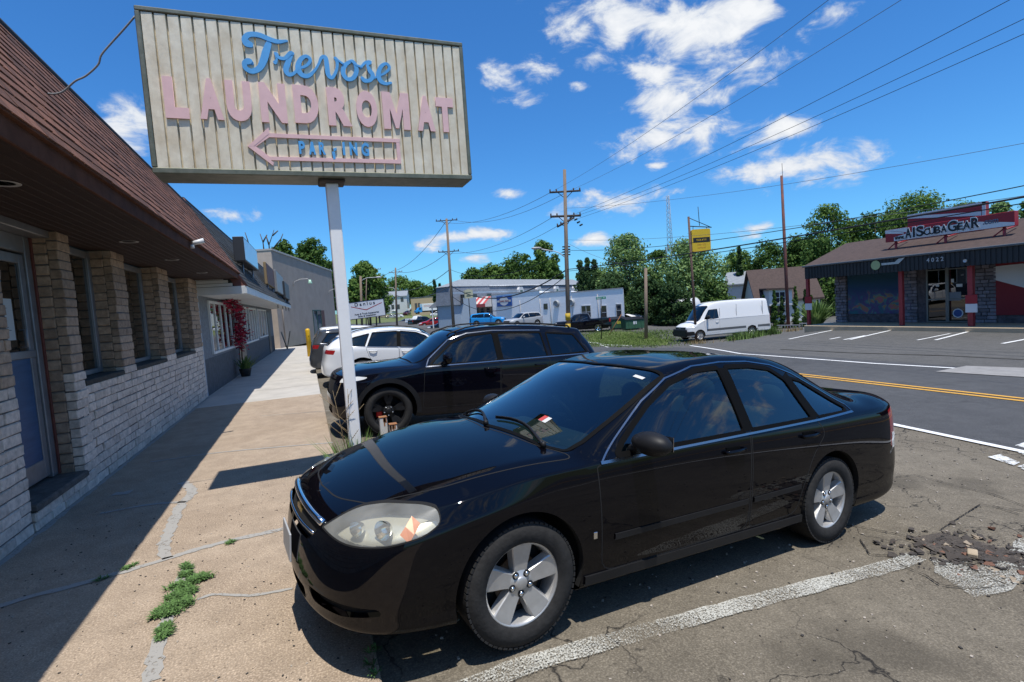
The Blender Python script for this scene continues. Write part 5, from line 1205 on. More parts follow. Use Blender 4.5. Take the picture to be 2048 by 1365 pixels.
def suv_spec():
    return dict(L=5.05, W=.99, tyreR=.39, arch=.46, axles=(.90, 3.925), belt_crease=.6, end_crease=.35, k0=.09, top='suv',
        rows=[(.12, .99, .22, .70, .98, .40, .85, .98), (.42, 1.08, .46, .74, 1.055, .68, .93, 1.015), (.85, 1.13, .90, .77, 1.10, 1.0, .955, 1.045), (1.22, 1.165, 1.34, .80, 1.12, 1.30, .96, 1.07),
              (1.36, 1.22, 1.48, .79, 1.165, 1.48, .962, 1.085), (1.72, 1.47, 1.83, .745, 1.41, 1.85, .962, 1.10), (2.10, 1.69, 2.2, .69, 1.63, 2.25, .962, 1.115), (2.9, 1.775, 2.9, .68, 1.72, 2.9, .962, 1.14),
              (3.8, 1.765, 3.8, .68, 1.71, 3.8, .96, 1.17), (4.62, 1.70, 4.55, .67, 1.65, 4.45, .945, 1.20), (4.84, 1.47, 4.76, .70, 1.43, 4.68, .92, 1.21), (4.95, 1.23, 4.89, .73, 1.21, 4.82, .87, 1.20)],
        outline=[(0, 0, -1), (.02, .42, -1), (.10, .74, -.95), (.32, .92, -.6), (.70, .985, -.1), (1.0, .99, 0), (1.3, .99, 0), (1.48, .99, 0), (1.85, .99, 0), (2.25, .99, 0), (2.9, .99, 0), (3.8, .99, 0), (4.45, .985, 0), (4.74, .95, .3), (4.92, .86, .7), (5.0, .68, 1), (5.03, .4, 1), (5.05, 0, 1)],
        side=[(.008, 0), (.0, .86), (0, .66), (.004, .50), (.015, .36), (.03, .28), (.15, .26)],
        front=[(.05, 0), (.02, .80), (0, .64), (.0, .48), (.02, .36), (.07, .27), (.25, .25)],
        rear=[(.06, 0), (.05, .95), (.03, .78), (0, .62), (.0, .46), (.03, .34), (.2, .3)],
        creases=[(0, 4, 2, .4), (4, 9, 2, .4)], side_creases=[(4, 13, 2, .25)], row_creases=[(4, .3), (9, .5)],
        win=[[(1.60, 1.115), (1.68, 1.19), (2.02, 1.475), (2.30, 1.585), (2.78, 1.635), (2.82, 1.15)], [(2.90, 1.16), (2.87, 1.635), (3.72, 1.625), (3.78, 1.19)]],
        quarter=[(3.87, 1.20), (3.83, 1.62), (4.40, 1.58), (4.62, 1.25)],
        doors=[[(1.50, 1.06), (2.84, 1.125), (2.84, .42), (1.46, .40)], [(2.86, 1.125), (3.83, 1.165), (3.72, .85), (3.50, .60), (3.42, .44), (2.86, .42)]],
        wind=[(1.34, -.66), (1.50, -.76), (2.14, -.68), (2.09, 0), (2.14, .68), (1.50, .76), (1.34, .66), (1.28, 0)],
        rwin=[(-.58, 1.30), (.58, 1.30), (.54, 1.62), (-.54, 1.62)],
        hood=[(.34, -.62), (.16, -.3), (.14, 0), (.16, .3), (.34, .62), (.8, .84), (1.36, .86), (1.24, .55), (1.18, 0), (1.24, -.55), (1.36, -.86), (.8, -.84)],
        hl=[(.90, .875), (.92, .94), (1.30, .975), (1.52, .96), (1.46, .93), (1.2, .89)], tl=[(3.80, 1.16), (4.28, 1.16), (4.38, 1.02), (3.86, 1.02)],
        grille=[(-.62, .92), (.62, .92), (.58, .66), (-.58, .66)], low=[(-.6, .5), (.6, .5), (.5, .34), (-.5, .34)], handles=[(2.66, 1.02), (3.62, 1.05)], mirror=(1.80, 1.12), roofz=1.72)
def sedan_g():
    s = sedan_spec(); s.update(win=[[(1.82, .93), (1.88, .99), (2.12, 1.185), (2.36, 1.315), (2.60, 1.376), (2.735, 1.385), (2.80, .98)], [(2.86, .97), (2.825, 1.387), (3.10, 1.385), (3.33, 1.345), (3.46, 1.27), (3.58, .99)]], quarter=[(3.66, .995), (3.52, 1.285), (3.66, 1.25), (3.86, 1.14), (4.02, 1.03)],
        doors=[[(1.62, .90), (2.82, .955), (2.82, .30), (1.6, .285)], [(2.84, .955), (3.6, .978), (3.5, .72), (3.33, .31), (2.84, .3)]],
        wind=[(1.44, -.55), (1.50, -.70), (1.62, -.705), (2.34, -.60), (2.26, 0), (2.34, .60), (1.62, .705), (1.50, .70), (1.44, .55), (1.39, 0)],
        rwin_top=[(3.47, -.52), (4.16, -.60), (4.21, 0), (4.16, .60), (3.47, .52), (3.50, 0)], hood=None,
        hl=[(.54, .625), (.74, .725), (1.34, .77), (1.56, .705), (1.46, .622), (.82, .565)], tl=[(3.95, .985), (4.35, .99), (4.44, .72), (3.96, .70)], grille=[(-.43, .645), (.43, .645), (.36, .50), (-.36, .50)], low=[(-.4, .38), (.4, .38), (.3, .25), (-.3, .25)],
        handles=[(2.62, .85), (3.47, .87)], mirror=(1.86, .93), roofz=1.42, top='sedan'); return s
def van_spec():
    return dict(L=6.95, W=1.01, tyreR=.36, arch=.43, axles=(1.0, 5.27), belt_crease=.35, end_crease=.4, k0=.09, top='van',
        rows=[(.14, 1.10, .22, .66, 1.08, .36, .80, 1.06), (.35, 1.19, .40, .70, 1.16, .60, .92, 1.12), (.60, 1.27, .66, .74, 1.235, .9, .985, 1.22), (.82, 1.34, .95, .80, 1.30, 1.1, 1.0, 1.30),
              (.95, 1.46, 1.12, .82, 1.44, 1.3, 1.0, 1.38), (1.30, 1.95, 1.46, .80, 1.93, 1.6, 1.0, 1.45), (1.68, 2.38, 1.86, .77, 2.34, 2.0, 1.0, 1.48), (2.5, 2.66, 2.6, .76, 2.57, 2.7, 1.0, 1.5),
              (4.2, 2.71, 4.2, .76, 2.60, 4.2, 1.0, 1.5), (6.3, 2.69, 6.3, .75, 2.58, 6.3, .995, 1.5), (6.80, 2.60, 6.76, .76, 2.50, 6.74, .97, 1.5), (6.88, 1.56, 6.87, .78, 1.56, 6.84, .92, 1.52)],
        outline=[(0, 0, -1), (.02, .42, -1), (.10, .74, -.95), (.34, .93, -.6), (.66, 1.0, -.1), (.95, 1.01, 0), (1.15, 1.01, 0), (1.3, 1.01, 0), (1.6, 1.01, 0), (2.0, 1.01, 0), (2.7, 1.01, 0), (4.2, 1.01, 0), (6.3, 1.01, 0), (6.78, .99, .2), (6.90, .94, .8), (6.93, .76, 1), (6.94, .4, 1), (6.95, 0, 1)],
        side=[(.005, 0), (.0, 1.0), (0, .80), (0, .62), (.01, .46), (.03, .34), (.15, .32)],
        front=[(.04, 0), (.02, .86), (0, .68), (.0, .52), (.03, .40), (.08, .30), (.25, .28)],
        rear=[(.03, 0), (.02, 1.2), (.02, .9), (0, .7), (.0, .52), (.03, .42), (.2, .4)],
        creases=[(0, 4, 2, .3), (4, 10, 2, .35)], side_creases=[], row_creases=[(4, .3), (10, .6)],
        win=[[(1.42, 1.50), (1.62, 1.80), (1.86, 2.12), (2.52, 2.14), (2.54, 1.52), (1.9, 1.46)]], quarter=None, doors=[[(1.34, 1.38), (1.40, 1.50), (2.60, 1.50), (2.62, .5), (1.50, .45), (1.42, .9)]],
        wind=[(.98, -.70), (1.16, -.80), (1.84, -.76), (1.70, 0), (1.84, .76), (1.16, .80), (.98, .70), (.92, 0)], rwin=None, hood=None,
        hl=[(.94, .92), (.98, 1.06), (1.30, 1.11), (1.62, 1.10), (1.60, 1.0), (1.3, .93)], tl=[(5.84, 1.5), (5.96, 1.5), (5.98, .9), (5.84, .9)],
        grille=[(-.66, 1.0), (.66, 1.0), (.60, .66), (-.60, .66)], low=[(-.7, .58), (.7, .58), (.66, .36), (-.66, .36)], handles=[(2.40, 1.25)], mirror=(1.56, 1.46), roofz=2.5)
def truck_spec():
    return dict(L=5.82, W=1.01, tyreR=.40, arch=.47, axles=(1.0, 4.56), belt_crease=.6, end_crease=.4, k0=.09, top='pickup',
        rows=[(.12, 1.13, .20, .70, 1.12, .36, .86, 1.10), (.4, 1.21, .44, .76, 1.19, .66, .95, 1.13), (.9, 1.25, .94, .80, 1.22, 1.0, .97, 1.15), (1.35, 1.27, 1.46, .82, 1.235, 1.42, .975, 1.17),
              (1.48, 1.33, 1.60, .80, 1.275, 1.60, .975, 1.18), (1.82, 1.60, 1.92, .75, 1.54, 1.95, .975, 1.19), (2.15, 1.84, 2.25, .70, 1.78, 2.3, .975, 1.20), (2.9, 1.93, 2.9, .69, 1.87, 2.9, .975, 1.21),
              (3.62, 1.88, 3.6, .70, 1.82, 3.6, .975, 1.22), (3.86, 1.36, 3.86, .82, 1.36, 3.86, .975, 1.30), (4.6, 1.36, 4.6, .82, 1.365, 4.6, .975, 1.33), (5.70, 1.37, 5.70, .80, 1.375, 5.66, .93, 1.35)],
        outline=[(0, 0, -1), (.02, .42, -1), (.10, .76, -.95), (.30, .94, -.6), (.68, 1.0, -.1), (1.0, 1.01, 0), (1.42, 1.01, 0), (1.6, 1.01, 0), (1.95, 1.01, 0), (2.3, 1.01, 0), (2.9, 1.01, 0), (3.6, 1.01, 0), (3.86, 1.01, 0), (4.7, 1.01, 0), (5.74, .95, .8), (5.79, .78, 1), (5.80, .4, 1), (5.82, 0, 1)],
        side=[(.008, 0), (.0, .95), (0, .76), (.004, .62), (.015, .48), (.03, .40), (.15, .38)],
        front=[(.05, 0), (.02, .90), (0, .74), (.0, .58), (.02, .46), (.07, .38), (.25, .36)],
        rear=[(.03, 0), (.03, 1.0), (.02, .84), (0, .68), (.0, .56), (.03, .46), (.2, .44)],
        creases=[(0, 4, 2, .4), (4, 9, 2, .5)], side_creases=[], row_creases=[(4, .3), (8, .5), (9, .8), (11, .8)],
        win=[[(1.72, 1.21), (2.14, 1.60), (2.4, 1.74), (2.78, 1.76), (2.80, 1.24)], [(2.88, 1.24), (2.86, 1.76), (3.46, 1.74), (3.60, 1.50), (3.60, 1.25)]], quarter=None,
        doors=[[(1.62, 1.15), (2.83, 1.18), (2.83, .5), (1.58, .5)], [(2.85, 1.18), (3.74, 1.2), (3.72, .55), (2.85, .5)]],
        wind=[(1.46, -.66), (1.62, -.77), (2.2, -.69), (2.13, 0), (2.2, .69), (1.62, .77), (1.46, .66), (1.40, 0)], rwin=None, hood=None,
        hl=[(.90, .92), (.94, 1.08), (1.24, 1.10), (1.36, 1.04), (1.30, .92)], tl=[(4.74, 1.3), (4.96, 1.3), (4.98, .95), (4.74, .95)],
        grille=[(-.6, 1.08), (.6, 1.08), (.56, .8), (-.56, .8)], low=[(-.6, .6), (.6, .6), (.5, .46), (-.5, .46)], handles=[(2.66, 1.1), (3.6, 1.12)], mirror=(1.86, 1.22), roofz=1.86)
def scale_spec(s, kx=1, ky=1, kz=1, tyre=None):
    import copy
    s = copy.deepcopy(s); s['L'] *= kx; s['W'] *= ky; s['axles'] = tuple(a * kx for a in s['axles']); k = (kx + kz) / 2; s['tyreR'] = tyre or s['tyreR'] * k; s['arch'] = s['tyreR'] * 1.17
    s['rows'] = [(a * kx, b * kz, c * kx, d * ky, e * kz, f * kx, g * ky, h * kz) for a, b, c, d, e, f, g, h in s['rows']]
    s['outline'] = [(a * kx, b * ky, c) for a, b, c in s['outline']]
    for n in ('side', 'front', 'rear'): s[n] = [(a, b * kz) for a, b in s[n]]
    for n in ('win', 'doors'): s[n] = [[(a * kx, b * kz) for a, b in p] for p in s[n]]
    if s.get('quarter'): s['quarter'] = [(a * kx, b * kz) for a, b in s['quarter']]
    for n in ('wind', 'rwin_top', 'hood'):
        if s.get(n): s[n] = [(a * kx, b * ky) for a, b in s[n]]
    for n in ('rwin', 'grille', 'low'):
        if s.get(n): s[n] = [(a * ky, b * kz) for a, b in s[n]]
    s['hl'] = [(a * (kx * .35 + ky * .65), b * kz) for a, b in s['hl']]
    off = s['L'] - s['L'] / kx; s['tl'] = [(a + off - .9 * (ky - 1), b * kz) for a, b in s['tl']]
    s['handles'] = [(a * kx, b * kz) for a, b in s['handles']]; s['mirror'] = (s['mirror'][0] * kx, s['mirror'][1] * kz); s['roofz'] *= kz; return s
def build_vehicle(name, label, cat, sp, pm, level=3, gl=GLASSD, style='plain', low=False, rails=False, clad=False, chrome=True, grille_mat=DARKV, group=None, lens=LENSW, darkpillar=False, wheel_low=None, bumper=None):
    S = Shell(sp, level); root = thing(name, label, cat, group=group); aux = MB(); trim = MB(); cr = MB()
    arch_cuts(S, sp, lip=.018 if clad else 0, lipw=.075, mb=aux)
    wins = [rnd(w, .03) for w in sp['win']]; q = rnd(sp['quarter'], .03) if sp.get('quarter') else None; K = 'ab'
    for sg in (1, -1):
        k = K[sg < 0]
        S.carve('hl' + k, 'fc', rnd(sp['hl'], .03), sg, cond=lambda c: c[:, 0] < 1.3); S.carve('tl' + k, 'rc', rnd(sp['tl'], .02), sg, cond=lambda c: c[:, 0] > sp['L'] - .8)
        for i, w in enumerate(wins): S.carve('w%d' % i + k, 'side', w, sg)
        if q: S.carve('q' + k, 'side', q, sg)
        if not low:
            for i, d in enumerate(sp['doors']): S.carve('d%d' % i + k, 'side', rnd(d, .06), sg, only=['body'], nmin=.3)
    S.carve('ws', 'top', rnd(sp['wind'], .03), 1, only=['body'])
    if sp.get('rwin_top'): S.carve('rw', 'top', rnd(sp['rwin_top'], .03), 1, only=['body'])
    if sp.get('rwin'): S.carve('rw', 'rear', rnd(sp['rwin'], .05), 1, only=['body'])
    S.carve('gr', 'front', rnd(sp['grille'], .05), 1, only=['body']); S.carve('lo', 'front', rnd(sp['low'], .05), 1, only=['body'])
    if sp.get('hood') and not low: S.carve('hood', 'top', rnd(sp['hood'], .1), 1, only=['body'])
    S.normals(); S.part('body', 'body', pm, root); S.part('hood', 'hood', pm, root)
    S.part('ws', 'windshield', gl, root, .004); S.part('rw', 'rear_window', gl, root, .004); S.part('gr', 'grille', grille_mat, root, .02); S.part('lo', 'air_intake', DARKV, root, .02)
    for sg in (1, -1):
        k = K[sg < 0]
        for i in range(len(wins)):
            d = S.part('d%d' % i + k, 'door', pm, root)
            S.part('w%d' % i + k, 'window', gl, d or root, .005)
            if not low:
                hx, hz = sp['handles'][i]; h, n = S.hit('side', sg, hx, hz); hb = MB(); y = h.y
                hb.tube([(hx - .11, y, hz), (hx - .09, y + sg * .03, hz), (hx, y + sg * .04, hz + .002), (hx + .09, y + sg * .03, hz + .004), (hx + .11, y, hz + .004)], .014, 8); hb.build('handle', pm, d or root)
            S.ribbon(trim, 'side', wins[i], sg, .028, .003, step=.04 if low else .025)
        if q: S.part('q' + k, 'quarter_window', gl, root, .005); S.ribbon(trim, 'side', q, sg, .028, .003, step=.04 if low else .025)
        S.part('hl' + k, 'headlight', lens, root); S.part('tl' + k, 'taillight', LENSRED, root)
        if not low:
            for d in sp['doors']: S.ribbon(trim, 'side', rnd(d, .06), sg, .008, .0008, mi=1, depth=.003)
            allw = [p for w in sp['win'] for p in w] + (sp['quarter'] or [])
            x0 = min(p[0] for p in allw) - .08; x1 = max(p[0] for p in allw) + .03
            bz = sp['win'][0][0][1] - .025, max(sp['win'][-1][-1][1], (sp['quarter'] or sp['win'][-1])[-1][1]) - .03
            if chrome: S.ribbon(cr, 'side', [(x0, bz[0]), (x1, bz[1])], sg, .016, .006, False)
            if chrome:
                w0 = sp['win'][0]; up = [(w0[0][0] - .07, w0[0][1] - .02), (w0[1][0] - .08, w0[1][1] + .02), (w0[2][0] - .05, w0[2][1] + .05), (w0[3][0], w0[3][1] + .045), (w0[4][0], w0[4][1] + .04), (sp['win'][-1][-2][0], sp['win'][-1][-2][1] + .04)]
                S.ribbon(cr, 'side', up, sg, .014, .006, False)
            if cr.v: cr.build('chrome_strip', CHROME, root); cr = MB()
            for i in range(len(wins) - 1):
                a = sp['win'][i]; b = sp['win'][i + 1]; S.ribbon(trim, 'side', [((a[-1][0] + b[0][0]) / 2, b[0][1]), ((a[-2][0] + b[1][0]) / 2, b[1][1])], sg, .10, .004, False)
        mx, mz = sp['mirror']; h, n = S.hit('side', sg, mx, mz); y = abs(h.y) if h else sp['W']; mm = MB()
        big = 1.6 if sp['top'] == 'van' else 1.15
        ellipsoid(mm, (mx + .06, sg * (y + .15), mz + .10 * big), (.08, .15, .095 * big), nu=12, nv=8); mm.tube([(mx, sg * (y - .03), mz), (mx + .03, sg * (y + .1), mz + .06)], .03, 6)
        mm.build('wing_mirror', PLAST if sp['top'] == 'van' else pm, root)
        for ax in sp['axles']:
            wheel(root, sp['tyreR'], .24, sp['tyreR'] * .70, style, (ax, sg * (sp['W'] - .135), sp['tyreR']), sg, low if wheel_low is None else wheel_low)
        if rails:
            pts = []
            for x in np.linspace(sp['L'] * .40, sp['L'] * .86, 9):
                h, n = S.hit('top', 1, x, sg * sp['rows'][7][3] * .93); pts.append(h + Vector((0, 0, .045)))
            pts = [pts[0] - Vector((.05, 0, .05))] + pts + [pts[-1] + Vector((.05, 0, -.05))]; rm = MB(); rm.tube(pts, .016, 6); rm.build('roof_rail', PLAST, root)
    S.ribbon(trim, 'top', rnd(sp['wind'], .03), 1, .03, .003)
    if not low and sp.get('hood'): S.ribbon(trim, 'top', rnd(sp['hood'], .1), 1, .008, .0008, mi=1, depth=.003)
    trim.build('trim', [RUBBER, DARKV, PLAST], root)
    floor_box(aux, sp, .3 if sp['top'] != 'sedan' else .2, .55 if sp['top'] != 'sedan' else .42); aux.build('underbody', [DARKV, DARKV, PLAST], root)
    if gl is not None and not low: build_cabin(root, S, sp['top'], 0 if sp['top'] != 'van' else -.3, .22 if sp['top'] != 'van' else .6)
    if low: inn = MB(); a, b = sp['win'][0][0][0], (sp.get('quarter') or sp['win'][-1])[-1][0]; inn.box((a + .3, -sp['W'] * .6, .5), (min(b - .1, a + 3), sp['W'] * .6, sp['win'][0][0][1] - .02)); inn.build('cabin_floor', DARKV, root)
    return root, S
car = build_sedan(); pose_car(car, (1.04, -.89, .335), (.945, 2.553, .322), 8.2, 4.56)
def stand(root, sp, x, y, rz, near=-1):
    """front axle's near wheel over (x, y), tipped to the slope of the ground"""
    d = Vector((math.cos(R_(rz)), math.sin(R_(rz)))); a0, a1 = sp['axles']; b = (x + d.x * (a1 - a0), y + d.y * (a1 - a0)); z0 = gz(x, y); z1 = gz(*b)
    pose_car(root, (a0, near * (sp['W'] - .02), 0), (x, y, z0), rz, math.degrees(math.atan2(z0 - z1, a1 - a0)))
sp = suv_spec(); e, _ = build_vehicle('parked_suv', 'black sport utility vehicle with black wheels and red calipers, parked behind the sign pole', 'suv', sp, BLACKP2, 4, style='black', rails=True, clad=True)
stand(e, sp, 1.10, 8.75, .5)
# white rounded suv backed in: its tail points at the shops
sp = suv_spec(); sp['rows'][8] = (3.8, 1.73, 3.8, .67, 1.66, 3.8, .96, 1.17); sp['rows'][9] = (4.45, 1.58, 4.36, .66, 1.50, 4.40, .945, 1.18); sp['rows'][10] = (4.78, 1.36, 4.70, .70, 1.32, 4.66, .92, 1.17); sp['rows'][11] = (4.95, 1.18, 4.88, .72, 1.16, 4.82, .87, 1.14)
sp['win'][1] = [(2.90, 1.16), (2.87, 1.635), (3.60, 1.60), (3.78, 1.18)]; sp['quarter'] = [(3.86, 1.19), (3.70, 1.575), (4.16, 1.46), (4.45, 1.24)]; sp['rwin'] = [(-.58, 1.22), (.58, 1.22), (.54, 1.48), (-.54, 1.48)]; sp['tl'] = [(3.74, 1.10), (4.28, 1.12), (4.38, 1.0), (3.80, .97)]
sp = scale_spec(sp, .97, .98, .94); w, _ = build_vehicle('parked_suv', 'white sport utility vehicle with dark windows, rear end towards the shops', 'suv', sp, WHITEP, 4, style='plain', rails=True)
def stand_rear(root, sp, x, y, rz=180, near=1):
    # rear axle's near wheel over (x, y); the car faces away from the shops
    d = Vector((math.cos(R_(rz)), math.sin(R_(rz)))); a0, a1 = sp['axles']; b = (x - d.x * (a1 - a0), y - d.y * (a1 - a0)); z1 = gz(x, y); z0 = gz(*b)
    pose_car(root, (a1, near * (sp['W'] - .02), 0), (x, y, z1), rz, math.degrees(math.atan2(z0 - z1, a1 - a0)))
stand_rear(w, sp, 1.35, 15.6, 180)
sp2 = scale_spec(suv_spec(), .90, .93, .90); g, _ = build_vehicle('parked_hatchback', 'dark grey hatchback backed in between two white cars', 'hatchback', sp2, GREYP, 3, style='plain', wheel_low=True); stand_rear(g, sp2, .95, 18.6, 180)
w2, _ = build_vehicle('parked_suv', 'white sport utility vehicle parked beyond the dark grey hatchback', 'suv', scale_spec(suv_spec(), .93, .95, .93), WHITEP, 3, wheel_low=True); stand_rear(w2, sp2, 1.2, 22.0, 180)
w3, _ = build_vehicle('parked_car', 'white car with black roof rails, farther behind the white vehicles', 'car', scale_spec(suv_spec(), .92, .94, .86), WHITEP, 3, rails=True, wheel_low=True); stand_rear(w3, sp2, 2.6, 26.5, 180)
# black pickup by the white building
sp = truck_spec(); p = atg(1197, 664); tk, _ = build_vehicle('pickup_truck', 'black pickup truck with bright wheels parked along the white building', 'pickup truck', sp, BLACKP2, 3, style='bright', wheel_low=True, rails=False)
def place_rear(root, sp, px, py, yaw, near=-1, D=None):
    q = atg(px, py) if D is None else atD(px, py, D); a0, a1 = sp['axles']; z = gz(q.x, q.y) if D is None else q.z
    pose_car(root, (a1, near * (sp['W'] - .02), 0), (q.x, q.y, z), yaw, 0)
place_rear(tk, sp, 1197, 664, -31)
# tall white van standing below the lot
sp = van_spec(); vn, _ = build_vehicle('delivery_van', 'tall white cargo van with black grille, parked nose out beside the weedy bank', 'van', sp, WHITEP, 4, style='steel', chrome=False, grille_mat=mat('van_grille', (.012, .012, .013), .35, bump=.5, scale=30), bumper=PLAST)
q = at(1401, 682, -1.62); q.z = -1.62
pose_car(vn, (1.0, -.99, 0), q, -7, 0)
b = MB(); b.bbox((-.03, -.86, .32), (.10, .86, .86), .06); b.bbox((.0, -.99, .42), (.62, -.90, .70), .03); b.bbox((0, .90, .42), (.62, .99, .70), .03); b.build('front_bumper', PLAST, vn)
b = MB()
for sg in (1, -1): b.bbox((1.55, sg * 1.0 - .012, .62), (4.78, sg * 1.0 + .012, .80), .01); b.bbox((5.75, sg * 1.0 - .012, .62), (6.8, sg * 1.0 + .012, .80), .01)
b.build('side_moulding', mat('grey_plastic', (.10, .105, .11), .6), vn)
for sg in (1, -1):
    b = MB(); b.bbox((2.64, sg * .99 - .012, .9), (2.65, sg * .99 + .025, 2.2), .002); b.bbox((4.02, sg * .99 - .012, .9), (4.03, sg * .99 + .025, 2.4), .002); b.bbox((6.2, sg * .985 - .012, .8), (6.23, sg * .985 + .03, 2.5), .004)
    b.build('panel_seam', mat('seam_grey', (.3, .3, .3), .6), vn)
b = MB(); b.lathe([(.10, .0), (.085, .012), (.075, .0)], 20, 0, 'x', (.02, 0, .86)); b.build('front_badge', BRIGHT, vn)
BLUEC = paint('bright_blue_paint', (.02, .26, .62), .08); SILV = paint('silver_paint', (.38, .39, .40), .1); REDP = paint('red_paint', (.32, .012, .015), .08); NAVY = paint('navy_paint', (.015, .02, .045), .06); TANP = paint('tan_paint', (.35, .28, .2), .1); MARO = paint('maroon_paint', (.10, .01, .015), .1)
protos = {}
def far_car(kind, px, py, D, yaw, pm, label, cat=None, group='cars at the dealer lots'):
    """px, py: where the middle of the car meets the ground; D: its distance"""
    sp = {'sedan': sedan_g(), 'suv': scale_spec(suv_spec(), .9, .93, .92), 'pickup': truck_spec()}[kind]
    r, _ = build_vehicle({'sedan': 'distant_car', 'suv': 'distant_suv', 'pickup': 'distant_pickup'}[kind], label, cat or {'sedan': 'car', 'suv': 'suv', 'pickup': 'pickup truck'}[kind], sp, pm, 2, low=True, group=group)
    q = atD(px, py, D); z = q.z
    pose_car(r, (sp['L'] / 2, 0, 0), (q.x, q.y, z), yaw, 0); return r
far_car('suv', 976, 652, 66, 152, BLUEC, 'bright blue small crossover in front of the striped awning', group='cars along the white building')
far_car('suv', 1047, 655, 58, 14, SILV, 'silver crossover parked against the white side wall', group='cars along the white building')
far_car('sedan', 888, 662, 80, -14, NAVY, 'dark navy sedan driving just beyond the black sport utility vehicle')
far_car('sedan', 866, 653, 96, -12, REDP, 'red sedan nearest in the dealer lot')
far_car('pickup', 846, 652, 108, 200, paint('dark_paint', (.012, .012, .014), .1), 'black pickup between the red sedan and the white one')
far_car('pickup', 836, 648, 125, 205, WHITEP, 'white pickup behind the black pickup')
far_car('sedan', 812, 648, 150, -6, NAVY, 'dark sedan at the left of the dealer lot row')
far_car('sedan', 886, 640, 150, 0, MARO, 'maroon sedan under the leaning utility pole')
far_car('suv', 873, 633, 180, -5, WHITEP, 'white crossover on the grass edge near the leaning pole')
far_car('sedan', 783, 637, 215, -8, SILV, 'pale silver sedan on the grassy rise')
far_car('sedan', 796, 636, 222, -10, WHITEP, 'white coupe on the grassy rise')
far_car('sedan', 766, 637, 214, -8, TANP, 'brown sedan on the grassy rise, leftmost')
far_car('sedan', 776, 624, 240, 60, SILV, 'silver car beside the white house')
far_car('sedan', 791, 624, 242, 60, WHITEP, 'white car beside the white house')
far_car('suv', 814, 631, 200, 60, MARO, 'dark maroon vehicle parked before the box truck')
far_car('pickup', 826, 623, 238, 200, WHITEP, 'white pickup up the rise behind the maroon one')
far_car('suv', 810, 614, 262, 60, MARO, 'dark red vehicle by the beige building')
# box truck
q = atD(842, 628, 180); bt = thing('box_truck', 'white box truck with small blue cab on the rise', 'truck', q, R_(10))
b = MB(); b.bbox((.2, -1.1, .9), (5.6, 1.1, 3.3), .05); b.build('cargo_box', WHITEP, bt)
b = MB(); b.prism(rnd([(-2.0, .5), (-2.0, 1.25), (-1.2, 1.4), (-.8, 2.1), (.1, 2.15), (.1, .5)], .1), -1.0, 1.0, 'y'); b.build('cab', BLUEC, bt); b = MB(); b.prism([(-1.15, 1.42), (-.82, 2.0), (-.2, 2.0), (-.2, 1.42)], -1.01, 1.01, 'y'); b.build('cab_window', GLASSD, bt)
b = MB()
for x in (-1.2, 4.2):
    for y in (-1.0, .75): b.cyl((x, y, .42), (x, y + .25, .42), .42, 14)
b.box((-1.8, -.8, .5), (5.4, .8, .9)); b.build('wheels', TYRE, bt)
text_mesh('U-STORE', .62, .01, 'lettering', REDP, bt, frame_M(Vector((2.9, -1.115, 2.3)), (1, 0, 0), (0, 0, 1)), .01) if False else None
b = MB()
for z, x0, x1 in ((2.6, .8, 4.9), (2.2, .8, 3.4), (1.9, 3.0, 4.8)):
    x = x0
    while x < x1: w = random.uniform(.15, .35); b.box((x, -1.115, z), (x + w, -1.112, z + .16)); x += w + .12
b.build('red_lettering', REDP, bt)
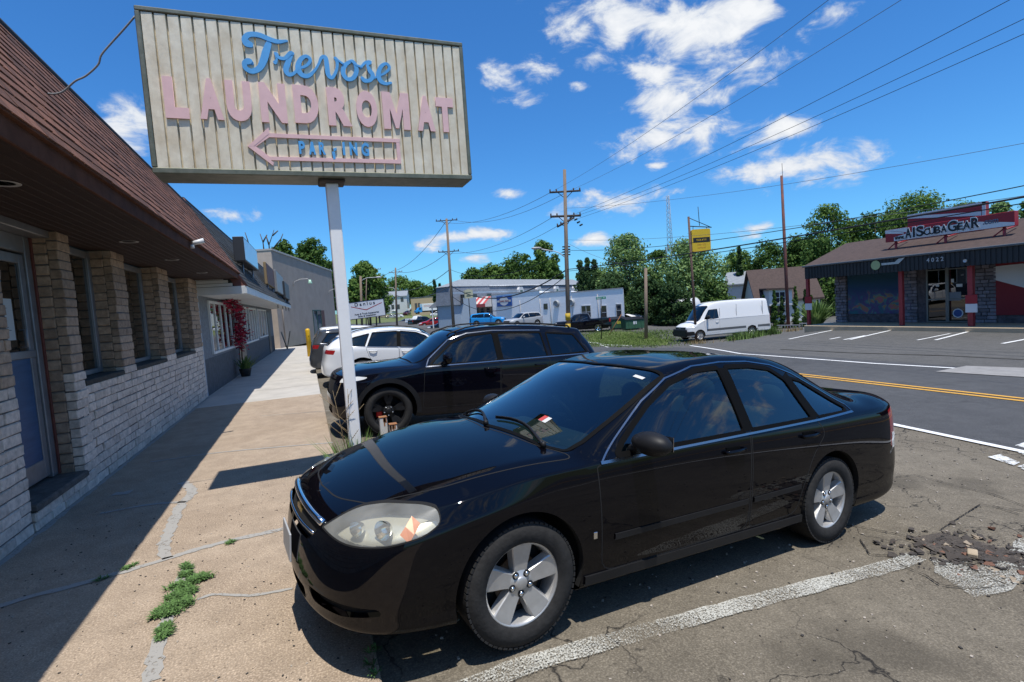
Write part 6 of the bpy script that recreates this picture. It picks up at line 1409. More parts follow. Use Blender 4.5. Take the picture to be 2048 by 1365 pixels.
# ------------------------------------------------------------------ dive shop across the road
ROOFB = mat('brown_roof_shingle', (.055, .036, .03), .92, scale=5, col2=(.085, .056, .046), bump=.5, bscale=30, bd=.01)
DSTONE = mat('dark_rubble_stone', (.10, .085, .09), .9, var=.5, scale=5, bump=.8, bscale=8, bd=.03); FASD = mat('dark_ribbed_fascia', (.018, .019, .02), .6); REDPT = mat('red_post_paint', (.30, .03, .035), .5, var=.15); SIGNRED = mat('sign_red', (.30, .012, .02), .5); SIGNW = mat('sign_white', (.66, .66, .66), .5); INK = mat('sign_ink', (.008, .008, .01), .5)
def mural():
    m, nt, b = nodes('reef_painting'); N = nt.nodes; L = nt.links; b.inputs['Roughness'].default_value = .7; tc = N.new('ShaderNodeTexCoord'); v = tc.outputs['Object']
    sp = N.new('ShaderNodeSeparateXYZ'); L.new(v, sp.inputs[0])
    r = N.new('ShaderNodeValToRGB'); mr = N.new('ShaderNodeMapRange'); mr.inputs['From Min'].default_value = 0; mr.inputs['From Max'].default_value = 2.2; L.new(sp.outputs['Z'], mr.inputs['Value']); L.new(mr.outputs[0], r.inputs[0])
    e = r.color_ramp.elements; e[0].position = 0; e[0].color = (.05, .06, .12, 1); e[1].position = 1; e[1].color = (.012, .055, .085, 1); x = e.new(.35); x.color = (.012, .035, .13, 1); x = e.new(.75); x.color = (.01, .07, .12, 1)
    n = N.new('ShaderNodeTexNoise'); n.inputs['Scale'].default_value = 2.2; n.inputs['Detail'].default_value = 7; n.inputs['Distortion'].default_value = 1.2; L.new(v, n.inputs['Vector'])
    cr = N.new('ShaderNodeValToRGB'); L.new(n.outputs['Color'], cr.inputs[0]) if False else L.new(n.outputs[0], cr.inputs[0])
    e = cr.color_ramp.elements; e[0].position = .36; e[0].color = (.03, .14, .16, 1); e[1].position = .68; e[1].color = (.34, .10, .14, 1); x = e.new(.5); x.color = (.10, .05, .16, 1); x = e.new(.6); x.color = (.30, .16, .06, 1); x = e.new(.56); x.color = (.05, .22, .2, 1)
    n2 = N.new('ShaderNodeTexNoise'); n2.inputs['Scale'].default_value = 1.1; n2.inputs['Detail'].default_value = 5; L.new(v, n2.inputs['Vector'])
    m1 = N.new('ShaderNodeMapRange'); m1.inputs['From Min'].default_value = 1.5; m1.inputs['From Max'].default_value = .2; L.new(sp.outputs['Z'], m1.inputs['Value'])
    a = N.new('ShaderNodeMath'); a.operation = 'MULTIPLY'; L.new(m1.outputs[0], a.inputs[0]); L.new(n2.outputs[0], a.inputs[1])
    m2 = N.new('ShaderNodeMapRange'); m2.inputs['From Min'].default_value = .12; m2.inputs['From Max'].default_value = .32; L.new(a.outputs[0], m2.inputs['Value'])
    mx = N.new('ShaderNodeMix'); mx.data_type = 'RGBA'; L.new(m2.outputs[0], mx.inputs[0]); L.new(r.outputs[0], mx.inputs[6]); L.new(cr.outputs[0], mx.inputs[7]); L.new(mx.outputs[2], b.inputs['Base Color']); return m
GRUB = mat('grey_rubble', (.20, .18, .20), .9, island=.35, var=.2)
def build_dive_shop():
    zg = -.33; X0, XW2, XE2 = 23.3, 24.9, 22.95; YL = atX(1612, 532, 22.95).y - .2; YR = -2.0; root = thing('dive_shop', 'low dive shop with brown roof, red posts, reef mural and glass doors', 'building', (XW2, 12, zg)); O = Vector((XW2, 12, zg))
    class L(MB):
        def build(s, name, m, parent=root, recalc=True): s.v = [tuple(Vector(v) - O) for v in s.v]; return MB.build(s, name, m, parent, recalc)
    ZW = atX(1800, 500, X0).z; zE = atX(1617, 532, XE2).z; zf = zE - .62
    b = L(); b.bbox((X0 - .5, YR, zg - .3), (XW2, YL + .3, zg + .14), .02); b.build('walk_slab', mat('tan_curb', (.50, .38, .24), .9, var=.1, scale=3))
    b = L(); b.box((XW2, YR, zg), (XW2 + 9, YL + .15, zf + .3)); b.build('wall', DSTONE)
    for q in (((XW2 - .10, YL - .45, zg + .14), (XW2, YL + .15, zf)), ((XW2 - .06, 15.25, zg + .14), (XW2, 15.9, zf)), ((XW2 - .06, 12.4, zg + .14), (XW2, 13.1, zf))):
        b = L(); y = q[0][1]; k = 16; h = (q[1][2] - q[0][2]) / k
        for r in range(k):
            yy = y
            while yy < q[1][1] - .05: w = random.uniform(.15, .4); b.bbox((q[0][0] - random.uniform(0, .03), yy + .01, q[0][2] + r * h + .01), (XW2, min(q[1][1], yy + w) - .01, q[0][2] + (r + 1) * h - .01), .012); yy += w
        b.build('stone_pier', GRUB)
    # roof with hipped left end
    xr = 26.2; rp_ = atX(1692, 487, xr); zr = rp_.z; b = L(); pts = [(XE2, YL + .35, zE), (XE2, YR, zE), (xr, YR, zr), (xr, rp_.y, zr), (xr + 4, YL + .35, zE), (xr + 6, YR, zr - 1)]
    b.add(pts, [(0, 1, 2, 3), (0, 3, 4), (3, 2, 5, 4)]); b.build('roof', ROOFB)
    b = L(); n = int((YL + .3 - YR) / .16)
    b.box((XE2 + .02, YR, zf), (XE2 + .06, YL + .3, zE - .02)); b.box((XE2 + .06, YL + .26, zf), (XW2 + .3, YL + .3, zE - .02)); b.box((XE2 + .06, YR, zf + .25), (XW2, YL + .25, zf + .28))
    for i in range(n): y = YR + i * .16; b.box((XE2, y + .02, zf - .02), (XE2 + .02, y + .13, zE - .05))
    b.build('fascia', FASD); b = L(); b.bbox((XE2 - .09, YR, zE - .07), (XE2 + .03, YL + .38, zE + .015), .02); b.build('gutter', mat('gutter_grey', (.10, .11, .12), .5))
    for (px, wl) in ((1618, .07), (1804, .075), (1943, .085)):
        p = atX(px, 640, X0); b = L(); b.bbox((X0 - wl, p.y - wl, zg + .14), (X0 + wl, p.y + wl, zf + .02), .01); po = b.build('post', REDPT)
    for px in (1617, 1943):
        p = atX(px, 605, X0 - .1); b = L(); b.box((X0 - .12, p.y - .19, p.z - .05), (X0 - .10, p.y + .19, p.z + .28)); b.build('red_notice', SIGNRED); b = L(); b.box((X0 - .12, p.y - .19, p.z - .38), (X0 - .10, p.y + .19, p.z - .06)); b.build('white_notice', SIGNW)
    # mural, doors, red diver flag panel
    a = atX(1668, 640, XW2); c = atX(1824, 645, XW2); y0, y1 = c.y, min(a.y, YL - .5)
    b = MB(); b.box((-.05, 0, 0), (-.01, y1 - y0, 2.25)); mo = b.build('mural', mural(), root, loc=(XW2 - O.x, y0 - O.y, .55))
    a = atX(1856, 640, XW2); c = atX(1942, 640, XW2); y0, y1 = c.y, a.y; z0 = zg + .16; z1 = z0 + 2.2; f = L(); ym = (y0 + y1) / 2; t = .06
    for q in ((y0, y0 + t), (ym - t, ym + t), (y1 - t, y1)): f.bbox((XW2 - .10, q[0], z0), (XW2 - .02, q[1], z1 + .45), .004)
    for z in (z0, z0 + .95, z1 - .02, z1 + .40): f.bbox((XW2 - .095, y0 + t, z), (XW2 - .03, y1 - t, z + .05), .004)
    fo = f.build('door_frame', mat('shop_alu', (.20, .21, .20), .4, .6)); g = L(); g.add([(XW2 - .06, y0, z0), (XW2 - .06, y1, z0), (XW2 - .06, y1, z1 + .45), (XW2 - .06, y0, z1 + .45)], [(0, 1, 2, 3)]); g.build('door_glass', WGLASS)
    g = L(); g.box((XW2 - .05, y0, z0), (XW2 + .02, y1, z1 + .45)); g.build('dark_interior', mat('dark_inside', (.012, .013, .014), .8))
    dk = L(); 
    for (yy, zz, w, h) in ((.25, 1.45, .22, .12), (.3, .9, .45, .35), (.55, 1.65, .10, .14), (1.1, 1.5, .12, .10), (.2, 1.9, .1, .06)): dk.box((XW2 - .066, y0 + yy, z0 + zz), (XW2 - .062, y0 + yy + w, z0 + zz + h), random.randint(0, 1))
    dk.lathe([(.19, -.002), (.0, -.002)], 20, 0, 'x', (XW2 - .067, y0 + .42, z0 + .38)); dk.lathe([(.15, -.006), (.0, -.006)], 20, 2, 'x', (XW2 - .066, y0 + .42, z0 + .38)); dk.build('door_stickers', [SIGNW, mat('sticker_grey', (.2, .22, .24), .6), mat('sticker_blue', (.03, .08, .25), .5)])
    a = atX(1988, 620, XW2 - .05); rp = L(); rp.box((XW2 - .05, YR, zg + .45), (XW2 - .01, a.y, zf)); rp.build('red_panel', mat('flag_red', (.22, .008, .014), .6)); rp = L(); zt = zf - .05
    rp.add([(XW2 - .055, a.y, zt - .05), (XW2 - .055, a.y - .9, zt - .02), (XW2 - .055, a.y - 4.5, zt - 1.75), (XW2 - .055, a.y - 4.5, zt - 2.3), (XW2 - .055, a.y, zt - .55)], [(0, 1, 2, 3, 4)]); rp.build('white_stripe', SIGNW)
    # house number and small logo on the fascia
    c = atX(1870, 520, XE2 - .03); FM = lambda p: frame_M(p - O, (0, -1, 0), (0, 0, 1))
    text_mesh('4022', .22, .006, 'house_number', mat('number_grey', (.4, .4, .4), .5), root, FM(c), .004, space=1.5)
    b = L(); c = atX(1751, 531, XE2 - .03); b.lathe([(.20, 0), (.0, 0)], 20, 0, 'x', (c.x, c.y, c.z)); b.build('round_logo', mat('logo_green', (.35, .42, .2), .5)); b = L(); b.add([(c.x, c.y - .25, c.z - .03), (c.x, c.y - .95, c.z - .03), (c.x, c.y - 1.2, c.z + .2), (c.x, c.y - .95, c.z + .18), (c.x, c.y - .8, c.z + .06), (c.x, c.y - .25, c.z + .06)], [(0, 1, 2, 3, 4, 5)]); b.build('logo_stripe', mat('logo_pale', (.45, .47, .45), .5)); b = L(); c = atX(1931, 522, XE2 - .04); b.lathe([(.06, -.05), (.06, 0), (0, .0)], 12, 0, 'x', tuple(c)); b.build('soffit_lamp', SIGNW)
    return O
DSO = build_dive_shop()
# the long red board with the name, and the flag board behind it
def build_board():
    X = 24.0; A = atX(1771, 462, X); A2 = atX(1771, 485, X); B = atX(2030, 421, X); y0, y1 = B.y, A.y; z0 = (A2.z + atX(2030, 452, X).z) / 2; z1 = (A.z + B.z) / 2; o = Vector((X, (y0 + y1) / 2, z0)); t = thing('shop_sign', 'long red and white name board standing on the dive shop roof', 'sign', o); w = y1 - y0; h = z1 - z0
    b = MB(); b.bbox((-.02, -w / 2, 0), (.22, w / 2, h), .01); b.build('board', SIGNRED, t)
    FMx = lambda y, z, d=-.03: frame_M(Vector((d, y, z)), (0, -1, 0), (0, 0, 1))
    b = MB()
    P = lambda u, v: (-.026, w / 2 - u * w, v * h)
    b.add([P(0, .72), P(0, .98), P(.17, .62), P(.17, .52)], [(0, 1, 2, 3)]); b.add([P(0, .99), P(.2, .99), P(.2, .60)], [(0, 1, 2)])
    b.add([P(.08, .02), P(.08, .34), P(.30, .64), P(.72, .66), P(1, .22), P(1, .02)], [(0, 1, 2, 3, 4, 5)]); b.build('white_panel', SIGNW, t)
    def fitt(body, pa, pb, v0, v1, m, bold, d, name):
        ya = w / 2 - (pa - 1771) / 259 * w; yb = w / 2 - (pb - 1771) / 259 * w; cu = bpy.data.curves.new('t', 'FONT'); cu.body = body; cu.size = 1; cu.extrude = .004; cu.offset = bold; o_ = bpy.data.objects.new('tmp', cu); C.objects.link(o_); dg = bpy.context.evaluated_depsgraph_get(); me = bpy.data.meshes.new_from_object(o_.evaluated_get(dg)); bpy.data.objects.remove(o_)
        co = np.array([v.co[:] for v in me.vertices]); lo, hi = co.min(0), co.max(0)
        for v in me.vertices: u = (v.co.x - lo[0]) / (hi[0] - lo[0]); q = (v.co.y - lo[1]) / (hi[1] - lo[1]); k = (v.co.z - lo[2]) / (hi[2] - lo[2]); v.co = Vector((d - .01 * k, ya + (yb - ya) * u, (v0 + (v1 - v0) * q) * h))
        me.materials.clear(); me.materials.append(m); me.update(); o_ = bpy.data.objects.new(name, me); C.objects.link(o_); o_.parent = t
    fitt('www.', 1794, 1817, .10, .36, INK, .03, -.034, 'lettering')
    for ch, pa, pb, v0, v1 in (('A', 1819, 1833, .10, .88), ('1', 1836.5, 1841, .12, .90), ('S', 1844, 1860, .12, .92), ('C', 1861, 1871, .14, .68), ('U', 1872, 1883, .15, .69), ('B', 1884, 1895, .16, .70), ('A', 1896, 1908, .17, .71), ('G', 1910, 1928, .16, .94), ('E', 1930, 1939, .20, .74), ('A', 1940, 1953, .20, .75), ('R', 1955, 1970, .20, .92)):
        fitt(ch, pa - 1.8, pb + 1.8, v0 - .075, v1 + .075, SIGNW, .05, -.036, 'letter_outline'); fitt(ch, pa, pb, v0, v1, INK, .022, -.048, 'letter')
    fitt('.com', 1976, 2003, .34, .62, bpy.data.materials['sign_greyblue'] if 'sign_greyblue' in bpy.data.materials else mat('sign_greyblue', (.09, .12, .18), .5), .02, -.034, 'lettering')
    for y in (-w * .42, 0, w * .42): b = MB(); b.cyl((.1, y, 0), (.1, y, -.55), .05, 8); b.cyl((.1, y, -.1), (.9, y, .05), .03, 6); b.cyl((.1, y, -.05), (.1, y + .6, -.5), .025, 6); b.build('sign_post', REDPT, t)
    b = MB(); b.bbox((-.05, -w / 2 - .2, -.62), (.25, w / 2 + .2, -.52), .01); b.build('base_rail', FASD, t)
    X = 25.2; A = atX(1815, 430, X); A2 = atX(1815, 452, X); B = atX(1972, 404, X); y0, y1 = B.y, A.y; z0 = A2.z - .15; z1 = (A.z + B.z) / 2; o = Vector((X, (y0 + y1) / 2, z0)); t = thing('flag_sign', 'red sign with white diagonal stripe behind the long name board', 'sign', o); w = y1 - y0; h = z1 - z0
    b = MB(); b.bbox((-.02, -w / 2, -.2), (.2, w / 2, h), .01); b.build('sign_box', SIGNRED, t); b = MB(); P = lambda u, v: (-.026, w / 2 - u * w, v * h)
    b.add([P(0, .74), P(0, .90), P(.95, .42), P(.95, .16)], [(0, 1, 2, 3)]); b.box((-.03, -w / 2, -.2), (-.018, -w / 2 + .12, h)); b.box((-.03, -w / 2, h - .06), (-.018, w / 2, h)); b.build('white_stripe', SIGNW, t)
    b = MB(); b.cyl((.1, -w * .4, -.2), (.1, -w * .4, -1.6), .05, 6); b.cyl((.1, w * .4, -.2), (.1, w * .4, -1.6), .05, 6); b.build('sign_posts', REDPT, t)
build_board()
# ------------------------------------------------------------------ tall rust pole with aerial, ladder, yellow sign
zl = -.33; p = atg(1577, 657); t = thing('rust_pole', 'tall rusty red steel pole at the corner of the dive shop lot', 'pole', (p.x, p.y, gz(p.x, p.y) - .1)); D = (p - Vector((0, 0, CAMH))).dot(-ROT.col[2]); top = atD(1563, 352, D); tt = top - Vector(t.location)
b = MB(); b.tube([(0, 0, 0), tt * .5, tt], [.14, .125, .10], 12); b.build('pole', mat('rusty_red', (.20, .055, .03), .8, scale=6, col2=(.07, .04, .045), stretch=(1, 1, .3)), t)
b = MB(); b.tube([tt * .85, tt * .86 + Vector((.12, 0, 0)), tt + Vector((.1, 0, 1.0))], .02, 6); b.build('aerial', PLAST, t)
for px, lab, dx in ((1572, 'aluminium ladder lying on its edge left of the rust pole', 0), (1622, 'aluminium ladder leaning by the shop corner, right of the rust pole', 1)):
    q = atg(px, 660); t = thing('ladder', lab, 'ladder', (q.x + 1.0, q.y + (.2 if dx else .6), gz(q.x, q.y) - (.05 if dx else .2)), R_(-68)); b = MB(); Ll = 2.6 if dx else 1.8
    for s in (0, .45): b.bbox((-Ll / 2, -.02 - .3 * s, s), (Ll / 2, .03 - .3 * s, s + .07), .005)
    for i in range(8): x = -Ll / 2 + .15 + i * (Ll - .3) / 7; b.cyl((x + (.0), 0, .04), (x + .05, -.13, .48), .018, 6)
    b.build('rails_and_rungs', ALUM if False else mat('bright_aluminium', (.5, .5, .5), .4, .5), t)
q = atg(1393, 684); D = (q - Vector((0, 0, CAMH))).dot(-ROT.col[2]); t = thing('repair_shop_sign', 'yellow hanging sign on a tall dark pole with a top bracket', 'sign', q); up = atD(1377, 434, D) - q
b = MB(); b.tube([(0, 0, -.2), up * .5, up], [.10, .085, .075], 10); b.build('pole', mat('dark_rust_pole', (.10, .055, .04), .8, var=.3), t)
ex = (ROT @ Vector((1, .02, 0))).normalized(); ex.z = 0; ex.normalize()
P = lambda px, py: atD(px, py, D) - q
b = MB(); b.tube([P(1377, 436), P(1422, 455)], .025, 6); b.tube([P(1380, 453), P(1423, 455)], .035, 6); b.tube([P(1399, 452), P(1396, 414)], .022, 6); b.tube([P(1386, 453), P(1386, 460)], .02, 6); b.tube([P(1413, 454), P(1413, 460)], .02, 6); b.build('bracket', PLAST, t)
c = (P(1383, 460) + P(1420, 502)) / 2; w = (P(1420, 480) - P(1383, 480)).length; h = (P(1400, 459).z - P(1400, 503).z); Ms = frame_M(c, ex, (0, 0, 1))
b = MB(); pl = rnd([(-w / 2, -h / 2), (w / 2, -h / 2), (w / 2, h / 2), (-w / 2, h / 2)], .12); b.prism(pl, -.12, .12, 'z'); b.v = [tuple(Ms @ Vector(v)) for v in b.v]; b.build('sign_box', mat('sign_yellow', (.66, .42, .015), .5, var=.06, scale=4), t)
b = MB(); b.box((-w * .44, h * -.02 - h * .08, .121), (w * .46, h * .12 - .0, .126)); b.v = [tuple(Ms @ Vector(v)) for v in b.v]; b.build('black_band', INK, t)
text_mesh('V.C.R. & T.V.', .155, .004, 'lettering', mat('sign_yellow2', (.66, .42, .015), .5), t, Ms @ Matrix.Translation((.01, h * .01, .13)), .004, .86)
for dy, s in ((-.2, 'SERVICE'), (-.34, 'REPAIRS')): text_mesh(s, .15, .003, 'faded_lettering', mat('faded_orange', (.62, .30, .03), .6) if dy == -.2 else bpy.data.materials['faded_orange'], t, Ms @ Matrix.Translation((0, h * dy, .123)), .0, 1.1)
# ------------------------------------------------------------------ street furniture beyond the side street
WOOD = mat('weathered_pole', (.16, .115, .085), .95, scale=4, col2=(.24, .18, .13), stretch=(6, 6, .4)); DWOOD = mat('dark_crossarm', (.055, .045, .04), .9)
q = atg(1292, 679); t = thing('wood_post', 'short bare wooden pole standing in the grass before the dumpsters', 'post', q); D = (q - Vector((0, 0, CAMH))).dot(-ROT.col[2]); b = MB(); b.tube([(0, 0, -.2), atD(1291.5, 537, D) - q], [.15, .12], 10); b.build('post', WOOD, t)
q = atg(1203, 679); D = (q - Vector((0, 0, CAMH))).dot(-ROT.col[2]); t = thing('street_sign', 'green street name sign above a stop sign seen edge on, in the grass', 'sign', q); b = MB(); b.tube([(0, 0, 0), atD(1202, 596, D) - q], .035, 6); b.build('post', PLAST, t)
c = atD(1202, 596.5, D) - q; Ms = frame_M(c, ex, (0, 0, 1)); b = MB(); b.bbox((-.42, -.11, -.01), (.42, .11, .01), .006); b.v = [tuple(Ms @ Vector(v)) for v in b.v]; b.build('name_plate', mat('street_green', (.0, .20, .13), .5), t); text_mesh('Boxwood Rd' if False else 'Baxter  Av', .155, .003, 'lettering', SIGNW, t, Ms @ Matrix.Translation((0, 0, .014)), .003)
c = atD(1203, 620, D) - q; b = MB(); o8 = [(.42 * math.cos(R_(22.5 + 45 * k)), .42 * math.sin(R_(22.5 + 45 * k))) for k in range(8)]; b.prism(o8, -.008, .008, 'x'); Mr = Matrix.Rotation(R_(-33), 4, 'Z'); Mr.translation = c; b.v = [tuple(Mr @ Vector(v)) for v in b.v]; b.build('stop_plate', mat('sign_back', (.16, .15, .15), .5, .3), t)
q1 = atg(1217, 672); q2 = atg(1243, 640); t = thing('leaning_stake', 'slim rusty stake leaning in the grass by the dumpster', 'stake', q1); D = (q1 - Vector((0, 0, CAMH))).dot(-ROT.col[2]); b = MB(); b.tube([(0, 0, 0), atD(1243, 629, D) - q1], .03, 6); b.build('stake', RU, t)
DGRN = mat('dumpster_green', (.03, .10, .05), .6, var=.25, scale=5)
for (px, py, w, rz, lab, n) in ((1238, 659, 1.5, -20, 'green dumpster with yellow label against the white building', 0), (1268, 660, 2.0, -10, 'wider green dumpster with white label, right of the other', 1)):
    q = atg(px, py); q = q + Vector((.35, .93, 0)) * .4; t = thing('dumpster', lab, 'dumpster', (q.x, q.y, gz(q.x, q.y)), R_(rz)); b = MB(); b.prism(rnd([(-.6, .1), (.6, .1), (.7, 1.2), (-.6, 1.0)], .04), -w / 2, w / 2, 'x'); b.build('bin', DGRN, t)
    b = MB(); b.prism([(-.66, 1.0), (.72, 1.22), (.72, 1.27), (-.66, 1.05)], -w / 2 - .03, w / 2 + .03, 'x'); b.build('lid', PLAST, t); b = MB(); b.box((-.2, -.615, .55), (.15, -.60, .85)); b.build('label_plate', mat('label_yellow', (.55, .5, .05), .6) if n == 0 else SIGNW, t)
    b = MB()
    for x in (-w / 2 + .2, w / 2 - .2): b.cyl((x - .04, -.4, .06), (x + .04, -.4, .06), .06, 8)
    for x in (-w / 3, 0, w / 3): b.bbox((x - .03, -.63, .15), (x + .03, -.58, 1.0), .005)
    b.build('ribs', DGRN, t)
# small trailer and fence behind the van
q = atD(1372, 642, 58); t = thing('white_tank', 'rounded white tank trailer behind the van nose', 'trailer', (q.x, q.y, gz(q.x, q.y)), R_(-20)); b = MB(); b.lathe([(0, 1.4), (1.0, 1.38), (1.15, 1.2), (1.15, -1.2), (1.0, -1.4), (0, -1.42)], 20, 0, 'x', (0, 0, 1.55)); b.build('tank', mat('tank_white', (.5, .52, .54), .4), t)
b = MB(); b.bbox((-1.3, -.5, .35), (1.3, .5, .5), .02); b.cyl((-.5, -.6, .35), (-.5, .6, .35), .33, 12); b.build('chassis', PLAST, t)
# ------------------------------------------------------------------ white flat roofed building
WHB = mat('white_painted_block', (.93, .93, .92), .85, scale=2.5, col2=(.84, .84, .84), stretch=(1, .35, 2)); TRIMD = mat('dark_trim', (.08, .08, .08), .6); WINM = glass('house_window', (.06, .07, .08), 0, .2)
def house_window(parent, c, w, h, M3, fr, bars=1, name='window'):
    b = MB(); t = .07
    for q in (((-w / 2 - t, -h / 2 - t, 0), (-w / 2, h / 2 + t, .05)), ((w / 2, -h / 2 - t, 0), (w / 2 + t, h / 2 + t, .05)), ((-w / 2, -h / 2 - t, 0), (w / 2, -h / 2, .055)), ((-w / 2, h / 2, 0), (w / 2, h / 2 + t, .055))): b.box(*q)
    b.box((-w / 2, -.025, .0), (w / 2, .025, .045))
    for i in range(bars): x = -w / 2 + w * (i + 1) / (bars + 1); b.box((x - .03, -h / 2, 0), (x + .03, h / 2, .04))
    F = M3.to_4x4(); F.translation = c; b.v = [tuple(F @ Vector(v)) for v in b.v]; o = b.build(name, fr, parent)
    g = MB(); g.add([F @ Vector(v) for v in ((-w / 2, -h / 2, .015), (w / 2, -h / 2, .015), (w / 2, h / 2, .015), (-w / 2, h / 2, .015))], [(0, 1, 2, 3)]); g.build('pane', mat('dark_pane', (.02, .024, .03), .08, coat=1.0) if 'dark_pane' not in bpy.data.materials else bpy.data.materials['dark_pane'], o); return o
def build_white():
    A = Vector((32.6, 50.0, -1.64)); u = Vector((-.35, .937, 0)).normalized(); Lw = 22.6; nrm = Vector((-.937, -.35, 0)).normalized(); root = thing('white_building', 'white flat roofed store with red striped awning and blue oval sign', 'building', A); H1 = 4.45; H2 = 3.75
    M3 = Matrix((-u, Vector((0, 0, 1)), nrm)).transposed()     # x to the right along the wall as seen from the road
    zL = .95
    def W(s, z, d=0): return u * s + nrm * d + Vector((0, 0, z))
    b = MB(); bk = Vector((.55, .835, 0)) * 10
    segs = [(0, 7.6, H1), (7.6, 13, H1 + .25), (13, Lw, H1 + .6)]
    for s0, s1, h in segs:
        q = [W(s0, -.5), W(s1, -.5), W(s1, h), W(s0, h)]; b.add(q + [v + bk for v in q], [(0, 1, 2, 3), (7, 6, 5, 4), (0, 4, 5, 1), (1, 5, 6, 2), (2, 6, 7, 3), (3, 7, 4, 0)])
    b.build('wall', WHB, root)
    b = MB()
    for s in (3.6, 7.6, 11.2, 13, 16.8): b.tube([W(s, 0, .04), W(s, H1 - .4, .04)], .035, 6)
    for s0, s1, h in segs: q = [W(s0 - .05, h, .06), W(s1 + .05, h, .06), W(s1 + .05, h + .09, .06), W(s0 - .05, h + .09, .06)]; b.add(q + [v + bk * .02 for v in q], [(0, 1, 2, 3), (7, 6, 5, 4), (0, 4, 5, 1), (1, 5, 6, 2), (2, 6, 7, 3), (3, 7, 4, 0)])
    b.build('pipes_and_coping', mat('pipe_grey', (.42, .40, .38), .6), root)
    def s_of(px): # distance along the wall of a pixel column
        d = ray(px, 620); k = d.x / d.y; return ((A.x - k * A.y)) / (k * u.y - u.x)
    for (px, z, w, h, bars) in ((1172.5, 1.95 + .1, 1.35, 1.45, 1), (1208, 1.9, .75, 1.5, 0), (1238, 2.05, .65, 1.35, 0), (1092, 3.0, .55, .6, 0)): house_window(root, W(s_of(px), z, .01), w, h, M3, TRIMD if px == 1092 else mat('win_white', (.55, .55, .55), .6) if px == 1172.5 else bpy.data.materials['win_white'], bars)
    b = MB()
    for px in (1115, 1145):
        c = W(s_of(px), 3.25, .0); F = M3.to_4x4(); F.translation = c; q = MB(); q.lathe([(.42, 0), (.42, .3), (.34, .32), (.30, .25), (.0, .2)], 20, 0, 'z'); q.v = [tuple(F @ Vector(v)) for v in q.v]; q.build('wall_vent', mat('vent_grey', (.30, .31, .31), .5) if px == 1115 else bpy.data.materials['vent_grey'], root)
    F = M3.to_4x4(); c = W(s_of(1011), 4.1, .06); F.translation = c; ws = 3.1
    q = MB(); q.bbox((-ws / 2, -.72, 0), (ws / 2, .72, .12), .02); q.v = [tuple(F @ Vector(v)) for v in q.v]; so = q.build('wall_sign', mat('sign_blue', (.02, .09, .32), .5), root)
    q = MB(); q.lathe([(1.0, .125), (0, .125)], 28, 0, 'z'); q.v = [tuple(F @ Vector((v[0] * ws * .30, v[1] * .62, v[2]))) for v in q.v]; q.box((0, 0, 0), (.0001, .0001, .0001)); q.build('sign_oval', SIGNW, so)
    q = MB(); q.box((-ws * .46, -.14, .128), (ws * .46, .14, .132)); q.v = [tuple(F @ Vector(v)) for v in q.v]; q.build('sign_band', mat('sign_cream', (.6, .6, .55), .5), so)
    text_mesh('Country Kitchen' if False else 'Country  Store', .36, .004, 'lettering', REDPT, so, F @ Matrix.Translation((0, 0, .137)), .006, .9)
    # shop front at the far end with striped awning
    e = W(Lw, 0, 0); fr = MB(); w2 = 4.2; q = [W(Lw, -.5, -.2), W(Lw + w2, -.5, -.6), W(Lw + w2, 4.3, -.6), W(Lw, 4.3, -.2)]; fr.add(q + [v + bk * .8 for v in q], [(0, 1, 2, 3), (7, 6, 5, 4), (0, 4, 5, 1), (1, 5, 6, 2), (2, 6, 7, 3), (3, 7, 4, 0)]); fr.build('shop_front', mat('front_grey', (.22, .21, .2), .7, var=.3, scale=2), root)
    aw = MB(); n = 8
    for i in range(n):
        s0 = Lw + .0 + (w2 + .6) * i / n; s1 = Lw + (w2 + .6) * (i + 1) / n; aw.add([W(s0, 3.95, 1.3), W(s1, 3.95, 1.3), W(s1, 4.95, .1), W(s0, 4.95, .1), W(s0, 3.5, 1.3), W(s1, 3.5, 1.3)], [(0, 1, 2, 3)], i % 2); aw.add([W(s0, 3.5, 1.3), W(s1, 3.5, 1.3), W(s1, 3.95, 1.3), W(s0, 3.95, 1.3)], [(0, 1, 2, 3)], 0)
    aw.add([W(Lw, 3.5, 1.3), W(Lw, 3.95, 1.3), W(Lw, 4.95, .1), W(Lw, 3.5, .1)], [(0, 1, 2, 3)], 1); aw.build('striped_awning', [mat('awning_red', (.50, .08, .08), .7), mat('awning_white', (.62, .58, .54), .7)], root)
    b = MB()
    for s in (Lw + .8, Lw + 2.2, Lw + 3.4): q = [W(s, 1.2, -.1), W(s + .8, 1.2, -.2), W(s + .8, 3.3, -.2), W(s, 3.3, -.1)]; b.add(q, [(0, 1, 2, 3)])
    b.build('shop_window', bpy.data.materials['dark_pane'], root)
    hd = MB(); q = [W(-.1, 1.6, .0), W(-1.2, 1.2, .0), W(-1.2, 1.2, -2), W(-.1, 1.6, -2)]; hd.add(q, [(0, 1, 2, 3)]); hd.build('door_hood', SIGNW, root)
build_white()
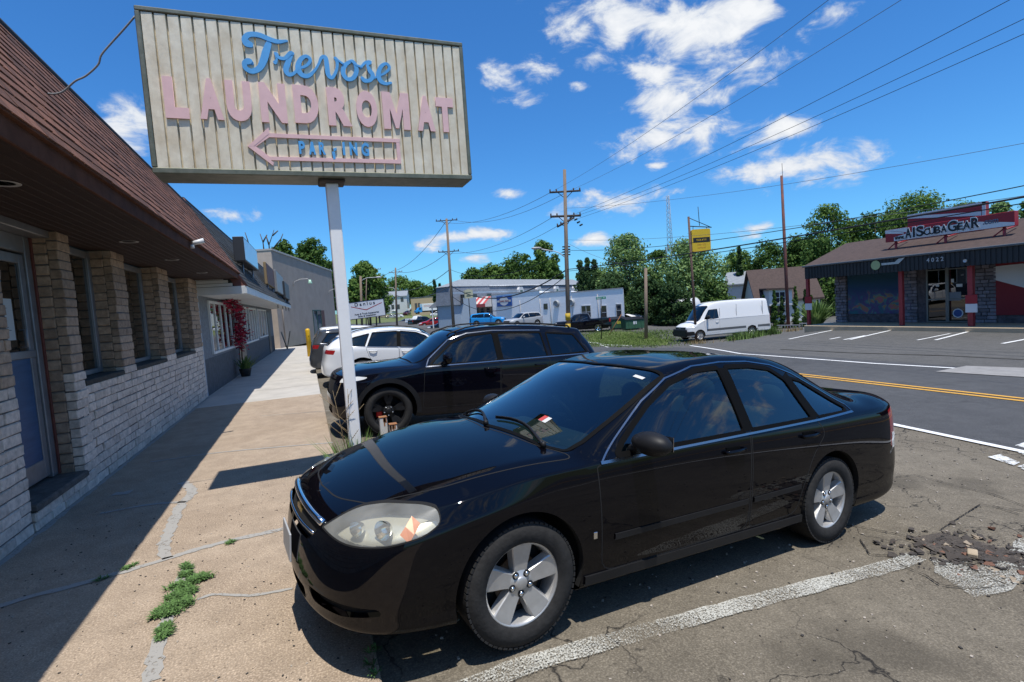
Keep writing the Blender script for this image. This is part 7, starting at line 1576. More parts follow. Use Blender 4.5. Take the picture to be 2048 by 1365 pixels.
# post sign and flower hanging by the shop front
D = 60; q = atD(941, 645, D); t = thing('post_sign', 'small cream sign on a thin post before the grey building', 'sign', q); b = MB(); b.tube([(0, 0, -.5), (0, 0, 3.0)], .05, 6); b.build('post', PLAST, t); F = frame_M(Vector((0, 0, 3.2)), ex, (0, 0, 1)); b = MB(); b.prism(rnd([(-.5, -.5), (.5, -.5), (.5, .4), (.0, .55), (-.5, .4)], .1), -.05, .05, 'z'); b.v = [tuple(F @ Vector(v)) for v in b.v]; b.build('sign_face', mat('sign_cream2', (.50, .48, .32), .6), t)
b = MB(); b.prism([(-.25, -.3), (.25, -.3), (.2, -.1), (-.2, -.1)], .05, .06, 'z'); b.prism([(-.3, .1), (.3, .1), (.3, .2), (-.3, .2)], .05, .06, 'z'); b.v = [tuple(F @ Vector(v)) for v in b.v]; b.build('sign_print', mat('print_green', (.12, .16, .12), .6), t)
# ------------------------------------------------------------------ long grey mansard building behind
GSH = mat('grey_blue_shingle', (.14, .16, .195), .9, scale=1.5, col2=(.20, .225, .265), bump=.5, bscale=6, bd=.05); GRF = mat('light_grey_roof', (.24, .26, .28), .9, var=.12, scale=2); SIDB = mat('pale_blue_siding', (.33, .40, .47), .7, var=.06)
def build_mansard():
    D0, D1 = 108, 74; A = atD(1177, 640, D0); B = atD(905, 640, D1); A.z = B.z = -.9; u = (B - A); Lm = u.length; u.normalize(); n = Vector((u.y, -u.x, 0)); 
    if n.dot(Vector((0, 0, 0)) - A) < 0: n = -n
    root = thing('mansard_building', 'long grey blue shingled mansard building with white dormers, behind the white store', 'building', A); M3 = Matrix((-u, Vector((0, 0, 1)), n)).transposed()
    W = lambda s, z, d=0: u * s + n * d + Vector((0, 0, z))
    def zt(px, py, D): return atD(px, py, D).z - A.z
    h2 = zt(1160, 561, D0); h1 = zt(1160, 572, D0); b = MB(); q = [W(0, 0), W(Lm, 0), W(Lm, h1 - .6), W(0, h1 - .6)]; b.add(q + [v - n * 2.6 for v in q], [(0, 1, 2, 3), (0, 3, 7, 4), (1, 5, 6, 2)]); b.build('wall', SIDB, root)
    b = MB(); q = [W(-.3, h1 - 2.4, .3), W(Lm + .3, h1 - 2.4, .3), W(Lm, h1 + .2, -.2), W(0, h1 + .2, -.2)]; b.add(q, [(0, 1, 2, 3)]); b.add([W(Lm + .3, h1 - 2.4, .3), W(Lm + .3, h1 - 2.4, -2.6), W(Lm, h1 + .2, -2.6), W(Lm, h1 + .2, -.2)], [(0, 1, 2, 3)]); b.add([W(-.3, h1 - 2.4, .3), W(0, h1 + .2, -.2), W(0, h1 + .2, -2.6), W(-.3, h1 - 2.4, -2.6)], [(0, 1, 2, 3)]); b.build('mansard_shingles', GSH, root)
    b = MB(); b.add([W(-.2, h1 + .2, -.1), W(Lm + .2, h1 + .2, -.1), W(Lm - 4, h2 + .2, -1.5), W(3, h2 + .2, -1.5), W(-.2, h1 + .2, -2.6), W(Lm + .2, h1 + .2, -2.6)], [(0, 1, 2, 3), (0, 3, 4), (1, 5, 2), (3, 2, 5, 4)]); b.build('roof', GRF, root)
    b = MB(); b.tube([W(-.1, h1 + .22, -.05), W(Lm * .78, h1 + .22, -.05)], .08, 5); b.build('eave_line', SIGNW, root)
    for f in (.13, .30, .45, .585):
        c = W(Lm * f, h1 - .85, .35); d = MB(); F = M3.to_4x4(); F.translation = c; d.prism([(-.7, -.75), (.7, -.75), (.7, .35), (.45, .75), (-.45, .75), (-.7, .35)], -.9, .0, 'z'); d.v = [tuple(F @ Vector(v)) for v in d.v]; o = d.build('dormer', SIGNW, root); d = MB(); d.box((-.35, -.55, .01), (.35, .25, .03)); d.v = [tuple(F @ Vector(v)) for v in d.v]; d.build('dormer_window', bpy.data.materials['dark_pane'], o)
    for f in (.80, .885, .95): house_window(root, W(Lm * f, h1 - 1.6, .4), .9, 1.1, M3, TRIMD)
build_mansard()
# left wing with blue siding and columns
q = atD(872, 646, 78); t = thing('porch_block', 'pale blue block with grey porch roof on white columns, left of the mansard building', 'building', q, R_(-20)); b = MB(); b.box((.3, 0, -1.5), (3.0, 3, 2.3)); b.build('wall', SIDB, t); b = MB(); b.prism([(-.6, 2.2), (3.6, 2.2), (3.2, 2.5), (2.4, 3.4), (.8, 3.3)], -2.5, 3.2, 'y'); b.build('porch_roof', GRF, t)
for x in (-.2, .9, 2.0, 3.0): b = MB(); b.box((x, -2.3, -1.5), (x + .16, -2.14, 2.2)); b.build('porch_column', SIGNW, t)
b = MB(); b.box((3.4, -2.6, -2.0), (6.2, -.1, 3.3)); b.build('front_block', SIDB, t)
# ------------------------------------------------------------------ beige building, white house, signboard
def simple_house(name, label, px, py, D, w, d, h, rh, rz, wm, rm, wins, cat='house', gable='x', chim=False, dz=0):
    q = atD(px, py, D); t = thing(name, label, cat, q, R_(rz)); b = MB(); b.box((-w / 2, 0, -2), (w / 2, d, h))
    if rh: (b.prism([(-w / 2, h), (w / 2, h), (0, h + rh)], 0, d, 'y') if gable == 'y' else b.prism([(0, h), (d, h), (d / 2, h + rh)], -w / 2, w / 2, 'x'))
    b.build('wall', wm, t); r = MB()
    if rh and gable == 'x': r.prism([(-.35, h - .15), (d / 2, h + rh + .12), (d + .35, h - .15), (d + .35, h + .02), (d / 2, h + rh + .32), (-.35, h + .02)], -w / 2 - .3, w / 2 + .3, 'x')
    elif rh: r.prism([(-w / 2 - .35, h - .15), (0, h + rh + .12), (w / 2 + .35, h - .15), (w / 2 + .35, h + .02), (0, h + rh + .32), (-w / 2 - .35, h + .02)], -.3, d + .3, 'y')
    else: r.box((-w / 2 - .1, -.1, h), (w / 2 + .1, d, h + .15))
    r.build('roof', rm, t)
    for (x, z, ww, hh) in wins: house_window(t, Vector((x, -.02, z)), ww, hh, Matrix(((1, 0, 0), (0, 0, -1), (0, 1, 0))), mat('shutter_brown', (.12, .04, .03), .6) if 'shutter_brown' not in bpy.data.materials else bpy.data.materials['shutter_brown'], 1)
    if chim: c = MB(); c.box((w * .2, d * .4, h), (w * .2 + .7, d * .4 + .7, h + rh + .9)); c.build('chimney', mat('chimney_brick', (.3, .2, .16), .9) if 'chimney_brick' not in bpy.data.materials else bpy.data.materials['chimney_brick'], t)
    return t
HW = mat('house_white', (.60, .60, .58), .8, var=.05); BEI = mat('beige_block', (.48, .36, .22), .9, var=.08)
simple_house('white_house', 'two storey white house on the far rise', 794, 618, 240, 9.4, 11, 5.6, 2.2, -16, HW, GRF, [(-1.8, 4.0, 1.1, 1.7), (2.6, 4.0, 1.1, 1.7), (-1.8, .9, 1.1, 1.9), (.7, .9, 1.1, 1.9)])
simple_house('beige_building', 'flat roofed beige commercial building on the far rise', 854, 623, 235, 13.6, 15, 6.2, 0, -20, BEI, GRF, [(-4.6, 2.3, .9, 3.0), (-3.2, 2.3, .9, 3.0), (2.7, 2.2, 1.4, 1.4), (4.9, 2.2, 1.4, 1.4)], 'building')
simple_house('brown_roof_house', 'small house with brown gambrel roof and white dormer behind the van', 1578, 640, 52, 5.6, 7, 2.0, 2.9, -35, HW, ROOFB, [(-1.2, 1.2, .9, 1.2)], gable='x')
q = atD(1560, 588, 50.5); t = thing('dormer', 'white dormer window projecting from the brown roof', 'dormer', q, R_(-35))
b = MB(); b.prism([(-1.0, -1.1), (1.0, -1.1), (1.0, .4), (-1.0, .5)], -.2, 3.0, 'y'); b.build('wall', HW, t); b = MB(); b.prism([(-1.3, .45), (1.3, .35), (1.3, .50), (-1.3, .6)], -.5, 3.2, 'y'); b.build('roof', ROOFB, t); house_window(t, Vector((-.1, -.22, -.35)), .9, 1.0, Matrix(((1, 0, 0), (0, 0, -1), (0, 1, 0))), HW, 1)
simple_house('far_white_house', 'pale two storey house half hidden by trees behind the van', 1490, 614, 78, 5.0, 8, 3.4, 1.6, -50, HW, GRF, [(.2, 1.6, .7, 1.1)])
# signboard of the accessories shop
q = atD(736, 650, 34); F = thing('roadside_signboard', 'white roadside signboard with red chevron on a thin post', 'sign', q); ez = (ROT @ Vector((1, .055, 0))).normalized()
P = lambda px, py: atD(px, py, 34) - q
w = 2.35; h = 1.05; c = (P(699, 606) + P(767, 632)) / 2; Ms = frame_M(c, ROT @ Vector((1, .13, 0.02)), (0, 0, 1)); b = MB(); b.bbox((-w / 2, -h / 2, -.06), (w / 2, h / 2, .06), .01); b.v = [tuple(Ms @ Vector(v)) for v in b.v]; b.build('board', mat('board_white', (.6, .63, .68), .6), F)
b = MB(); t_ = .03
for qd in (((-w / 2 - t_, -h / 2 - t_, -.07), (w / 2 + t_, -h / 2, .07)), ((-w / 2 - t_, h / 2, -.07), (w / 2 + t_, h / 2 + t_, .07)), ((-w / 2 - t_, -h / 2, -.07), (-w / 2, h / 2, .07)), ((w / 2, -h / 2, -.07), (w / 2 + t_, h / 2, .07))): b.box(*qd)
b.v = [tuple(Ms @ Vector(v)) for v in b.v]; b.build('board_frame', PLAST, F); b = MB(); b.tube([Ms @ Vector((0, -h / 2, 0)), Ms @ Vector((0, -h / 2 - 1.6, 0))], .05, 6); b.build('post', PLAST, F)
text_mesh('Danlu\'s' if False else 'Danlus', .30, .003, 'lettering', INK, F, Ms @ Matrix.Translation((-.05, h * .34, .065)), .004, 1.1, space=1.5)
b = MB(); b.prism([(-.95, .30), (-.95, .26), (0, -.06), (1.05, .28), (1.05, .32), (0, -.01)], .061, .064, 'z'); b.v = [tuple(Ms @ Vector(v)) for v in b.v]; b.build('chevron', REDP, F)
text_mesh('Auto & Truck Accessories', .155, .003, 'lettering', INK, F, Ms @ Matrix.Translation((0, -h * .24, .065)), .002, .95); text_mesh('Sales & Installation', .155, .003, 'lettering', INK, F, Ms @ Matrix.Translation((0, -h * .38, .065)), .002, 1.0)
# lattice mast
D = 150; q = atD(1344, 560, D); t = thing('lattice_mast', 'slender steel lattice mast rising beyond the trees', 'mast', (q.x, q.y, gz(q.x, q.y))); top = atD(1340, 393, D).z - t.location.z; b = MB(); w0, w1 = 1.35, .45; n = 22
for s in range(3):
    a = 2 * math.pi * s / 3; a2 = a + 2 * math.pi / 3; V = lambda an, k: Vector((math.cos(an) * (w0 + (w1 - w0) * k), math.sin(an) * (w0 + (w1 - w0) * k), top * k)); b.tube([V(a, 0), V(a, 1)], .06, 4)
    for i in range(n): b.tube([V(a, i / n), V(a2, (i + 1) / n)], .03, 3); b.tube([V(a2, i / n), V(a, (i + 1) / n)], .03, 3)
b.build('lattice', mat('mast_steel', (.22, .24, .27), .5, .4), t); b = MB()
for k in range(9): a = k * .7; b.box((math.cos(a) * 1.3 - .15, math.sin(a) * 1.3 - .15, top * .44 + (k % 3) * .8), (math.cos(a) * 1.3 + .15, math.sin(a) * 1.3 + .15, top * .44 + 1.6 + (k % 3) * .8))
b.build('antennas', mat('mast_grey', (.3, .3, .32), .6), t)
# ------------------------------------------------------------------ utility poles and wires
def up(name, label, bx, by, tx, ty, D, r, arms, m=WOOD, bands=None, cat='utility pole'):
    q = atD(bx, by, D); t = thing(name, label, cat, q); tp = atD(tx, ty, D) - q; b = MB(); b.tube([(0, 0, -1.5), tp * .5, tp], [r, r * .85, r * .65], 10); b.build('pole', m, t)
    for (f, w, rr, tilt) in arms:
        c = tp * f; d = (ROT @ Vector((1, tilt, 0))).normalized(); d = Vector((d.x, d.y, d.z)); a = MB(); a.tube([c - d * w, c + d * w], rr, 5); a.tube([c - d * w * .5, c - Vector((0, 0, w * .45))], .025, 4); a.tube([c + d * w * .5, c - Vector((0, 0, w * .45))], .025, 4)
        for k in (-.95, -.55, .55, .95): a.cyl(c + d * w * k, c + d * w * k + Vector((0, 0, .22)), .05, 6)
        a.build('crossarm', DWOOD if rr > .05 else m, t)
    if bands:
        for f in bands: a = MB(); c = tp * f; a.cyl(c - Vector((0, 0, .25)), c + Vector((0, 0, .25)), r * 1.1, 12); a.build('yellow_band', mat('band_yellow', (.5, .33, .02), .6, var=.3) if 'band_yellow' not in bpy.data.materials else bpy.data.materials['band_yellow'], t)
    return t, q, tp
PA, qa, ta = up('utility_pole', 'tall wooden utility pole with two dark crossarms before the white building', 1137, 690, 1129, 340, 38, .17, [(.875, 1.12, .075, .06), (.735, 1.1, .085, .04), (.70, .7, .07, .55)], bands=(.10, .16))
b = MB()
for k in range(4): c = ta * (.56 - k * .015); b.cyl(c + Vector((-.3, 0, 0)), c + Vector((.3, 0, 0)), .05, 6)
for k in range(3): c = ta * .70 + Vector((.9 + .2 * k, .3, -.2 * k + .2)); b.cyl(c, c + Vector((.25, .1, .1)), .06, 6)
b.build('insulators', DARKV, PA)
PB, qb, tb = up('utility_pole', 'leaning wooden utility pole beside the grey blue building', 908, 668, 893, 438, 64, .2, [(.985, 1.3, .06, .07), (.715, 1.25, .06, .07)])
PC, qc, tc_ = up('utility_pole', 'dark utility pole with small crossarm near the roadside signboard', 793, 645, 791, 536, 95, .2, [(.92, 1.2, .05, .1)])
up('utility_pole', 'thin utility pole with crossarm between street lamp and dark pole', 752, 640, 750, 536, 100, .14, [(.97, 1.1, .05, .05), (.75, .7, .05, .05)])
up('utility_pole', 'bare thin pole right of the curved street lamp', 731, 640, 733, 558, 90, .1, [])
for (bx, by, tx, ty, D, ex_, ey_, lab) in ((722, 640, 721, 553, 70, 757, 555, 'street lamp with long curved arm on a wooden pole, by the signboard'), (792.5, 600, 792, 578, 95.2, 767, 575, 'street lamp arm on the dark utility pole')):
    q = atD(bx, by, D); t = thing('street_lamp', lab, 'street lamp', q); P = lambda px, py: atD(px, py, D) - q; b = MB(); b.tube([(0, 0, -2), P(tx, ty)], .15, 8)
    if by < 610: b = MB(); b.tube([P(792, 582), P(792, 576)], .06, 6)
    b.build('pole', WOOD, t); b = MB(); s = 1 if ex_ > tx else -1; b.tube([P(tx, ty + (12 if s > 0 else 4)), P(tx + s * 6, ty + 6 if s > 0 else ty - 2), P(tx + s * 14, ty + 3 if s > 0 else ty - 2), P(ex_, ey_)], .05, 6); b.build('arm', mat('lamp_metal', (.45, .45, .45), .5) if 'lamp_metal' not in bpy.data.materials else bpy.data.materials['lamp_metal'], t); b = MB(); ellipsoid(b, P(ex_, ey_), (.45, .25, .12), nu=10, nv=6); b.build('lamp_head', bpy.data.materials['lamp_metal'], t)
D = 38; q = atD(1135, 545, D); t = thing('street_lamp', 'cobra head street lamp reaching left from the tall utility pole', 'street lamp', q); P = lambda px, py: atD(px, py, D - .2) - q; b = MB(); b.tube([P(1130, 515), P(1118, 506), P(1106, 502)], .035, 6); b.tube([P(1106, 503), P(1083, 499)], .05, 6); b.build('arm', bpy.data.materials['lamp_metal'], t); b = MB(); ellipsoid(b, P(1073, 497), (.42, .2, .1), nu=12, nv=6); b.build('lamp_head', mat('lamp_grey', (.35, .35, .34), .5), t)
# wires; each runs between two real points and sags
WIRE = mat('wire_black', (.012, .012, .013), .6); WIREG = mat('wire_grey', (.10, .11, .13), .6)
def wire(a, b_, r, sag, label, m=WIRE, n=26, group='overhead wires'):
    a = Vector(a); b_ = Vector(b_); P = [a.lerp(b_, i / n) - Vector((0, 0, sag * 4 * (i / n) * (1 - i / n))) for i in range(n + 1)]; mb = MB(); mb.tube([p - a for p in P], r, 5); tag(mb.build('overhead_wire', m, loc=a), label, 'wire', group); return a
A1 = qa + ta * .875; A2 = qa + ta * .735; 
exA = (ROT @ Vector((1, .06, 0))).normalized()
# far ends above and behind the camera's right: found where each line leaves the picture, carried on
def far_end(a, px, py, D, k=1.6): b_ = atD(px, py, D); return a + (b_ - a) * k
for (o, px, py, D, lab, m, r) in ((A1 - exA * 1.05, 1592, 0, 15.0, 'thin wire from the left end of the top crossarm', WIREG, .008), (A1 + exA * .2, 1722, 0, 14.5, 'thin wire from the middle of the top crossarm', WIREG, .008), (A2 + exA * .3, 1918, 0, 13.5, 'upper wire from the second crossarm', WIRE, .009), (A2 + exA * .9, 2016, 0, 13.5, 'wire from the right end of the second crossarm', WIRE, .009), (A2 - exA * .2 - Vector((0, 0, .5)), 2052, 12, 13.2, 'lower wire from below the second crossarm', WIRE, .009)):
    wire(o, far_end(o, px, py, D), r, .7, lab, m)
o = qa + ta * .43; wire(o, far_end(o, 2052, 368, 13, 1.5), .026, .35, 'thick black cable, upper of the close pair across the yellow sign'); wire(o - Vector((0, 0, .12)), far_end(o, 2052, 375, 13, 1.5), .014, .38, 'thinner black cable just below the thick one')
o = qa + ta * .54; wire(o, far_end(o, 2052, 293, 13.5, 1.5), .014, 1.1, 'black wire sagging from mid pole to the upper right', WIRE)
o = qa + ta * .60; wire(o, far_end(o, 2052, 330, 14, 1.5), .008, .9, 'faint grey wire above the mid pole wire', WIREG)
o = qa + ta * .78; wire(o, far_end(o, 2052, 238, 16, 1.5), .008, .8, 'faint grey wire high over the dive shop', WIREG)
exB = exA
for i, (fa, da, fb, db, r, s) in enumerate(((.875, -1.05, .985, -1.2, .016, 1.0), (.875, .2, .985, .9, .016, 1.0), (.735, -.9, .715, -1.1, .016, 1.0), (.735, .6, .715, 1.0, .016, 1.2), (.54, 0, .56, 0, .02, 1.3), (.43, 0, .42, 0, .05, 1.8))):
    wire(qa + ta * fa + exA * da, qb + tb * fb + exB * db, r, s, ['topmost wire between the two tall poles', 'second wire between the two tall poles', 'third wire between the two tall poles', 'fourth wire between the two tall poles', 'fifth wire, sagging between the two tall poles', 'thick lowest cable between the two tall poles'][i], WIREG if i < 4 else WIRE)
for i, (fb, fc, r) in enumerate(((.985, .95, .03), (.715, .93, .03), (.56, .6, .04), (.42, .5, .05))): wire(qb + tb * fb, qc + tc_ * fc, r, 1.0, ['highest wire from the leaning pole to the far dark pole', 'second wire from the leaning pole to the far dark pole', 'third wire from the leaning pole to the far dark pole', 'lowest wire from the leaning pole to the far dark pole'][i], WIREG)
wire(atD(648, 566, 95), qc + tc_ * .97, .03, 1.2, 'wire crossing behind the sign pole at tree top height', WIREG); wire(atD(640, 582, 95), qc + tc_ * .6, .03, 1.0, 'lower wire crossing behind the sign pole', WIREG)
wire(qa + ta * .585, atD(1290, 537, 36), .01, .3, 'short service wire to the bare wooden pole', WIREG)
wire(qb + tb * .33, qa + ta * .40, .03, 2.2, 'low heavy cable crossing in front of the mansard building', WIRE)
# ------------------------------------------------------------------ trees
def leafmat(name, c1, c2): 
    m, nt, b = nodes(name); N = nt.nodes; L = nt.links; b.inputs['Roughness'].default_value = .75; b.inputs['Specular IOR Level'].default_value = .2; g = N.new('ShaderNodeNewGeometry'); x = N.new('ShaderNodeMix'); x.data_type = 'RGBA'; L.new(g.outputs['Random Per Island'], x.inputs[0]); x.inputs[6].default_value = (*c1, 1); x.inputs[7].default_value = (*c2, 1); L.new(x.outputs[2], b.inputs['Base Color'])
    tr = N.new('ShaderNodeBsdfTranslucent'); L.new(x.outputs[2], tr.inputs[0]); ms = N.new('ShaderNodeMixShader'); ms.inputs[0].default_value = .25; L.new(b.outputs[0], ms.inputs[1]); L.new(tr.outputs[0], ms.inputs[2]); L.new(ms.outputs[0], N['Material Output'].inputs[0]); return m
LM = {'dark': leafmat('dark_foliage', (.04, .085, .016), (.10, .175, .035)), 'mid': leafmat('mid_foliage', (.06, .125, .022), (.15, .235, .05)), 'pale': leafmat('pale_foliage', (.095, .175, .045), (.24, .34, .12)), 'con': leafmat('conifer_foliage', (.02, .052, .016), (.055, .10, .028))}
BARK = mat('tree_bark', (.09, .07, .055), .95, var=.3, scale=6)
rng = np.random.default_rng(5)
def leaves(centres, radii, per, size, flat=.75):
    """leaf quads spread through the shells of many clumps"""
    C_ = np.repeat(np.array(centres), per, 0); Rr = np.repeat(np.array(radii), per)[:, None]; n = len(C_)
    d = rng.normal(size=(n, 3)); d /= np.linalg.norm(d, axis=1, keepdims=True); rad = rng.random((n, 1)) ** .4; p = C_ + d * rad * Rr * np.array([1, 1, flat])
    nrm = d + rng.normal(size=(n, 3)) * .55 + np.array([0, 0, .35]); nrm /= np.linalg.norm(nrm, axis=1, keepdims=True); a = np.cross(nrm, rng.normal(size=(n, 3))); a /= np.linalg.norm(a, axis=1, keepdims=True); b = np.cross(nrm, a); s = size * rng.uniform(.55, 1.25, (n, 1))
    V = np.stack([p - a * s, p - b * s * .55, p + a * s, p + b * s * .55], 1).reshape(-1, 3); F = np.arange(n * 4).reshape(-1, 4); return V, F
def tree(name, label, px, py, D, wpx, hpx, kind='mid', style='round', group='trees beyond the buildings', per=None, leaf=None, base=None, clumps=None, lift=.28, z0=None):
    """px, py: top of the crown in the photo; wpx, hpx: crown width and whole height, at distance D"""
    top = atD(px, py, D); k = D / FPX; w = wpx * k; h = hpx * k; g0 = top.z - h; t = thing(name, label, 'tree', (top.x, top.y, g0), 0, group)
    nc = int((clumps or 46) * 1.7) if style == 'round' else 40; per = int((per or 90) * .9); leaf = leaf or min(.55, max(.12, D * .0030)); cs = []; rs = []
    tops = []
    for i in range(nc):
        if style == 'round':
            u = rng.random(); a = rng.random() * 6.283; zc = lift + (1 - lift) * (.04 + .92 * u); prof = math.sin(math.pi * min(1, max(.0, (u * .86 + .12)))) ** .6; r = prof * (rng.random() ** .45); cs.append((math.cos(a) * r * w / 2 * .85, math.sin(a) * r * w / 2 * .85, zc * h)); rs.append(w * rng.uniform(.11, .20))
        else:
            u = (i + .5) / nc; a = rng.random() * 6.283; r = (1 - u) * .9 + .03; cs.append((math.cos(a) * r * w / 2 * .62, math.sin(a) * r * w / 2 * .62, (.06 + .93 * u) * h)); rs.append(w * (.07 + .26 * (1 - u)))
    V, F = leaves(cs, rs, per, leaf, .75 if style == 'round' else .8); me = bpy.data.meshes.new('crown'); me.from_pydata(V.tolist(), [], F.tolist()); me.materials.append(LM[kind]); o = bpy.data.objects.new('crown', me); C.objects.link(o); o.parent = t
    b = MB(); tr = max(.12, w * .025); b.tube([(0, 0, -1.5), (.1, 0, h * .3), (0, .1, h * .6), (0, 0, h * .9)], [tr * 1.2, tr, tr * .6, tr * .15], 7)
    if style == 'round':
        for i in range(0, nc, 6): c = Vector(cs[i]); b.tube([(0, 0, h * .3), c * .5 + Vector((0, 0, h * .2)), c], [tr * .5, tr * .3, tr * .1], 5)
    b.build('trunk', BARK, t); return t
T = tree
T('broad_tree', 'dark round tree rising above the stucco building', 622, 478, 62, 92, 190, 'dark', per=120)
T('broad_tree', 'lower dark tree left of the tall round one above the stucco building', 566, 480, 70, 70, 190, 'dark', per=90); T('broad_tree', 'dark tree between the stucco building and the sign pole', 652, 520, 75, 50, 150, 'dark')
T('broad_tree', 'green tree seen just right of the white sign pole', 730, 524, 95, 78, 125, 'mid', per=100); T('broad_tree', 'tree left of the round one by the signboard', 705, 560, 90, 40, 90, 'mid'); T('broad_tree', 'bushy tree behind the curved street lamp', 752, 562, 140, 60, 90, 'mid'); T('broad_tree', 'low tree behind the white house', 800, 555, 290, 80, 75, 'mid'); T('broad_tree', 'low tree right of the white house', 832, 564, 290, 50, 62, 'mid')
T('conifer', 'pointed conifer left of the blue wing', 868, 560, 200, 20, 70, 'con', 'cone', per=50); T('conifer', 'second pointed conifer left of the blue wing', 879, 568, 200, 18, 60, 'con', 'cone', per=50); T('broad_tree', 'pale low tree above the beige building', 850, 572, 300, 50, 50, 'mid')
T('broad_tree', 'tall tree behind the mansard building, highest of that clump', 1084, 484, 125, 70, 170, 'mid', per=110); T('broad_tree', 'broad tree left of the tallest behind the mansard roof', 1035, 508, 120, 95, 140, 'dark', per=110); T('broad_tree', 'low tree at the left end behind the mansard roof', 985, 532, 120, 80, 110, 'mid', per=90); T('broad_tree', 'rounded dark tree at the far left behind the mansard roof', 945, 541, 118, 70, 100, 'dark', per=80); T('broad_tree', 'tree right of the tallest behind the mansard roof', 1105, 528, 115, 50, 120, 'dark', per=80)
T('conifer', 'thin conifer just right of the tall utility pole', 1160, 520, 80, 70, 150, 'con', 'cone', per=60); T('conifer', 'second thin conifer right of the tall utility pole', 1174, 516, 78, 60, 150, 'con', 'cone', per=60); T('conifer', 'third thin conifer right of the tall utility pole', 1188, 519, 76, 70, 150, 'con', 'cone', per=60)
T('broad_tree', 'dark tree at the right end of the mansard roof', 1195, 540, 74, 60, 130, 'con', lift=.0); T('broad_tree', 'tall feathery maple behind the white building', 1248, 470, 72, 125, 220, 'pale', clumps=70, per=110, lift=.2); T('broad_tree', 'dark maple between the two pale ones', 1312, 500, 72, 80, 190, 'dark', per=110, lift=.1)
T('broad_tree', 'silvery green maple behind the yellow sign', 1375, 482, 62, 165, 220, 'pale', clumps=80, per=130, lift=.15); T('broad_tree', 'dark mass of trees below the feathery maple', 1225, 548, 66, 90, 130, 'con', per=130, lift=.0); T('broad_tree', 'dark mass of trees behind the dumpsters', 1290, 556, 60, 110, 130, 'con', clumps=60, per=130, lift=.0); T('broad_tree', 'dark undergrowth behind the bare wooden pole', 1345, 570, 56, 90, 110, 'con', clumps=50, per=130, lift=.0); T('broad_tree', 'dark bushes right of the silvery maple', 1425, 560, 60, 80, 110, 'dark', per=120, lift=.0)
T('broad_tree', 'mid green tree left of the rust pole', 1475, 500, 85, 100, 160, 'mid', per=110, lift=.1); T('conifer', 'dark pointed fir between the maples and the rust pole', 1478, 492, 80, 30, 150, 'con', 'cone', per=70); T('broad_tree', 'dark broad tree directly behind the rust pole', 1535, 480, 80, 110, 180, 'dark', per=120, lift=.1); T('broad_tree', 'dark tree right above the brown roofed house', 1590, 496, 78, 80, 150, 'con', per=110, lift=.05)
T('broad_tree', 'mid green tree right of the rust pole, above the brown roof', 1600, 470, 70, 110, 200, 'dark', clumps=60, per=110, lift=.05); T('broad_tree', 'open branched tree rising left of the dive shop roof', 1655, 408, 60, 110, 240, 'mid', per=70, lift=.3); T('broad_tree', 'dark dense tree behind the left end of the dive shop', 1640, 478, 56, 110, 180, 'dark', per=120, lift=.05); T('broad_tree', 'broad tree behind the red flag sign', 1830, 392, 60, 190, 260, 'mid', clumps=80, per=110, lift=.2); T('broad_tree', 'tree left of the red flag sign', 1750, 418, 58, 110, 220, 'dark', per=110, lift=.1); T('broad_tree', 'dark leafy tree filling between the two open trees left of the dive shop', 1700, 440, 62, 120, 230, 'dark', clumps=60, per=110, lift=.1); T('broad_tree', 'mid green tree behind the left part of the name board', 1790, 420, 64, 110, 240, 'mid', clumps=60, per=110, lift=.1); T('broad_tree', 'broad dark tree behind the right part of the name board', 1920, 405, 66, 130, 240, 'mid', clumps=60, per=110, lift=.1); T('broad_tree', 'pale tree right of the red flag sign', 2000, 402, 62, 90, 240, 'pale', per=110, lift=.2); T('broad_tree', 'dark tree at the right edge above the dive shop', 2060, 395, 70, 70, 240, 'dark', per=100)
# dead tree behind the grey shop roof
q = atD(545, 520, 60); t = thing('bare_tree', 'bare dead branches above the dark mansard signs', 'tree', q, 0); b = MB(); P = lambda px, py: atD(px, py, 60) - q
for pts in (((540, 520), (538, 490), (545, 470), (548, 460)), ((530, 520), (526, 485), (520, 468)), ((538, 490), (532, 472)), ((545, 472), (556, 462)), ((500, 500), (495, 480), (490, 465)), ((526, 485), (534, 470)), ((545, 500), (562, 478), (566, 468))): b.tube([P(*p) for p in pts], [.10, .06, .04, .03][:len(pts)], 5)
b.build('branches', BARK, t)
# row of small cypresses by the brown roofed house
hd = [(1505, 616), (1527, 590), (1548, 580), (1563, 592), (1590, 572), (1610, 578), (1622, 590), (1635, 600)]
for i, (px, py) in enumerate(hd):
    lab = ['lowest cypress beside the van rear', 'second cypress from the van, full height', 'third cypress from the van, below the dormer', 'fourth cypress, just left of the rust pole', 'tall cypress just right of the rust pole', 'cypress halfway from rust pole to shop corner', 'cypress one short of the shop corner', 'cypress touching the shop corner'][i]
    T('cypress', lab, px, py, 44, 24, 112 - (py - 575), 'con' if i % 2 else 'dark', 'cone', 'cypress hedge by the brown roofed house', per=80, leaf=.09)
plant('shrub', 'leafy pale green bush at the corner of the dive shop', Vector(atD(1632, 652, 30)), 320, 1.5, LM['pale'], .9, 'shrub', .05)
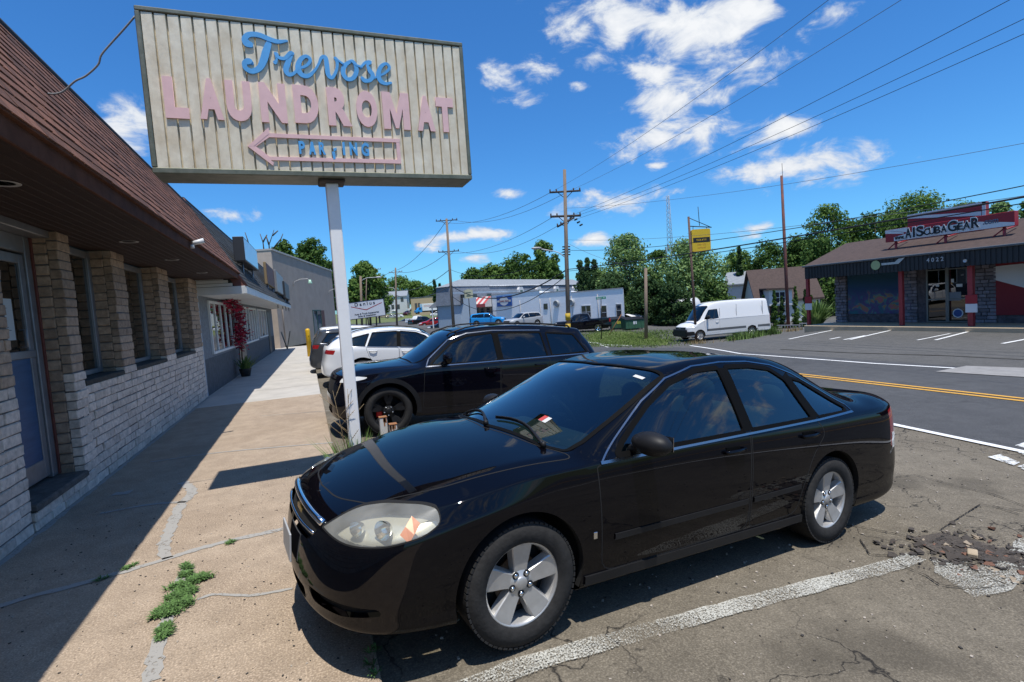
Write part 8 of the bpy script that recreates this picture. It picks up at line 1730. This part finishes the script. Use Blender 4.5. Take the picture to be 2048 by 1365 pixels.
# weeds on the bank
def weeds_patch(label, pts, n, h, m, dz=0, w=.012):
    c0 = Vector(pts[0]); b = MB()
    for i in range(n):
        k = random.random() * (len(pts) - 1); j = int(k); c = Vector(pts[j]).lerp(Vector(pts[j + 1]), k - j) + Vector((random.gauss(0, .3), random.gauss(0, .3), 0)); c.z = gz(c.x, c.y) - .02; a = random.uniform(0, 6.28); l = h * random.uniform(.2, .5); e = c + Vector((math.cos(a) * l, math.sin(a) * l, h * random.uniform(.5, 1.2))); s = Vector((-math.sin(a), math.cos(a), 0)) * w * random.uniform(.6, 1.8)
        b.add([c - s - c0, c + s - c0, e - c0], [(0, 1, 2)])
    return tag(b.build('tall_weeds', m, loc=c0, recalc=False), label, 'weeds', kind='stuff')
weeds_patch('tall green weeds on the bank beside the van', [atg(1462, 682), atg(1500, 675), atg(1535, 668), atg(1545, 668)], 1500, .55, LEAFG, w=.02); weeds_patch('dry weeds at the foot of the yellow sign pole', [atg(1380, 688), atg(1400, 686), atg(1450, 684)], 350, .25, mat('dry_grass', (.22, .16, .07), .9, island=.4)); weeds_patch('weeds at foot of the rust pole', [atg(1568, 664), atg(1600, 660)], 200, .3, bpy.data.materials['dry_grass'])
gb = MB()
for i in range(14000):
    px = random.uniform(1172, 1335); py = random.uniform(662, 692) - (0 if px > 1250 else 0); p = atg(px, py) if i % 40 == 0 or i == 0 else p0 + Vector((random.gauss(0, 1.1), random.gauss(0, 1.1), 0)); 
    if i % 40 == 0: p0 = p
    if p.y < 24 or (p.y < 30 and p.x < 17.5): continue
    a = random.uniform(0, 6.28); s = Vector((-math.sin(a), math.cos(a), 0)) * .03; z = gz(p.x, p.y) - .05; e = Vector((p.x + math.cos(a) * .05, p.y + math.sin(a) * .05, z + random.uniform(.10, .2))); c = Vector((p.x, p.y, z)); gb.add([c - s, c + s, e], [(0, 1, 2)])
tag(gb.build('verge_grass', mat('verge_blades', (.11, .17, .03), .9, island=.4), recalc=False), kind='stuff')
poly_sheet('grass_verge', [atg(1172, 670), atg(1210, 664), atg(1262, 664), atg(1296, 672), atg(1338, 682), atg(1334, 691), atg(1250, 690), atg(1185, 685)], .004, GRASSG, cell=2)
